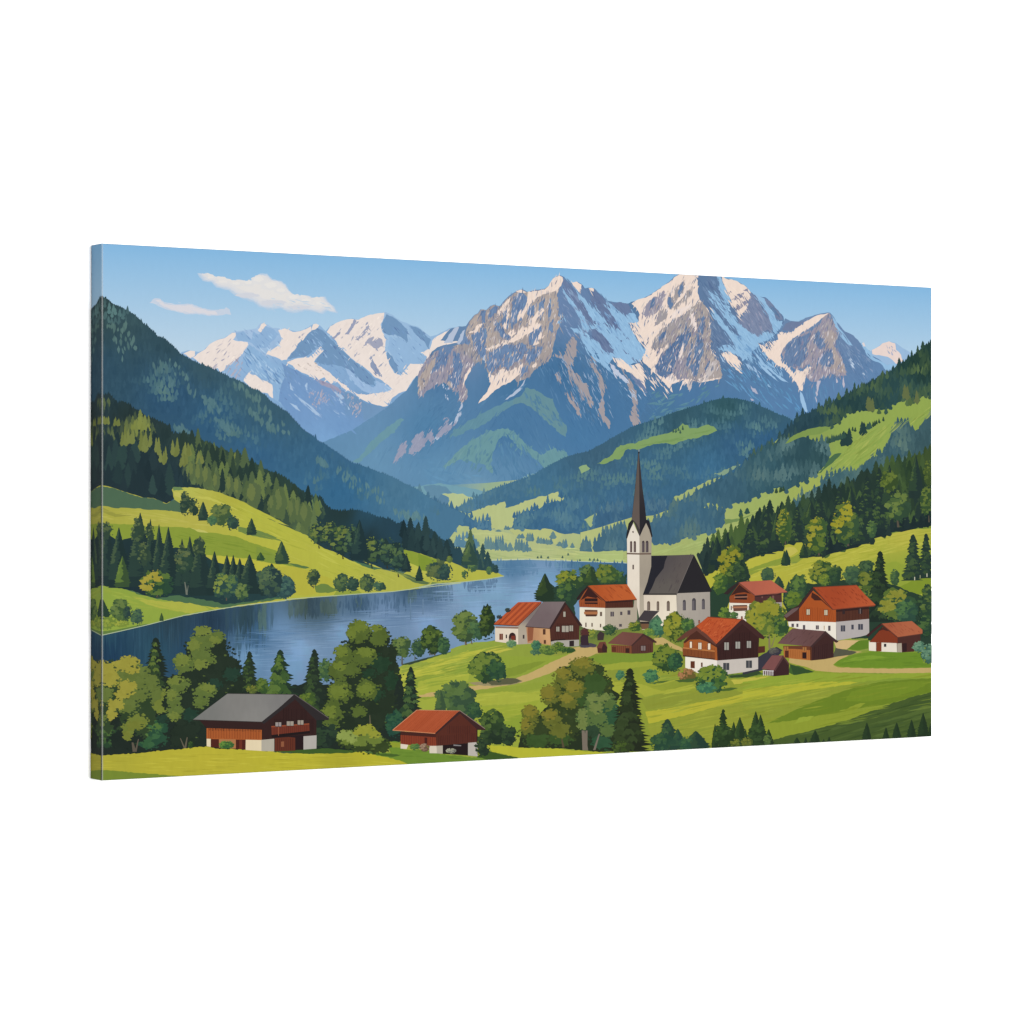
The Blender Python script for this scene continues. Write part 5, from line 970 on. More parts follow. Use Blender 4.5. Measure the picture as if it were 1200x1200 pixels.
dec('N', 645, 870, 110, 130, (58, 88, 66), (68, 98, 66), (78, 108, 66)); dec('N', 730, 840, 110, 120, (46, 74, 58), (58, 86, 60), (70, 98, 60)); dec('N', 740, 910, 150, 140, (48, 76, 48), (78, 100, 46), (110, 120, 46)); dec('N', 730, 1010, 130, 120, (50, 80, 52), (78, 104, 48), (98, 116, 46))
con('N 805', 728, 1150, 170, (36, 54, 44), (44, 66, 46), (54, 78, 46), 'tall dark conifer right of the big red roofed farmhouse', litk=.8)
dec('N', 892, 885, 56, 100, (58, 88, 58), (68, 98, 60), (78, 108, 58)); dec('N', 910, 1050, 220, 200, (54, 86, 54), (90, 112, 48), (134, 136, 48), 'large sunlit tree at the right above the small red roofed barn', dens=1.5); dec('N', 960, 1080, 140, 150, (46, 80, 64), (60, 96, 66), (74, 110, 62)); dec('N', 1085, 1050, 110, 250, (46, 74, 54), (64, 92, 54), (86, 108, 50), 'dark tree cut by the right edge of the picture'); dec('N', 1070, 1170, 110, 140, (42, 72, 54), (54, 86, 54), (70, 100, 52))
line(hill, T('N 1008,880 1008,900'), 1, (200, 196, 180)); line(hill, T('N 1080,860 1080,880'), 1, (200, 196, 180)); line(hill, T('N 1040,870 1040,888'), .7, (170, 170, 130))

# ---- ground stripes, path
for s, c in (('F 830,460 1000,412 1140,372 I 190,352 260,345 200,370 100,400 0,430 F 1100,430 1000,452 850,500 860,470', (150, 160, 60)), ('F 840,505 1000,450 1140,420 I 100,420 200,400 290,360 400,350 330,390 250,420 100,455 0,480 F 1130,480 1000,500 860,540', (186, 182, 62)),
             ('F 860,545 1000,505 1200,500 I 100,480 200,450 320,430 300,480 180,500 60,530 0,545 F 1130,540 950,580', (142, 156, 54)), ('I 0,545 120,520 300,490 290,540 150,580 0,610 F 1130,590 980,615 950,590', (168, 172, 58)),
             ('I 330,385 450,350 500,345 560,355 470,375 400,395 340,415', (188, 178, 66)), ('I 300,480 400,400 520,390 640,400 800,395 920,370 830,410 720,460 600,510 520,500 300,500', (146, 158, 52)), ('I 510,470 620,440 760,420 600,500 520,520', (126, 144, 46)),
             ('I 0,640 F 990,650 1060,630 I 280,600 560,570 760,540 740,580 500,620 330,620 300,600', (140, 156, 52)), ('I 320,620 520,600 730,620 720,650 500,680 340,680', (170, 172, 58)), ('I 340,690 500,690 720,650 640,720 480,760 370,760', (156, 164, 50)), ('I 480,770 620,730 600,860 560,860', (142, 156, 48)),
             ('L 40,400 200,370 440,360 460,380 430,420 250,440 120,440', (120, 144, 46)), ('L 100,450 260,430 430,425 420,450 250,470 140,480', (158, 162, 52)), ('L 150,520 200,540 360,560 480,600 660,560 680,590 500,620 380,640 350,610 200,620', (168, 168, 54)), ('L 470,510 540,505 600,520 540,540 470,530', (130, 148, 52)),
             ('L 350,640 500,610 660,600 740,610 880,600 1000,590 900,640 700,660 520,700 390,710', (136, 146, 48)), ('L 380,720 520,700 700,665 860,640 1000,600 1200,575 1200,615 1000,650 800,690 620,740 400,790', (184, 174, 50)), ('L 390,800 620,745 800,695 1000,655 1200,620 1200,700 1080,760 1000,800 1100,900 800,920 700,880 560,850 420,880', (150, 152, 48)),
             ('L 880,535 1000,520 1140,512 1200,515 1200,530 1000,545 900,560', (190, 178, 66)), ('L 900,565 1050,545 1200,535 1200,570 1000,590 920,600', (148, 156, 48)), ('L 860,505 980,490 1040,480 1080,500 960,520 870,525', (84, 116, 48)),
             ('O 0,745 120,725 280,690 400,690 600,695 800,700 1110,690 1110,725 900,722 700,745 500,750 300,770 120,800 0,800', (146, 160, 48)), ('O 0,790 200,770 400,745 690,745 600,765 420,790 200,830 0,858', (182, 176, 50)), ('O 0,862 200,835 400,795 600,770 720,755 600,800 450,850 340,900 200,950 80,960 0,920', (144, 150, 48)),
             ('O 200,960 330,900 450,850 600,795 800,745 1000,728 1110,725 1110,805 1000,830 860,875 700,900 560,920 420,950 280,975 140,990', (104, 128, 32)), ('O 140,990 300,970 560,920 690,870 720,870 640,930 860,870 700,940 600,975 400,1030 200,1080 180,1060', (138, 152, 44)), ('O 180,1085 400,1030 600,975 720,930 870,872 1000,832 1110,805 1110,1075 700,1100 170,1115', (72, 94, 42)),
             ('O 640,800 800,760 1000,740 1110,745 1000,800 860,840 720,860 600,860', (112, 136, 34)), ('O 330,955 420,945 380,975 300,990', (152, 162, 50)), ('O 880,960 1050,900 1107,890 1107,960', (82, 104, 46)), ('O 280,645 340,655 415,690 300,705 270,690', (66, 100, 44)),
             ('O 540,500 700,490 735,490 735,560 670,582 560,560 530,540', (132, 148, 60))):
    g.add(jag(T(s), .6, 3, R), c)
def gs(s, n, c, ang, L=24, w=1.4): strokes(g, T(s), n, L, w, ang, c, R, .06, 6)
gs('F 840,480 1200,380 I 300,340 500,340 400,480 0,600 F 900,620', 60, (190, 184, 66), -.22); gs('F 840,480 1200,380 I 300,340 500,340 400,480 0,600 F 900,620', 60, (134, 150, 50), -.22)
gs('I 300,620 740,590 640,720 460,800 350,700', 40, (176, 176, 60), -.1); gs('L 150,520 600,500 700,600 1000,550 1200,540 1200,700 800,900 420,880 400,700', 80, (170, 168, 54), -.2, 30); gs('L 150,520 600,500 700,600 1000,550 1200,540 1200,700 800,900 420,880 400,700', 80, (138, 146, 46), -.2, 30)
gs('O 0,730 1100,700 1107,900 600,1000 0,960', 70, (128, 144, 40), -.18, 34, 1.6); gs('O 0,730 500,720 500,900 0,900', 40, (164, 166, 52), -.18, 34, 1.6)
gs('O 200,1080 600,980 1107,820 1107,1050', 60, (84, 106, 48), -.25, 28, 1.8); gs('O 200,1080 600,980 1107,820 1107,1050', 40, (60, 84, 40), -.25, 28, 1.8)
path = Pieces('painted_path')
PC = (198, 164, 102)
on(path, PC, 'F 950,622 1040,612 I 20,620 80,605 140,608 200,600 290,585 300,570 400,562 470,558 540,545 580,520 640,500 700,470 800,420 870,390 925,365 900,345 950,340 1060,342 1060,378 1000,385 960,400 900,440 830,470 760,500 700,520 640,540 600,552 500,568 420,582 330,595 200,610 60,632 0,632 F 1130,632 960,634', .4)
on(path, (150, 138, 98), 'I 285,548 400,545 500,525 580,525 610,542 560,560 450,570 340,565', .4)
on(path, PC, 'L 0,340 60,320 100,345 100,375 60,395 20,405 0,400', .3); on(path, PC, 'L 430,290 480,285 540,320 600,350 600,370 530,345 470,325 440,330', .3)
on(path, PC, 'O 275,605 420,610 520,585 560,555 620,560 700,570 640,580 560,620 530,645 560,660 700,665 900,668 1107,662 1107,692 900,695 700,692 560,690 430,680 380,660 300,640 270,630', .3)
on(path, (206, 176, 120), 'O 535,510 600,500 690,503 640,530 610,555 550,550', .3); on(path, (88, 88, 70), 'O 440,612 530,590 545,545 670,570 640,585 540,600', .3)
on(path, (84, 76, 92), 'I 940,330 1000,318 1045,330 1040,342 960,345', .3); on(path, (76, 72, 88), 'L 0,315 60,318 100,330 0,345', .3)
gr = Part('painted_lawn', label='oval green lawn inside the bend of the lane')
on(gr, (104, 138, 36), 'O 535,645 560,622 640,590 700,578 760,568 850,572 950,572 1040,575 1060,640 1107,640 1107,660 900,662 700,662 570,655', .4); on(gr, (120, 152, 44), 'O 570,630 660,600 760,590 860,600 700,620', .3); on(gr, (92, 126, 34), 'O 612,552 680,505 738,500 738,550 672,560', .3)
strokes(gr, T('O 560,640 640,600 800,580 1040,580 1080,655 700,655'), 40, 14, 1.2, -.05, (90, 124, 34), R, .1, 5)
sh = Pieces('painted_shadow')
on(sh, (62, 60, 76), 'L 1040,400 1130,350 1180,375 1100,450 1060,480 1010,490 1020,470', .4); on(sh, (62, 60, 76), 'O 150,560 200,540 235,560 200,600 120,640 90,690 0,710 0,690 90,650', .4); on(sh, (58, 80, 46), 'L 870,510 960,500 1040,480 1060,495 980,520 880,520', .4)
on(sh, (54, 84, 46), 'O 275,640 350,665 420,685 300,705', .4)

# ================================================================== buildings
def PT(parent, name, label=None): return Part(name, parent, label)
def q(part, s, c): part.add(T(s), c)
def planks(part, s, n, c, R=R, w=.5):
    """thin vertical board lines between a top edge and a bottom edge: 'x,y x,y | x,y x,y' (top left, top right | bottom left, bottom right)"""
    a, b = s.split('|'); t = T(a); bb = T(a.split()[0] + ' ' + b if a.split()[0] in TILES and b.split()[0] not in TILES else b)
    for i in range(1, n):
        u = i / n; x0 = t[0][0] + (t[1][0] - t[0][0]) * u; y0 = t[0][1] + (t[1][1] - t[0][1]) * u; x1 = bb[0][0] + (bb[1][0] - bb[0][0]) * u; y1 = bb[0][1] + (bb[1][1] - bb[0][1]) * u
        line(part, [(x0, y0 + R.uniform(0, 1)), (x1, y1 - R.uniform(0, 1))], w, vary(c, 8, R))
def wins(parent, s, c=(168, 166, 158), frame=None):
    for k in s.split(';'):
        t, r = k.split(); x0, y0, x1, y1 = map(float, r.split(',')); ox, oy = TILES[t]
        p = Part('painted_window', parent)
        x0, x1, y0, y1 = ox + x0 / 5, ox + x1 / 5, oy + y0 / 5, oy + y1 / 5
        if frame: p.add([(x0 - .5, y0 - .5), (x1 + .5, y0 - .5), (x1 + .5, y1 + .5), (x0 - .5, y1 + .5)], frame)
        p.add([(x0, y0), (x1, y0), (x1, y1), (x0, y1)], c)
        if x1 - x0 > 3.5:
            line(p, [((x0 + x1) / 2, y0), ((x0 + x1) / 2, y1)], .6, mix(c, (40, 30, 30) if sum(c) > 300 else (190, 180, 170), .6))
def arch(parent, t, x0, y0, x1, y1, c):
    ox, oy = TILES[t]; p = Part('painted_window', parent); x0, x1, y0, y1 = ox + x0 / 5, ox + x1 / 5, oy + y0 / 5, oy + y1 / 5; r = (x1 - x0) / 2; pts = [(x1, y1), (x0, y1)]
    for i in range(7): a = math.pi * i / 6; pts.append(((x0 + x1) / 2 - math.cos(a) * r, y0 + r * 1.2 - math.sin(a) * r * 1.2))
    p.add(pts[::-1], c); p.add([(x1 - r * .7, y1 - .4), (x0 + .3, y1 - .4), (x0 + .3, y0 + r * 1.6), (x1 - r * .8, y0 + r * 1.2)], mix(c, (150, 140, 140), .35))

# church
ch_ = Part('painted_church', label='white church with a tall dark pointed spire beside the lake')
w = PT(ch_, 'painted_tower'); q(w, 'K 272,702 290,655 308,612 325,650 346,692 346,1180 330,1100 328,1060 300,1020 275,985', BG((742, 640, (226, 216, 200)), (744, 690, (230, 218, 200)), (745, 705, (216, 202, 184))))
q(w, 'K 345,692 365,650 384,612 402,650 417,698 414,870 390,970 372,1030 372,1130 346,1180', BG((756, 630, (166, 154, 146)), (756, 680, (158, 146, 140)), (752, 710, (178, 166, 156))))
q(w, 'K 271,789 345,791 414,790 414,799 345,800 271,798', (112, 92, 80)); q(w, 'K 302,665 308,660 313,667 308,675', (80, 60, 60))
s_ = PT(ch_, 'painted_spire'); q(s_, 'K 340,195 344,196 346,300 352,560 347,690 330,650 309,600 300,598 318,430 333,270', BG((746, 560, (96, 86, 80)), (742, 610, (100, 88, 82)))); q(s_, 'K 342,196 348,260 362,400 378,520 386,598 372,618 347,692', BG((750, 560, (66, 60, 62)), (754, 610, (48, 46, 54))))
q(s_, 'K 268,704 270,680 282,618 300,596 312,600 308,618 290,655 273,706', (46, 44, 52)); q(s_, 'K 309,598 316,616 346,694 350,660 330,620', (74, 66, 66)); q(s_, 'K 384,595 402,600 412,640 422,692 416,700 402,652 384,614 365,652 347,694 347,672 370,620', (42, 40, 50))
q(s_, 'K 338,196 346,196 347,206 338,206', (50, 50, 60)); q(s_, 'K 340,182 344,182 344,198 340,198', (150, 160, 160)); q(s_, 'K 336,187 347,187 347,189 336,189', (150, 160, 160))
for a in ((290, 720, 303, 786), (311, 720, 325, 786), (360, 718, 375, 786), (382, 718, 398, 786), (304, 858, 313, 886)): arch(ch_, 'K', *a, (92, 72, 66) if a[0] < 330 else (74, 62, 68))
rf = PT(ch_, 'painted_roof'); q(rf, 'K 414,806 560,803 662,799 668,806 625,900 566,1032 366,1032 392,960 414,870', BG((770, 660, (84, 78, 80)), (800, 680, (96, 88, 84)), (780, 690, (98, 92, 86)))); q(rf, 'K 416,808 510,806 495,840 487,880 455,920 440,940 420,990 398,1031 366,1032 392,960 414,870', (44, 44, 56))
q(rf, 'K 660,800 668,806 700,870 740,950 768,1010 768,1018 572,1026 562,1030 610,920', (46, 44, 50)); q(rf, 'K 366,1028 566,1028 566,1036 366,1036', (52, 46, 48)); line(rf, T('K 662,801 564,1030'), .5, (120, 112, 108))
strokes(rf, T('K 520,810 655,806 560,1020 410,1020'), 24, 7, .7, 2.0, (88, 80, 80), R, .05, 4)
w = PT(ch_, 'painted_wall'); q(w, 'K 370,1036 562,1036 566,1200 560,1260 500,1230 460,1220 K 372,1130', BG((760, 705, (214, 200, 180)), (780, 715, (230, 218, 196)), (790, 735, (232, 220, 196)))); q(w, 'K 564,1030 572,1026 758,1018 760,1180 700,1200 660,1230 600,1240 564,1240', BG((800, 705, (170, 160, 158)), (830, 720, (162, 152, 152))))
for a in ((390, 72, 408, 126), (446, 72, 461, 128), (505, 70, 523, 130)): arch(ch_, 'L', *a, (108, 92, 78))
for a in ((599, 64, 617, 126), (653, 54, 676, 126), (711, 58, 728, 120)): arch(ch_, 'L', *a, (78, 74, 82))
arch(ch_, 'L', 690, 182, 700, 196, (70, 64, 72))
pr = Part('painted_porch', label='small dark roofed porch against the church wall'); q(pr, 'L 345,180 405,190 432,160 450,165 470,210 470,250 360,240', (190, 174, 150)); q(pr, 'L 400,192 450,150 470,175 470,240 395,238', (74, 106, 84)); q(pr, 'L 333,184 374,126 462,130 430,162 404,192', (72, 66, 70)); q(pr, 'L 345,192 403,192 403,206 345,206', (58, 50, 50)); q(pr, 'L 346,205 400,205 398,236 360,236', (120, 84, 60))

# house left of the church
h = Part('painted_house', label='red roofed house with two balconies against the church tower')
w = PT(h, 'painted_wall', 'cream plaster lower wall'); q(w, 'L -5,108 145,112 145,246 100,242 60,240 20,228 -5,215', BG((672, 715, (232, 226, 204)), (705, 735, (228, 218, 196)))); q(w, 'L 145,112 310,108 316,60 330,64 332,180 300,225 215,240 145,246', BG((720, 715, (180, 168, 158)), (740, 730, (174, 160, 150))))
w = PT(h, 'painted_gable', 'orange wooden upper gable'); q(w, 'H 940,1072 995,982 1095,1078 1096,1112 944,1106', (166, 74, 44)); q(w, 'H 950,1068 996,990 1085,1075 1050,1050 1040,1055 990,1045', (70, 36, 34)); planks(w, 'H 945,1075 1092,1080 | 945,1106 1092,1110', 14, (140, 56, 36)); q(w, 'K 145,1072 308,1062 308,1110 145,1113', (96, 48, 38)); planks(w, 'K 147,1076 306,1066 | 147,1110 306,1108', 16, (78, 38, 34)); q(w, 'K 145,1072 308,1062 308,1074 145,1084', (66, 36, 34))
rf = PT(h, 'painted_roof', 'orange red tiled roof'); q(rf, 'K 40,984 60,980 200,975 272,974 330,1062 240,1070 145,1074', BG((700, 690, (190, 76, 44)), (730, 690, (204, 88, 52)), (735, 700, (200, 86, 50)))); q(rf, 'K -24,1058 5,1018 40,983 47,990 12,1030 -14,1068', (58, 38, 40)); line(rf, T('K 44,986 146,1074'), 1.2, (110, 52, 40)); line(rf, T('K 145,1075 330,1064'), .9, (80, 44, 40))
strokes(rf, T('K 70,985 265,980 315,1055 150,1068'), 26, 9, .8, .75, (176, 70, 42), R, .06, 6)
b = PT(h, 'painted_balcony'); q(b, 'K 24,1056 100,1056 100,1090 24,1088', (58, 34, 34)); q(b, 'K 22,1074 102,1074 102,1080 22,1080', (150, 74, 50))
b = PT(h, 'painted_balcony'); q(b, 'L 24,122 100,124 98,158 30,160', (116, 74, 54)); q(b, 'L 20,134 102,134 100,150 22,150', (178, 108, 72)); q(b, 'L 28,150 98,150 92,162 32,162', (90, 56, 44))
wins(h, 'L 175,134,196,162;L 232,134,245,154;L 275,126,292,152;L 226,206,242,222', (86, 78, 84)); wins(h, 'L 114,135,127,160;L 28,198,36,224;L 64,200,72,222;L 114,205,122,226', (110, 92, 78))
# bushes and fence near it
dec('L', 175, 240, 90, 70, (50, 82, 56), (66, 96, 56), (80, 106, 56), name='painted_shrub'); dec('L', 65, 265, 80, 60, (90, 112, 50), (128, 138, 52), (148, 150, 52), name='painted_shrub'); dec('L', 25, 260, 50, 60, (70, 44, 44), (86, 54, 50), (100, 66, 54), name='painted_shrub')
dec('L', 320, 220, 80, 60, (60, 90, 44), (96, 118, 44), (130, 136, 46), name='painted_shrub'); dec('L', 450, 230, 90, 120, (54, 100, 76), (72, 120, 84), (84, 132, 92), 'rounded blue green bush in front of the church porch', name='painted_shrub')
dec('L', 560, 225, 150, 190, (66, 88, 38), (110, 122, 42), (146, 142, 44), 'yellow green tree in front of the church nave', dens=1.5); dec('L', 630, 210, 80, 90, (58, 92, 54), (76, 112, 54), (92, 124, 54)); dec('L', 400, 255, 70, 50, (84, 118, 56), (108, 138, 56), (124, 148, 56), name='painted_shrub')
fn_ = Part('painted_shed', label='tiny dark hut with a pointed roof on the lane'); q(fn_, 'L 98,345 155,345 156,374 102,376', (92, 48, 40)); q(fn_, 'L 94,345 112,312 146,310 158,344 130,350', (122, 66, 58)); q(fn_, 'L 125,348 135,318 158,344 152,372 130,372', (70, 42, 42))
fn2 = Part('painted_shed', label='tiny dark kiosk beside the bushes'); q(fn2, 'L 98,270 115,248 140,262 134,300 100,302', (70, 56, 58)); q(fn2, 'L 0,280 45,276 45,312 0,314', (60, 44, 60)); q(fn2, 'I 950,280 990,270 1000,330 955,330', (64, 46, 60)); q(fn2, 'I 960,240 990,235 1000,268 958,270', (96, 50, 50))

# joined pair of houses by the lake
h = Part('painted_house', label='cream house with a bright red roof joined to the brown gabled one')
w = PT(h, 'painted_wall'); q(w, 'I 450,220 586,220 586,326 520,318 450,308', (222, 206, 184)); q(w, 'I 585,215 640,150 722,85 700,150 660,215 672,232 660,322 585,326', BG((612, 740, (178, 164, 154)), (620, 720, (120, 110, 106))))
q(w, 'I 452,220 586,222 586,234 452,230', (140, 110, 96))
rf = PT(h, 'painted_roof', 'orange red striped roof'); q(rf, 'I 438,208 510,145 585,78 722,76 660,140 582,216', BG((590, 730, (196, 76, 50)), (620, 712, (190, 74, 52)))); line(rf, T('I 438,210 582,217'), .9, (90, 50, 42)); line(rf, T('I 722,80 584,216'), 1.0, (130, 56, 44))
for k in range(7): a = T('I %d,%d' % (470 + k * 18, 208))[0]; b = T('I %d,%d' % (600 + k * 18, 82))[0]; line(rf, [a, b], .9, (214, 92, 60) if k % 2 else (160, 58, 44))
wins(h, 'I 475,263,496,299', (126, 56, 40)); wins(h, 'I 512,268,520,290;I 612,270,622,292', (70, 60, 60)); arch(h, 'I', 530, 256, 572, 302, (66, 40, 40))
d = PT(h, 'painted_door'); q(d, 'I 545,275 568,275 568,302 545,302', (140, 50, 44))
h = Part('painted_house', label='brown gabled house with a grey brown roof and a row of pale windows')
w = PT(h, 'painted_wall'); q(w, 'I 632,225 775,232 775,330 670,316 640,320', BG((625, 745, (178, 120, 90)), (636, 745, (214, 162, 114)))); q(w, 'I 640,226 676,228 670,300 642,310', (150, 84, 62)); q(w, 'I 775,300 942,294 942,336 880,340 780,332', (168, 162, 160))
w = PT(h, 'painted_gable', 'dark brown wooden gable'); q(w, 'I 770,232 864,84 945,212 942,240 942,298 775,304', (92, 50, 42)); planks(w, 'I 800,200 930,200 | 780,300 940,294', 16, (76, 40, 36)); q(w, 'I 775,300 860,292 860,300 800,304 775,310', (58, 36, 34)); q(w, 'I 885,305 912,303 912,336 885,338', (56, 44, 46))
rf = PT(h, 'painted_roof', 'grey brown roof'); q(rf, 'I 626,220 680,150 730,76 862,75 815,150 770,232', BG((640, 725, (112, 96, 98)), (655, 708, (122, 108, 108)))); q(rf, 'I 858,76 900,130 960,212 958,220 940,214 866,92 776,236 768,228', (66, 42, 42)); line(rf, T('I 628,222 770,233'), .8, (76, 52, 48))
wins(h, 'I 808,222,826,250;I 841,217,880,253;I 885,215,906,248;I 849,134,862,164', (166, 158, 152), (70, 40, 36)); wins(h, 'I 730,236,745,268;I 735,300,748,322', (96, 60, 44))
dec('I', 545, 320, 60, 46, (80, 118, 84), (98, 136, 92), (112, 148, 98), name='painted_shrub'); dec('I', 692, 330, 60, 60, (50, 96, 76), (64, 112, 82), (78, 126, 86), name='painted_shrub'); dec('I', 690, 372, 70, 34, (60, 96, 76), (74, 110, 78), (84, 120, 80), name='painted_shrub'); dec('I', 765, 360, 120, 60, (74, 104, 50), (96, 124, 52), (112, 136, 56), name='painted_shrub'); dec('I', 820, 340, 80, 60, (64, 92, 44), (88, 112, 44), (104, 126, 48), name='painted_shrub'); dec('I', 865, 360, 110, 36, (50, 84, 44), (66, 100, 44), (82, 116, 46), name='painted_shrub')
dec('I', 290, 225, 1, 1, GD, GM, GL, name='painted_shrub') if False else None
dec('I', 275, 220, 170, 190, (60, 84, 54), (82, 106, 52), (104, 124, 60), 'spreading tree by the water in front of the lake', [(270, 270, 280, 330, 14), (300, 270, 315, 325, 8)], 1.3, tc=(110, 96, 76)); dec('I', 335, 245, 100, 130, (52, 86, 62), (66, 100, 64), (78, 110, 64)); dec('I', 405, 200, 100, 220, (42, 64, 40), (60, 84, 40), (78, 98, 42), 'tall dark olive tree left of the red roofed lakeside house', dens=1.2)
dec('I', 90, 300, 150, 150, (44, 70, 46), (70, 94, 44), (92, 112, 46), trunk=[(85, 350, 80, 390, 8), (100, 350, 98, 390, 6)]); dec('I', 145, 335, 80, 100, (44, 76, 60), (54, 88, 62), (64, 98, 62)); dec('I', 10, 340, 70, 110, (56, 86, 56), (72, 102, 56), (86, 112, 54))
dec('I', 525, 125, 30, 22, (50, 60, 60), (58, 70, 66), (64, 76, 66), name='painted_shrub'); dec('I', 475, 165, 30, 20, (50, 62, 70), (58, 70, 76), (64, 76, 76), name='painted_shrub')
dec('F', 855, 345, 130, 150, (62, 88, 54), (84, 108, 56), (98, 118, 58), 'grey green tree on the slope by the lake', [(855, 380, 855, 445, 10)]); dec('F', 945, 350, 70, 130, (48, 78, 60), (58, 90, 60), (70, 100, 60), trunk=[(930, 390, 930, 420, 6)]); dec('F', 1030, 300, 140, 170, (44, 68, 42), (66, 90, 42), (86, 108, 44), 'dark round tree on the slope by the lake', [(1020, 350, 1018, 390, 8), (1045, 350, 1043, 390, 6)], 1.2); dec('F', 1100, 335, 80, 110, (50, 84, 60), (62, 98, 60), (74, 108, 60)); on(under, (58, 76, 58), 'F 870,440 930,425 1010,400 1000,415 900,445', .3)
# solitary round tree and its shadow
dec('I', 405, 460, 210, 190, (46, 74, 46), (74, 102, 46), (104, 124, 48), 'solitary round tree on the lawn beside the sandy lane', dens=1.8); on(sh, (92, 92, 66), 'I 400,548 520,522 570,525 610,540 540,560 430,565', .4); dec('I', 460, 480, 120, 140, (42, 76, 56), (50, 86, 56), (60, 96, 56), name='painted_shrub')

# barn below the church
h = Part('painted_barn', label='long low brown barn below the church'); w = PT(h, 'painted_wall'); q(w, 'L 180,328 300,334 300,380 182,372', (134, 72, 52)); q(w, 'L 300,330 368,262 425,308 425,372 380,378 300,380', (98, 56, 50)); planks(w, 'L 182,332 300,336 | 182,372 300,378', 10, (112, 58, 44)); planks(w, 'L 310,330 420,320 | 305,378 422,372', 9, (84, 46, 44))
rf = PT(h, 'painted_roof'); q(rf, 'L 160,320 200,285 246,252 368,262 330,300 298,334', BG((722, 748, (126, 76, 70)), (740, 750, (120, 72, 66)))); q(rf, 'L 366,262 410,285 446,310 444,317 424,314 370,274 302,336 296,332', (78, 50, 48)); d = PT(h, 'painted_door'); q(d, 'L 264,348 286,348 286,376 264,375', (70, 40, 36)); q(d, 'L 184,340 208,340 208,370 184,368', (110, 52, 40)); wins(h, 'L 354,334,380,362', (128, 112, 108), (66, 40, 38))

# house right of the church
h = Part('painted_house', label='house with a faded pink red roof right of the church'); w = PT(h, 'painted_wall', 'cream plaster lower wall'); q(w, 'K 872,1080 1020,1084 1015,1150 960,1200 L 965,185 900,170 870,150', (230, 222, 204)); q(w, 'N 68,1032 230,1026 228,1090 68,1100', (162, 150, 156))
w = PT(h, 'painted_gable'); q(w, 'K 872,1048 930,970 1022,1036 1022,1086 874,1082', (156, 68, 42)); q(w, 'K 880,1040 930,975 1000,1030 960,1020 920,1025', (76, 40, 36)); q(w, 'N 70,988 228,974 230,1028 70,1036', (88, 52, 52)); q(w, 'N 70,988 228,974 228,984 70,998', (66, 42, 44))
rf = PT(h, 'painted_roof', 'faded pink red roof'); q(rf, 'K 922,964 960,958 1115,950 N 170,902 215,935 262,968 200,980 70,990', BG((880, 685, (186, 88, 78)), (905, 690, (196, 94, 80)))); q(rf, 'K 838,1028 880,990 926,960 934,966 890,1010 862,1034', (60, 46, 48)); line(rf, T('K 926,964 1020,1038'), 1.1, (120, 66, 60)); line(rf, T('N 70,990 262,970'), .7, (120, 70, 66))
b = PT(h, 'painted_balcony'); q(b, 'K 905,1034 975,1030 975,1064 905,1062', (64, 38, 38)); q(b, 'K 900,1046 978,1044 978,1050 900,1052', (170, 110, 90)); b = PT(h, 'painted_balcony'); q(b, 'K 893,1096 976,1094 978,1128 896,1132', (112, 72, 60)); q(b, 'K 890,1104 980,1102 978,1112 890,1114', (176, 112, 84)); wins(h, 'K 985,1100,998,1126;K 880,1100,887,1124;L 940,160,950,180', (120, 100, 90)); wins(h, 'N 80,1046,96,1066', (110, 96, 98)); wins(h, 'N 172,990,184,1008;N 110,994,118,1004', (120, 84, 76))
dec('L', 845, 145, 70, 80, (60, 92, 48), (86, 116, 46), (104, 130, 46), name='painted_shrub'); dec('L', 900, 155, 50, 40, (60, 94, 60), (76, 110, 60), (88, 120, 60), name='painted_shrub')
dec('O', 145, 375, 260, 230, (66, 92, 46), (104, 118, 44), (148, 142, 44), 'large golden green tree between the centre chalet and the farmhouse', [(155, 470, 158, 550, 14), (190, 480, 170, 540, 7)], 1.7, tc=(128, 116, 84)); dec('O', 225, 420, 90, 160, (52, 84, 52), (72, 104, 50), (92, 118, 46)); dec('O', 130, 420, 110, 110, (90, 112, 46), (120, 132, 46), (140, 142, 46), name='painted_shrub')

# big farmhouse right
h = Part('painted_house', label='largest farmhouse with a broad brick red roof and orange gable on the right')
w = PT(h, 'painted_wall', 'cream plaster lower wall'); q(w, 'O 265,392 330,390 546,395 548,502 480,470 330,436 270,420', BG((945, 740, (232, 224, 212)), (975, 735, (234, 226, 210)))); q(w, 'O 546,393 740,375 741,466 690,480 550,503', (176, 168, 176))
w = PT(h, 'painted_gable', 'orange wooden gable'); q(w, 'O 330,310 412,210 546,322 546,396 330,388', (180, 76, 40)); q(w, 'O 405,220 440,240 520,318 490,295 460,268 420,268 400,250', (84, 42, 36)); planks(w, 'O 345,300 530,318 | 333,386 545,393', 20, (160, 64, 36)); q(w, 'O 246,372 300,330 330,322 330,390 268,392', (92, 48, 40)); q(w, 'O 546,322 740,305 740,376 546,394', (98, 54, 42)); planks(w, 'O 548,324 738,308 | 548,392 738,374', 22, (80, 42, 36)); q(w, 'O 546,320 740,304 740,318 546,336', (64, 38, 36))
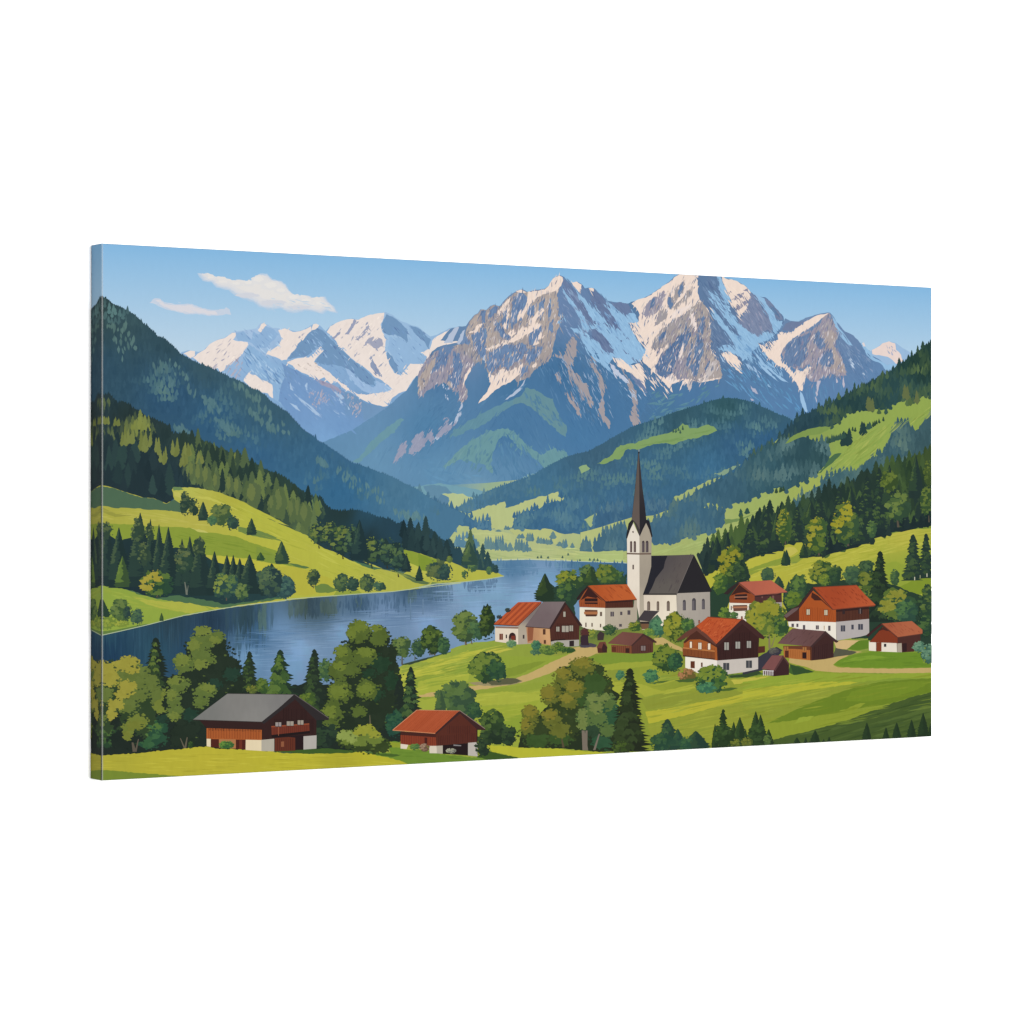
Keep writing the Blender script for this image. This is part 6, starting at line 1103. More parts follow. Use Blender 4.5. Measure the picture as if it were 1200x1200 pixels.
rf = PT(h, 'painted_roof', 'brick red tiled roof'); q(rf, 'O 412,192 540,185 668,179 720,238 778,294 770,302 650,312 526,322 470,258', BG((980, 695, (178, 64, 44)), (1010, 695, (190, 72, 50)), (1020, 705, (198, 84, 58)))); q(rf, 'O 238,360 285,318 325,298 410,190 420,198 330,318 290,345 250,372', (74, 46, 46)); line(rf, T('O 414,194 526,321'), 1.3, (120, 54, 44)); line(rf, T('O 526,322 776,298'), 1.0, (140, 62, 48)); line(rf, T('O 412,192 668,179'), .8, (150, 60, 46)); strokes(rf, T('O 430,200 660,190 750,285 540,305'), 60, 5, .8, .8, (166, 58, 42), R, .06, 7); q(rf, 'O 240,358 290,318 330,308 318,325 256,370', (108, 86, 84))
wins(h, 'O 374,320,392,352;O 478,324,496,354', (206, 190, 160), (84, 42, 34)); wins(h, 'O 352,412,366,438;O 428,414,446,438;O 500,416,514,446;O 285,404,300,424;O 314,404,326,424', (92, 84, 90)); wins(h, 'O 574,414,600,450;O 636,410,650,438;O 676,406,704,440', (72, 74, 90)); wins(h, 'O 584,324,598,348;O 676,316,700,346', (62, 46, 48)); line(h, T('O 477,416 477,440'), .8, (170, 130, 80))

# small barn on the lane
h = Part('painted_barn', label='wooden barn with a dark mauve roof and orange front on the lane'); w = PT(h, 'painted_wall'); q(w, 'O 238,536 402,536 402,620 300,610 242,602', (182, 100, 54)); q(w, 'O 238,534 402,534 402,560 300,552 240,552', (120, 62, 44)); q(w, 'O 400,536 486,454 532,506 532,602 480,612 402,620', (74, 44, 42)); planks(w, 'O 410,535 530,510 | 404,618 530,602', 10, (60, 36, 38)); planks(w, 'O 242,555 400,558 | 242,600 400,616', 12, (160, 84, 44)); q(w, 'O 395,540 404,536 404,620 396,618', (104, 54, 40))
d = PT(h, 'painted_door'); q(d, 'O 248,562 270,562 270,604 248,602', (100, 46, 38)); d = PT(h, 'painted_door'); q(d, 'O 350,572 374,572 374,610 350,608', (58, 34, 36)); wins(h, 'O 244,538,268,560;O 352,542,374,562', (170, 108, 62))
rf = PT(h, 'painted_roof', 'dark mauve roof'); q(rf, 'O 204,520 245,478 292,432 488,448 445,490 400,538', BG((925, 750, (112, 80, 80)), (950, 745, (108, 74, 72)))); q(rf, 'O 484,446 520,478 562,510 548,516 530,506 488,466 404,544 396,538', (74, 50, 50)); strokes(rf, T('O 230,510 295,445 470,455 400,520'), 24, 7, .7, -.8, (100, 68, 68), R, .05, 5)

# right barn
h = Part('painted_barn', label='small white barn with a terracotta roof at the right edge'); w = PT(h, 'painted_wall'); q(w, 'O 740,508 932,514 932,572 820,568 740,562', (228, 218, 200)); q(w, 'O 902,486 1040,468 1040,540 1000,568 932,572 905,570', (88, 48, 44)); q(w, 'O 904,520 930,518 932,572 905,570', (170, 158, 150)); q(w, 'O 935,520 960,518 960,565 935,570', (60, 36, 40))
w = PT(h, 'painted_gable', 'dark red wooden gable'); q(w, 'O 742,512 820,422 906,484 906,518', (146, 54, 38)); q(w, 'O 790,450 822,424 860,448 840,446 822,440', (90, 42, 38))
rf = PT(h, 'painted_roof', 'terracotta roof'); q(rf, 'O 808,404 900,396 990,389 1052,440 1052,462 980,474 904,484', BG((1040, 735, (172, 82, 62)), (1060, 738, (186, 94, 70)))); q(rf, 'O 722,472 770,434 810,402 822,408 770,450 735,482', (74, 42, 42)); line(rf, T('O 812,406 905,484'), 1.2, (112, 56, 48)); line(rf, T('O 905,485 1050,464'), .9, (110, 58, 50)); strokes(rf, T('O 830,412 985,398 1040,450 910,472'), 20, 6, .7, .75, (160, 72, 56), R, .05, 5)
d = PT(h, 'painted_door'); q(d, 'O 782,514 812,515 812,566 782,566', (140, 58, 40)); wins(h, 'O 828,522,842,540', (60, 56, 60))
dec('O', 1035, 540, 80, 70, (70, 112, 90), (92, 132, 104), (108, 146, 116), name='painted_shrub'); dec('O', 1090, 580, 90, 120, (60, 100, 84), (84, 124, 98), (104, 142, 112), 'pale blue green bush at the right edge of the picture', name='painted_shrub')

# centre chalet
h = Part('painted_house', label='central chalet with a bright red roof and a long orange balcony')
w = PT(h, 'painted_wall', 'white plaster ground floor'); q(w, 'L 614,395 802,412 802,440 852,502 780,490 700,498 614,462', BG((810, 775, (234, 226, 208)), (835, 780, (230, 222, 210)))); q(w, 'L 800,420 1041,400 1041,470 960,488 852,502 802,480', (196, 186, 186))
w = PT(h, 'painted_gable', 'orange wooden front gable'); q(w, 'L 604,312 640,270 680,240 720,262 798,325 802,420 604,384', (172, 84, 44)); q(w, 'L 604,312 640,272 680,242 800,328 800,345 740,310 700,296 640,298 610,320', (90, 48, 38)); planks(w, 'L 608,320 796,345 | 606,384 798,412', 18, (146, 66, 40)); q(w, 'L 798,332 944,196 1046,288 1041,402 802,420', (70, 40, 38)); planks(w, 'L 800,345 1042,300 | 804,416 1040,402', 26, (58, 34, 34)); planks(w, 'L 880,262 1000,250 | 880,340 1000,330', 12, (58, 34, 34))
rf = PT(h, 'painted_roof', 'bright red tiled roof'); q(rf, 'L 676,222 745,164 850,172 952,180 870,250 796,326 735,272', BG((820, 730, (200, 72, 46)), (850, 730, (204, 80, 52)), (840, 745, (196, 74, 50)))); q(rf, 'L 562,298 620,252 676,220 740,268 798,326 792,332 735,290 680,246 620,286 572,304', (112, 64, 54)); q(rf, 'L 940,182 952,178 1010,222 1080,284 1072,296 1040,286 946,206 800,340 792,326', (78, 46, 44)); line(rf, T('L 745,165 952,180'), .9, (150, 60, 46)); strokes(rf, T('L 690,222 750,172 930,186 800,310'), 80, 4, .7, -.75, (180, 58, 42), R, .08, 8); strokes(rf, T('L 690,222 750,172 930,186 800,310'), 40, 4, .7, -.75, (218, 96, 64), R, .08, 8); q(rf, 'L 690,188 700,186 700,200 690,204', (160, 80, 66)); q(rf, 'L 940,165 950,165 950,180 940,180', (150, 76, 60))
b = PT(h, 'painted_balcony', 'long orange wooden balcony'); q(b, 'L 598,342 700,354 786,362 786,412 740,410 600,392', (146, 74, 42)); q(b, 'L 598,342 786,362 786,369 598,349', (196, 118, 70)); planks(b, 'L 600,350 784,368 | 600,390 784,410', 22, (112, 52, 36)); q(b, 'L 600,388 740,406 786,408 786,416 600,396', (92, 46, 38)); b = PT(h, 'painted_balcony'); q(b, 'L 1040,338 1080,335 1080,372 1040,378', (96, 48, 38))
wins(h, 'L 640,310,652,346;L 690,316,708,354;L 746,320,760,356', (232, 214, 190), (96, 48, 36)); wins(h, 'L 842,314,868,358;L 908,310,934,350;L 974,306,998,346', (158, 154, 154), (56, 36, 36)); wins(h, 'L 836,434,872,476;L 970,420,1005,464', (72, 74, 80), (200, 190, 188)); wins(h, 'L 706,432,716,458', (110, 70, 54)); d = PT(h, 'painted_door'); q(d, 'L 645,424 670,424 670,466 645,464', (120, 60, 40)); planks(d, 'L 645,424 670,424 | 645,464 670,466', 4, (90, 46, 34))
# small hut
h = Part('painted_shed', label='small mauve roofed hut with a white rail right of the central chalet'); q(h, 'O 120,672 188,672 182,712 118,700', (84, 52, 52)); q(h, 'O 182,680 238,594 272,640 272,704 182,713', (70, 42, 44)); rf = PT(h, 'painted_roof'); q(rf, 'O 112,668 140,630 172,590 242,590 215,628 188,678', (130, 76, 78)); q(rf, 'O 236,590 258,615 274,640 268,646 240,606 190,684 184,676', (96, 60, 62)); rl = PT(h, 'painted_rail')
for k in range(6): line(rl, T('O %d,%d %d,%d' % (122 + k * 11, 678, 122 + k * 11, 708)), .8, (220, 214, 210))
line(rl, T('O 118,678 182,682'), .8, (220, 214, 210))
# shrubs round the chalet
dec('L', 510, 415, 170, 170, (48, 78, 44), (76, 102, 42), (112, 128, 44), 'round dark green tree left of the central chalet', dens=1.6); dec('L', 555, 430, 90, 120, (42, 80, 58), (50, 92, 58), (60, 102, 58)); dec('L', 420, 515, 100, 90, (52, 100, 74), (68, 118, 76), (80, 130, 80), 'small rounded teal green bush on the lawn', name='painted_shrub'); dec('L', 235, 508, 56, 60, (56, 104, 78), (66, 116, 82), (76, 126, 82), name='painted_shrub')
dec('L', 625, 505, 110, 80, (104, 92, 44), (150, 102, 66), (170, 116, 76), 'reddish flowering bush at the chalet corner', name='painted_shrub'); on(sh, (72, 98, 46), 'L 550,535 600,530 680,525 660,545 580,548', .4); on(sh, (80, 106, 46), 'L 400,555 470,540 520,538 480,552', .3); on(sh, (74, 102, 42), 'L 780,600 880,578 925,582 870,598', .3)
dec('L', 775, 530, 190, 180, (44, 82, 54), (70, 104, 46), (112, 130, 44), 'round bush in front of the central chalet', dens=1.8); dec('L', 740, 580, 130, 70, (56, 108, 80), (66, 120, 84), (76, 130, 84), name='painted_shrub'); dec('L', 1130, 365, 60, 40, (84, 80, 80), (92, 90, 84), (100, 100, 86), name='painted_shrub')

# ================================================================== foreground
fgm = Part('painted_meadow', label='bright yellow meadow strip along the bottom edge')
dkf = Part('painted_thicket', label='dark undergrowth below the foreground trees on the left')
dkf.add(jag(T('C 20,420 120,440 300,440 420,560 500,520 640,480 900,460 1000,560 1100,580 1200,600 F 100,600 230,560 420,560 560,540 700,560 850,500 880,720 960,720 860,850 840,900 700,950 400,950 300,940 C 740,940 620,945 300,975 120,990 20,960'), 1.2, 3, R), (38, 52, 44))
YL, OL = (158, 146, 52), (96, 112, 50)
dec('C', 410, 850, 240, 190, (44, 84, 60), (56, 98, 60), (80, 112, 52), dens=1.0); dec('C', 150, 870, 140, 130, (44, 76, 50), (60, 92, 50), (74, 104, 50), name='painted_shrub')
con('C 437', 285, 620, 190, (36, 52, 44), (56, 80, 46), (92, 112, 48), 'conifer with one sunlit side behind the yellow foreground tree', litk=.9)
con('C 985', 365, 600, 130, (42, 60, 44), (54, 78, 44), (70, 92, 44), litk=.6); con('F 140', 355, 640, 190, (40, 64, 46), (62, 92, 46), (84, 110, 48), 'conifer behind the ridge of the grey roofed farmhouse', litk=1.3); dec('F', 40, 570, 90, 90, (56, 86, 44), (78, 104, 44), (92, 114, 44), name='painted_shrub'); dec('C', 1000, 590, 70, 50, (84, 100, 44), (100, 112, 44), (112, 118, 44), name='painted_shrub')
con('F 340', 352, 760, 200, (40, 56, 44), (50, 70, 46), (60, 84, 46), 'dark conifer right of the grey roofed farmhouse', litk=.7); dec('F', 405, 480, 80, 150, (60, 92, 60), (74, 104, 60), (86, 114, 60)); dec('F', 300, 650, 110, 90, (66, 92, 42), (84, 108, 42), (98, 118, 42), name='painted_shrub')
def clumps(name, tile, label, darks, mids, lites, trunk=None, tc=(96, 88, 74), extra=(), rough=.2, grad=1.2):
    """a broadleaf tree whose leaf clumps were each measured: (x, y, w, h)"""
    p = Part(name, label=label); ox, oy = TILES[tile]
    for grp, c in darks + mids + lites:
        for (x, y, w, h) in grp:
            cx, cy, rx, ry = ox + x / 5, oy + y / 5, w / 10, h / 10
            p.add(blob(cx, cy, rx * .8, ry * .8, R, .14, 1.25), vary(c, 2, R))
            for k in range(7):
                a = k * .9 + R.uniform(-.3, .3); qq = R.uniform(.5, .72)
                p.add(blob(cx + math.cos(a) * rx * qq, cy + math.sin(a) * ry * qq, rx * R.uniform(.28, .46), ry * R.uniform(.26, .42), R, .2, 1.2), vary(c, 3, R))
            for k in range(int(4 + (rx + ry) / 1.1)):
                a = R.uniform(0, 6.28); s = R.uniform(.8, 2.0)
                p.add(blob(cx + math.cos(a) * rx * R.uniform(.85, 1.14), cy + math.sin(a) * ry * R.uniform(.85, 1.14), s, s * .75, R, .3, 1.3), vary(c, 4, R))
        if grp and rough:
            for k in range(int(len(grp) * 1.6)):      # gaps
                x, y, w, h = R.choice(grp); cc = darks[0][1] if c != darks[0][1] else mids[0][1]
                a = R.uniform(-.6, 1.8)
                p.add(blob(ox + x / 5 + math.cos(a) * w / 10 * .75, oy + y / 5 + math.sin(a) * h / 10 * .75, R.uniform(1.0, 2.6), R.uniform(.5, 1.3), R, .35, 1.2), vary(mix(c, cc, .8), 3, R))
    if trunk:
        t = Part('painted_trunk', p)
        for (x0, y0, x1, y1, ww) in trunk: t.add([(ox + x0 / 5 - ww * .05, oy + y0 / 5), (ox + x0 / 5 + ww * .05, oy + y0 / 5), (ox + x1 / 5 + ww * .1, oy + y1 / 5), (ox + x1 / 5 - ww * .1, oy + y1 / 5)], tc)
    return p
clumps('painted_tree', 'C', 'large yellow leaved tree cut by the left edge of the picture',
       [([(230, 620, 300, 360), (100, 700, 200, 360), (330, 700, 240, 260), (400, 560, 160, 160), (160, 480, 220, 120), (300, 830, 200, 120)], (52, 74, 44)), ([(200, 760, 60, 80), (260, 880, 200, 120)], (36, 50, 42))],
       [([(240, 520, 150, 110), (330, 500, 130, 120), (410, 550, 100, 90), (320, 610, 150, 110), (280, 690, 120, 90), (130, 620, 110, 110), (450, 640, 100, 120), (100, 760, 90, 90), (340, 560, 80, 80)], (96, 112, 50)), ([(460, 690, 80, 80), (330, 770, 120, 70), (280, 820, 90, 70), (500, 620, 60, 60)], (110, 122, 48))],
       [([(150, 470, 130, 90), (280, 430, 130, 70), (230, 450, 90, 70), (170, 530, 110, 80), (270, 580, 110, 90), (240, 620, 80, 50), (200, 680, 100, 70), (180, 730, 60, 80), (100, 480, 80, 140), (95, 690, 70, 90), (300, 470, 80, 60)], (158, 146, 54)), ([(320, 800, 100, 60), (270, 860, 50, 50)], (114, 122, 46))],
       [(300, 900, 312, 955, 22), (335, 880, 318, 955, 12)])
clumps('painted_tree', 'C', 'tall olive green tree left of the grey roofed farmhouse',
       [([(740, 400, 280, 300), (850, 480, 160, 280), (700, 560, 260, 260), (560, 640, 160, 260), (640, 740, 220, 260), (800, 560, 220, 160), (900, 560, 120, 140), (600, 860, 200, 160)], (40, 56, 42)), ([(880, 500, 100, 80), (780, 560, 90, 60), (640, 740, 100, 70), (480, 760, 80, 50)], (40, 70, 54))],
       [([(720, 300, 160, 110), (690, 370, 120, 110), (800, 280, 90, 70), (600, 440, 120, 120), (720, 410, 130, 90), (570, 560, 130, 90), (540, 640, 90, 110), (550, 720, 100, 90), (720, 600, 130, 90), (700, 660, 90, 80)], (92, 110, 50))],
       [([(710, 250, 100, 60), (660, 330, 80, 70), (590, 420, 90, 70), (700, 440, 90, 60), (550, 540, 80, 50), (740, 580, 80, 50), (530, 620, 60, 60), (540, 750, 60, 50), (780, 300, 60, 40)], (110, 124, 52))],
       [(580, 875, 605, 935, 10), (620, 870, 608, 935, 12)], (100, 92, 76))
clumps('painted_tree', 'F', 'biggest round crowned tree in the foreground centre left',
       [([(640, 400, 240, 360), (740, 500, 220, 400), (620, 600, 300, 320), (520, 520, 180, 380), (480, 700, 180, 260), (700, 700, 260, 260), (600, 780, 220, 160), (730, 320, 120, 200), (560, 330, 60, 120)], (42, 58, 40)), ([(730, 440, 110, 110), (790, 540, 70, 110), (700, 620, 100, 90), (660, 500, 70, 60)], (40, 70, 47))],
       [([(600, 250, 130, 140), (720, 280, 110, 120), (520, 390, 110, 130), (630, 400, 150, 110), (480, 480, 120, 120), (560, 470, 110, 90), (490, 600, 140, 140), (650, 590, 130, 130), (600, 720, 90, 70), (450, 720, 120, 140), (440, 790, 90, 70)], (84, 102, 42))],
       [([(610, 220, 90, 60), (560, 260, 60, 60), (500, 370, 80, 70), (640, 370, 100, 60), (480, 600, 110, 90), (640, 590, 90, 70), (430, 720, 80, 80), (700, 230, 60, 40), (490, 450, 70, 50)], (104, 120, 44))],
       [(665, 740, 668, 800, 10)], (96, 92, 70))
con('F 905', 455, 760, 150, (38, 54, 44), (48, 76, 50), (72, 98, 52), 'dark conifer behind the roof of the red roofed barn', litk=1.0); dec('F', 810, 790, 120, 180, (36, 76, 62), (44, 86, 64), (50, 92, 62), name='painted_shrub')
dec('F', 420, 870, 160, 160, (38, 56, 46), (44, 66, 48), (50, 74, 50), name='painted_shrub'); 
dec('I', 220, 640, 230, 220, (58, 86, 60), (72, 100, 58), (86, 112, 58), 'grey green tree behind the red roofed barn', dens=1.3); con('I 130', 590, 720, 70, (60, 86, 58), (74, 100, 58), (84, 108, 58)); dec('I', 330, 720, 100, 120, (44, 78, 56), (54, 88, 56), (62, 96, 56), name='painted_shrub')
dec('I', 440, 800, 150, 200, (48, 72, 42), (62, 88, 44), (78, 102, 46), 'dark shrub like tree right of the red roofed barn', dens=1.2); dec('I', 520, 860, 120, 140, (42, 62, 44), (48, 72, 46), (56, 80, 46)); dec('I', 425, 880, 170, 110, (40, 60, 42), (48, 70, 44), (56, 80, 44), name='painted_shrub')
# right-of-centre group
dk2 = Part('painted_thicket'); dk2.add(jag(T('I 585,930 600,860 640,820 740,700 900,560 1100,560 1180,620 L 200,700 230,900 210,950 L 0,960 I 1100,955 1000,950 850,935 600,930'), 1, 3, R), (44, 58, 36))
clumps('painted_tree', 'I', 'large olive gold tree right of the bottom centre',
       [([(960, 520, 280, 220), (1060, 580, 160, 180), (860, 640, 240, 260), (960, 720, 240, 260), (700, 840, 220, 180), (840, 830, 200, 180)], (56, 72, 36)), ([(1040, 560, 140, 150), (960, 640, 90, 90), (830, 880, 140, 80), (700, 890, 160, 80)], (60, 88, 40))],
       [([(960, 460, 150, 110), (850, 520, 110, 110), (770, 620, 110, 120), (920, 590, 120, 110), (880, 660, 100, 100), (780, 760, 110, 110), (660, 740, 110, 110), (640, 810, 90, 90), (830, 830, 120, 90), (800, 600, 90, 90)], (98, 104, 38))],
       [([(960, 430, 100, 60), (850, 490, 80, 60), (760, 610, 80, 90), (910, 570, 90, 70), (870, 640, 80, 50), (770, 740, 80, 60), (650, 720, 80, 70), (630, 790, 60, 60)], (124, 118, 40))],
       [(840, 880, 850, 930, 14)], (92, 80, 56))
clumps('painted_tree', 'I', 'pale grey green tree with a double trunk right of the bottom centre',
       [([(1060, 760, 220, 300), (1120, 800, 160, 260), (1000, 780, 140, 140)], (48, 74, 50)), ([(1120, 700, 90, 90), (1140, 780, 110, 110), (1080, 900, 120, 80)], (48, 88, 58))],
       [([(1040, 670, 120, 110), (1110, 660, 90, 100), (970, 760, 90, 110), (1050, 760, 110, 90), (1110, 830, 90, 80), (1020, 720, 90, 90)], (84, 108, 54))],
       [([(1030, 640, 80, 60), (960, 740, 60, 70), (1040, 700, 80, 60), (1090, 640, 50, 50), (960, 800, 60, 50)], (108, 124, 62))],
       [(965, 830, 978, 945, 34), (985, 830, 978, 945, 24), (1060, 850, 1030, 945, 14)], (118, 108, 94))
con('L 290', 465, 960, 240, (40, 50, 32), (46, 60, 34), (58, 76, 40), 'tall dark spruce right of the bottom centre', litk=1.2); dec('L', 240, 930, 120, 80, (52, 68, 36), (62, 84, 36), (72, 94, 36), name='painted_shrub')
con('L 510', 762, 960, 170, (44, 74, 56), (54, 88, 58), (66, 98, 58), 'bushy green conifer at the bottom edge of the striped field', litk=1.3); con('L 570', 820, 940, 100, (42, 76, 60), (50, 86, 60), (58, 92, 58)); dec('L', 480, 900, 160, 110, (42, 78, 58), (52, 88, 58), (60, 96, 56), name='painted_shrub'); con('L 675', 832, 950, 170, (40, 70, 56), (50, 80, 56), (60, 90, 54), litk=1.2); dec('L', 620, 910, 90, 90, (44, 84, 62), (52, 92, 62), (58, 98, 60), name='painted_shrub')
for a in (('L 836', 704, 950, 100), ('L 898', 778, 950, 60), ('L 934', 750, 950, 90), ('L 1027', 716, 950, 90), ('L 1055', 735, 950, 80), ('L 1103', 820, 930, 60), ('L 968', 820, 950, 40), ('L 788', 790, 950, 44)): con(*a, (42, 64, 36), (50, 76, 40), (60, 88, 42), litk=.8)
dec('L', 840, 860, 130, 130, (44, 68, 38), (52, 78, 40), (60, 88, 42), name='painted_shrub'); dec('L', 1035, 850, 110, 110, (44, 68, 38), (54, 80, 42), (60, 88, 42), name='painted_shrub'); dec('L', 908, 905, 60, 50, (84, 96, 40), (100, 112, 42), (112, 120, 42), name='painted_shrub'); dec('L', 975, 900, 70, 60, (84, 98, 40), (100, 110, 42), (112, 118, 42), name='painted_shrub'); dec('L', 1095, 890, 50, 70, (70, 96, 50), (80, 106, 52), (88, 112, 52), name='painted_shrub')
for a in (('O 425', 1028, 1110, 60), ('O 318', 1070, 1115, 40), ('O 370', 1070, 1115, 24), ('O 507', 1066, 1110, 26), ('O 475', 1080, 1110, 20), ('O 728', 982, 1100, 56), ('O 840', 1010, 1090, 40), ('O 903', 982, 1090, 56), ('O 990', 965, 1085, 54), ('O 1058', 925, 1085, 70), ('O 1100', 990, 1080, 30), ('O 550', 1095, 1110, 16)): con(*a, (40, 62, 38), (44, 68, 40), (52, 78, 40), litk=.5)

# yellow strip
fgm.add(jag(T('P 95,886 C 60,962 120,978 200,970 300,965 400,955 500,945 560,942 620,935 680,928 740,924 800,936 900,940 1050,948 1200,955 F 100,955 200,965 300,966 400,962 470,958 560,960 620,952 660,965 760,985 850,1008 900,1026 900,1060 600,1100 P 300,930 90,930'), .7, 2.2, R), BG((130, 890, (178, 166, 50)), (250, 885, (190, 174, 48)), (350, 890, (192, 178, 46)), (440, 890, (186, 174, 42)), (400, 900, (176, 164, 42)), (200, 900, (186, 172, 48))))
on(fgm, (116, 136, 44), 'P 90,902 C 60,1058 120,1062 200,1066 300,1076 420,1084 520,1094 600,1100 600,1150 P 90,940', .5, 2.5)
strokes(fgm, T('C 130,990 700,950 F 600,980 850,1030 C 600,1080 140,1050'), 60, 26, 1.2, .02, (172, 158, 42), R, .06, 6); strokes(fgm, T('C 130,990 700,950 F 600,980 850,1030 C 600,1080 140,1050'), 50, 26, 1.2, .02, (202, 188, 60), R, .06, 6)
on(fgm, (106, 138, 44), 'F 760,895 800,893 845,900 860,940 1000,950 1200,968 I 100,965 300,985 340,990 420,960 580,990 600,1010 0,1040 F 1100,1040 900,1032 850,1010 760,985 660,966 700,960 790,960', .6, 2.5)
on(fgm, (140, 152, 42), 'F 770,895 840,900 850,930 800,930', .4); on(fgm, (186, 180, 46), 'I 400,918 480,918 600,930 800,935 950,948 1100,960 1100,1000 700,1000 590,990 500,970 430,955', .6, 2.5); on(fgm, (62, 92, 36), 'I 340,985 420,952 480,968 585,988 560,1000 400,1000', .5); on(fgm, (64, 96, 38), 'F 100,953 230,940 400,935 480,940 600,950 560,962 400,966 250,964', .5); on(fgm, (72, 102, 40), 'F 640,960 760,965 850,972 800,985 740,980', .5)
on(fgm, (186, 180, 46), 'L 0,948 60,955 150,962 100,968 0,985', .4)
strokes(fgm, T('F 780,920 1100,965 I 300,990 0,1025 F 950,1030'), 30, 16, 1.2, .03, (92, 124, 38), R, .06, 6)

# red roofed barn in the foreground
h = Part('painted_barn', label='foreground barn with an orange red roof at the bottom centre'); w = PT(h, 'painted_wall', 'red brown boarded wall'); q(w, 'F 845,838 1055,848 1055,922 845,912', (152, 58, 44)); planks(w, 'F 848,845 1052,855 | 848,912 1052,920', 20, (120, 42, 36)); q(w, 'F 845,836 1055,846 1055,870 845,856', (84, 40, 36)); q(w, 'F 985,870 1002,872 1002,916 985,914', (92, 34, 32)); q(w, 'I 100,850 238,726 345,824 345,898 105,922', (102, 46, 38)); planks(w, 'I 105,860 340,840 | 108,920 342,898', 22, (82, 36, 34)); planks(w, 'I 160,800 310,800 | 160,850 310,850', 14, (80, 36, 34)); q(w, 'I 340,824 346,824 346,900 340,900', (60, 34, 34))
q(w, 'F 1055,886 1200,860 I 180,852 180,905 108,920', (118, 50, 40)) if False else None
b = PT(h, 'painted_wall', 'pale plaster base'); q(b, 'F 845,908 890,914 880,938 845,936', (220, 208, 186)); b = PT(h, 'painted_wall', 'pale plaster base'); q(b, 'F 1012,920 1092,920 1092,964 1015,963', (214, 202, 182)); q(b, 'I 105,920 142,918 142,966 108,964', (180, 170, 162)); q(b, 'I 142,916 290,904 290,976 142,966', (44, 30, 32)); q(b, 'I 290,902 346,898 346,982 290,976', (184, 176, 176)); q(b, 'I 205,912 250,916 250,922 205,920', (130, 126, 126))
rf = PT(h, 'painted_roof', 'orange red corrugated roof'); q(rf, 'F 798,826 870,766 940,709 1080,711 1195,715 I 242,714 170,782 98,848 F 1048,846 920,836', BG((480, 845, (196, 80, 54)), (520, 840, (196, 82, 58)), (500, 855, (190, 78, 54)), (460, 855, (190, 74, 52)))); q(rf, 'I 240,713 310,758 392,820 388,828 345,826 244,730 104,852 96,846', (72, 42, 42)); line(rf, T('F 798,828 1048,847'), .9, (214, 130, 96)); line(rf, T('F 940,710 1195,715'), .7, (206, 128, 100)); line(rf, T('I 243,714 390,820'), .6, (150, 130, 120)); line(rf, T('F 800,826 940,710'), .7, (214, 140, 108))
for k in range(24): u = k / 24; a = T('F %f,%f' % (812 + u * 236, 827 + u * 18))[0]; b2 = T('F %f,%f' % (945 + u * 245, 712 + u * 3))[0]; line(rf, [a, b2], .5, vary((172, 66, 48), 8, R))
dec('F', 930, 925, 60, 40, (70, 104, 56), (86, 120, 58), (98, 130, 58), name='painted_shrub'); dec('F', 985, 930, 60, 46, (110, 84, 66), (140, 110, 90), (156, 128, 104), name='painted_shrub'); dec('I', 190, 950, 60, 30, (120, 122, 108), (150, 150, 136), (166, 164, 150), name='painted_shrub'); dec('I', 375, 930, 90, 110, (40, 60, 44), (46, 68, 46), (54, 76, 46), name='painted_shrub')
# grey roofed farmhouse
h = Part('painted_farmhouse', label='foreground farmhouse with a big grey roof at the lower left'); w = PT(h, 'painted_wall', 'orange boarded wall'); q(w, 'C 734,800 1058,800 1058,886 734,880', (184, 88, 48)); planks(w, 'C 738,812 1056,815 | 738,878 1056,884', 34, (146, 58, 36), w=.6); q(w, 'C 690,768 1062,776 1058,826 734,816', (62, 38, 36)); planks(w, 'C 740,816 1056,826 | 740,832 1056,840', 34, (90, 44, 34))
w = PT(h, 'painted_gable', 'dark brown gable'); q(w, 'F 32,780 222,636 352,745 352,862 34,888', (64, 38, 36)); planks(w, 'F 100,760 340,760 | 100,860 340,850', 28, (50, 30, 32)); planks(w, 'F 150,700 300,700 | 150,770 300,770', 16, (52, 32, 32))
w = PT(h, 'painted_wall', 'pale plaster base'); q(w, 'C 734,878 760,879 758,926 734,922', (224, 208, 172)); q(w, 'C 806,880 906,882 906,936 806,930', (176, 112, 74)); q(w, 'C 962,884 1058,886 1058,950 962,944', (226, 208, 170)); q(w, 'F 30,885 106,878 106,952 30,950', (176, 168, 162)); q(w, 'F 275,864 353,858 352,936 275,942', (176, 170, 172))
d = PT(h, 'painted_door'); q(d, 'C 758,880 806,882 804,930 758,926', (96, 38, 34)); d = PT(h, 'painted_door'); q(d, 'C 905,883 963,885 962,942 905,937', (94, 36, 32)); q(d, 'C 925,885 942,886 942,938 925,937', (124, 50, 40)); d = PT(h, 'painted_door', 'wide dark red barn door'); q(d, 'F 105,866 276,856 276,942 105,952', (48, 30, 34)); q(d, 'F 108,874 190,868 228,872 228,948 108,952', (114, 50, 38)); planks(d, 'F 110,876 226,872 | 110,950 226,946', 9, (88, 36, 32)); q(d, 'F 145,895 162,894 162,925 145,926', (146, 84, 60))
b = PT(h, 'painted_balcony', 'red brown balcony'); q(b, 'F 88,806 310,790 312,834 90,862', (128, 52, 42)); q(b, 'F 88,804 310,788 310,795 88,811', (160, 72, 52)); planks(b, 'F 92,812 308,796 | 92,858 308,834', 18, (104, 40, 36)); q(b, 'F 90,856 312,832 312,846 90,872', (40, 28, 30)); line(b, T('F 130,806 130,860'), .6, (170, 90, 66))
wins(h, 'F 112,782,146,806;F 178,776,218,802;F 242,770,276,796', (158, 146, 142), (40, 28, 30)); wins(h, 'C 1140,785,1170,806', (150, 140, 138))
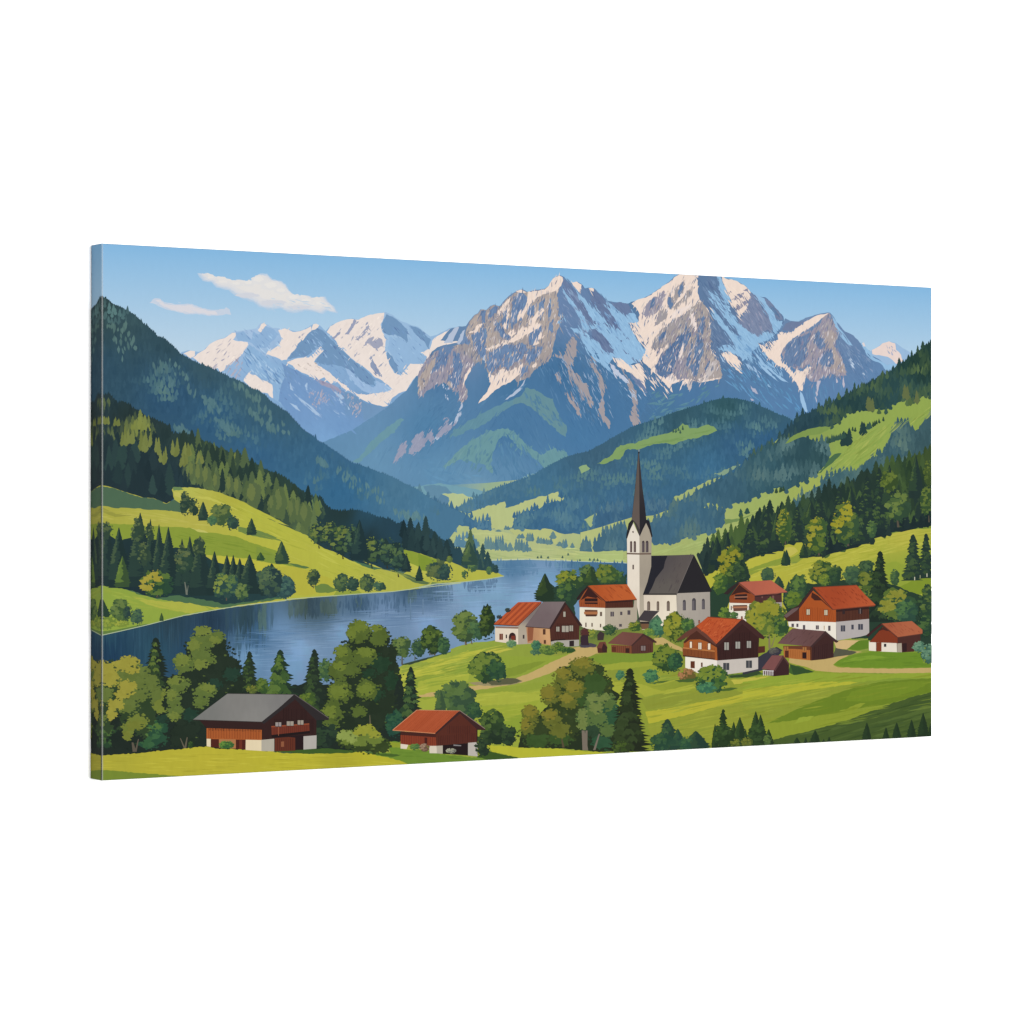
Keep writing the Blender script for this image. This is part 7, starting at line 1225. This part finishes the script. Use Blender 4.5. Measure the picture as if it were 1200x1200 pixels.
rf = PT(h, 'painted_roof', 'big grey roof'); q(rf, 'C 654,766 760,686 856,614 F 100,616 226,620 130,700 38,780 C 1060,780 850,772', BG((240, 842, (118, 118, 114)), (280, 820, (126, 124, 120)), (330, 825, (122, 120, 118)), (300, 840, (132, 130, 126)))); q(rf, 'F 222,618 320,688 426,756 424,768 350,770 228,648 44,792 30,780 130,700', (54, 48, 50)); line(rf, T('F 226,620 424,757'), .8, (98, 90, 90)); line(rf, T('C 656,768 1060,781'), .9, (60, 48, 46)); line(rf, T('C 856,614 F 226,619'), .6, (80, 76, 74))
dec('C', 850, 915, 90, 50, (56, 100, 50), (80, 122, 52), (96, 134, 52), name='painted_shrub'); dec('C', 640, 915, 30, 40, (44, 70, 40), (56, 84, 42), (66, 94, 42), name='painted_shrub')
# round bushes centre left
clumps('painted_shrub', 'F', 'round yellow green bush pair between the two foreground farm buildings', [([(540, 890, 140, 90), (640, 900, 220, 120), (720, 920, 130, 90)], (58, 76, 36))], [([(530, 870, 120, 80), (640, 850, 140, 90), (600, 900, 90, 60), (700, 880, 90, 70)], (104, 122, 48))], [([(520, 860, 90, 60), (560, 880, 60, 50)], (136, 152, 72)), ([(640, 825, 100, 60), (600, 840, 60, 50), (690, 850, 70, 50)], (150, 148, 48))])

# ================================================================== canvas body, wall
def box(name, x0, x1, y0, y1, z0, z1, mat, parent=None):
    v = [(x, y, z) for x in (x0, x1) for y in (y0, y1) for z in (z0, z1)]
    f = [(0, 1, 3, 2), (4, 6, 7, 5), (0, 4, 5, 1), (2, 3, 7, 6), (0, 2, 6, 4), (1, 5, 7, 3)]
    me = bpy.data.meshes.new(name); me.from_pydata(v, [], f); me.update(); me.materials.append(mat)
    o = bpy.data.objects.new(name, me); C.objects.link(o)
    if parent: o.parent = parent
    return o
cloth = plain('raw canvas cloth', (0.72, 0.70, 0.66), 0.9)
wood = plain('pine stretcher wood', (0.55, 0.40, 0.24), 0.7)
wallm = plain('matt white wall', (0.93, 0.93, 0.93), 0.95)
body = box('canvas_body', 0, W, 0, D - .0004, ZB, ZT, cloth, ROOT)
for nm, a in (('stretcher_bar', (0.002, 0.04, D - .0003, D, ZB + .002, ZT - .002)), ('stretcher_bar', (W - .04, W - .002, D - .0003, D, ZB + .002, ZT - .002))): box(nm, *a, wood, ROOT)
# print on the top, bottom and right sides: the picture's own border colours carried round
tb = Part('wrapped_edge', label='thin printed sides of the canvas')
def edge_mesh():
    v = []; f = []; c = []
    n = 40
    for i in range(n):
        x0, x1 = W * i / n, W * (i + 1) / n
        for z, col in ((ZT + .0003, (140, 180, 225)), (ZB - .0003, (110, 130, 50))):
            b = len(v); v += [(x0, 0, z), (x1, 0, z), (x1, D, z), (x0, D, z)]; f.append([b, b + 1, b + 2, b + 3] if z > ZC else [b, b + 3, b + 2, b + 1]); c += [lin(col)] * 4
    cols = [(ZT, (144, 182, 222)), (ZT - .07, (150, 185, 222)), (ZT - .075, (46, 80, 60)), (ZT - .25, (120, 140, 80)), (ZT - .28, (50, 76, 48)), (ZT - .33, (150, 160, 60)), (ZT - .42, (60, 86, 56)), (ZT - .46, (130, 150, 60)), (ZB, (72, 94, 44))]
    for (za, ca), (zb, cb) in zip(cols, cols[1:]):
        b = len(v); v += [(W + .0003, 0, za), (W + .0003, D, za), (W + .0003, D, zb), (W + .0003, 0, zb)]; f.append([b, b + 3, b + 2, b + 1]); c += [lin(ca), lin(cb), lin(cb), lin(ca)]
    tb.v, tb.f, tb.c = v, f, c
edge_mesh()
for p in PARTS:
    p.build()
# pale strip along the left fold: edge highlight painted in, with mild coating wear
cm_ = bpy.data.materials.new('fold highlight and wear'); cm_.use_nodes = True; nt = cm_.node_tree
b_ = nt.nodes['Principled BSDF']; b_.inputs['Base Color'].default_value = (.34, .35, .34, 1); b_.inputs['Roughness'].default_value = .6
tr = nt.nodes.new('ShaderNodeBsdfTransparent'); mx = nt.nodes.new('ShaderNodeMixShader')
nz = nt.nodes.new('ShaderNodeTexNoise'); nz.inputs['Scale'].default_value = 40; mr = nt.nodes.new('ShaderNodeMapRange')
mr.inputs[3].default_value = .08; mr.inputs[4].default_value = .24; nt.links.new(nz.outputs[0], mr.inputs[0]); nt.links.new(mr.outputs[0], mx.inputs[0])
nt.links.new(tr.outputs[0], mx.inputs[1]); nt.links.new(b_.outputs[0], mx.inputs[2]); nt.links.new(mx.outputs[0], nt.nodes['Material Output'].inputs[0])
mxc = max(max(r) for r in coat) * STEP + .0002
print('COATS', max(max(r) for r in coat), 'parts', len(PARTS), 'faces', sum(len(p.f) for p in PARTS))
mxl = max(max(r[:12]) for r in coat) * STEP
box('fold_crease_highlight', -.0003, .0014, -mxl - .0002, -mxl - .00005, ZB, ZT, cm_, ROOT)
# wall the canvas hangs on
me = bpy.data.meshes.new('wall'); Y = D + .0005
me.from_pydata([(-4, Y, -.5), (6, Y, -.5), (6, Y, 4), (-4, Y, 4)], [], [(0, 1, 2, 3)]); me.update(); me.materials.append(wallm)
wo = bpy.data.objects.new('wall', me); C.objects.link(wo); wo['kind'] = 'structure'; wo['label'] = 'plain bright white wall behind the canvas'
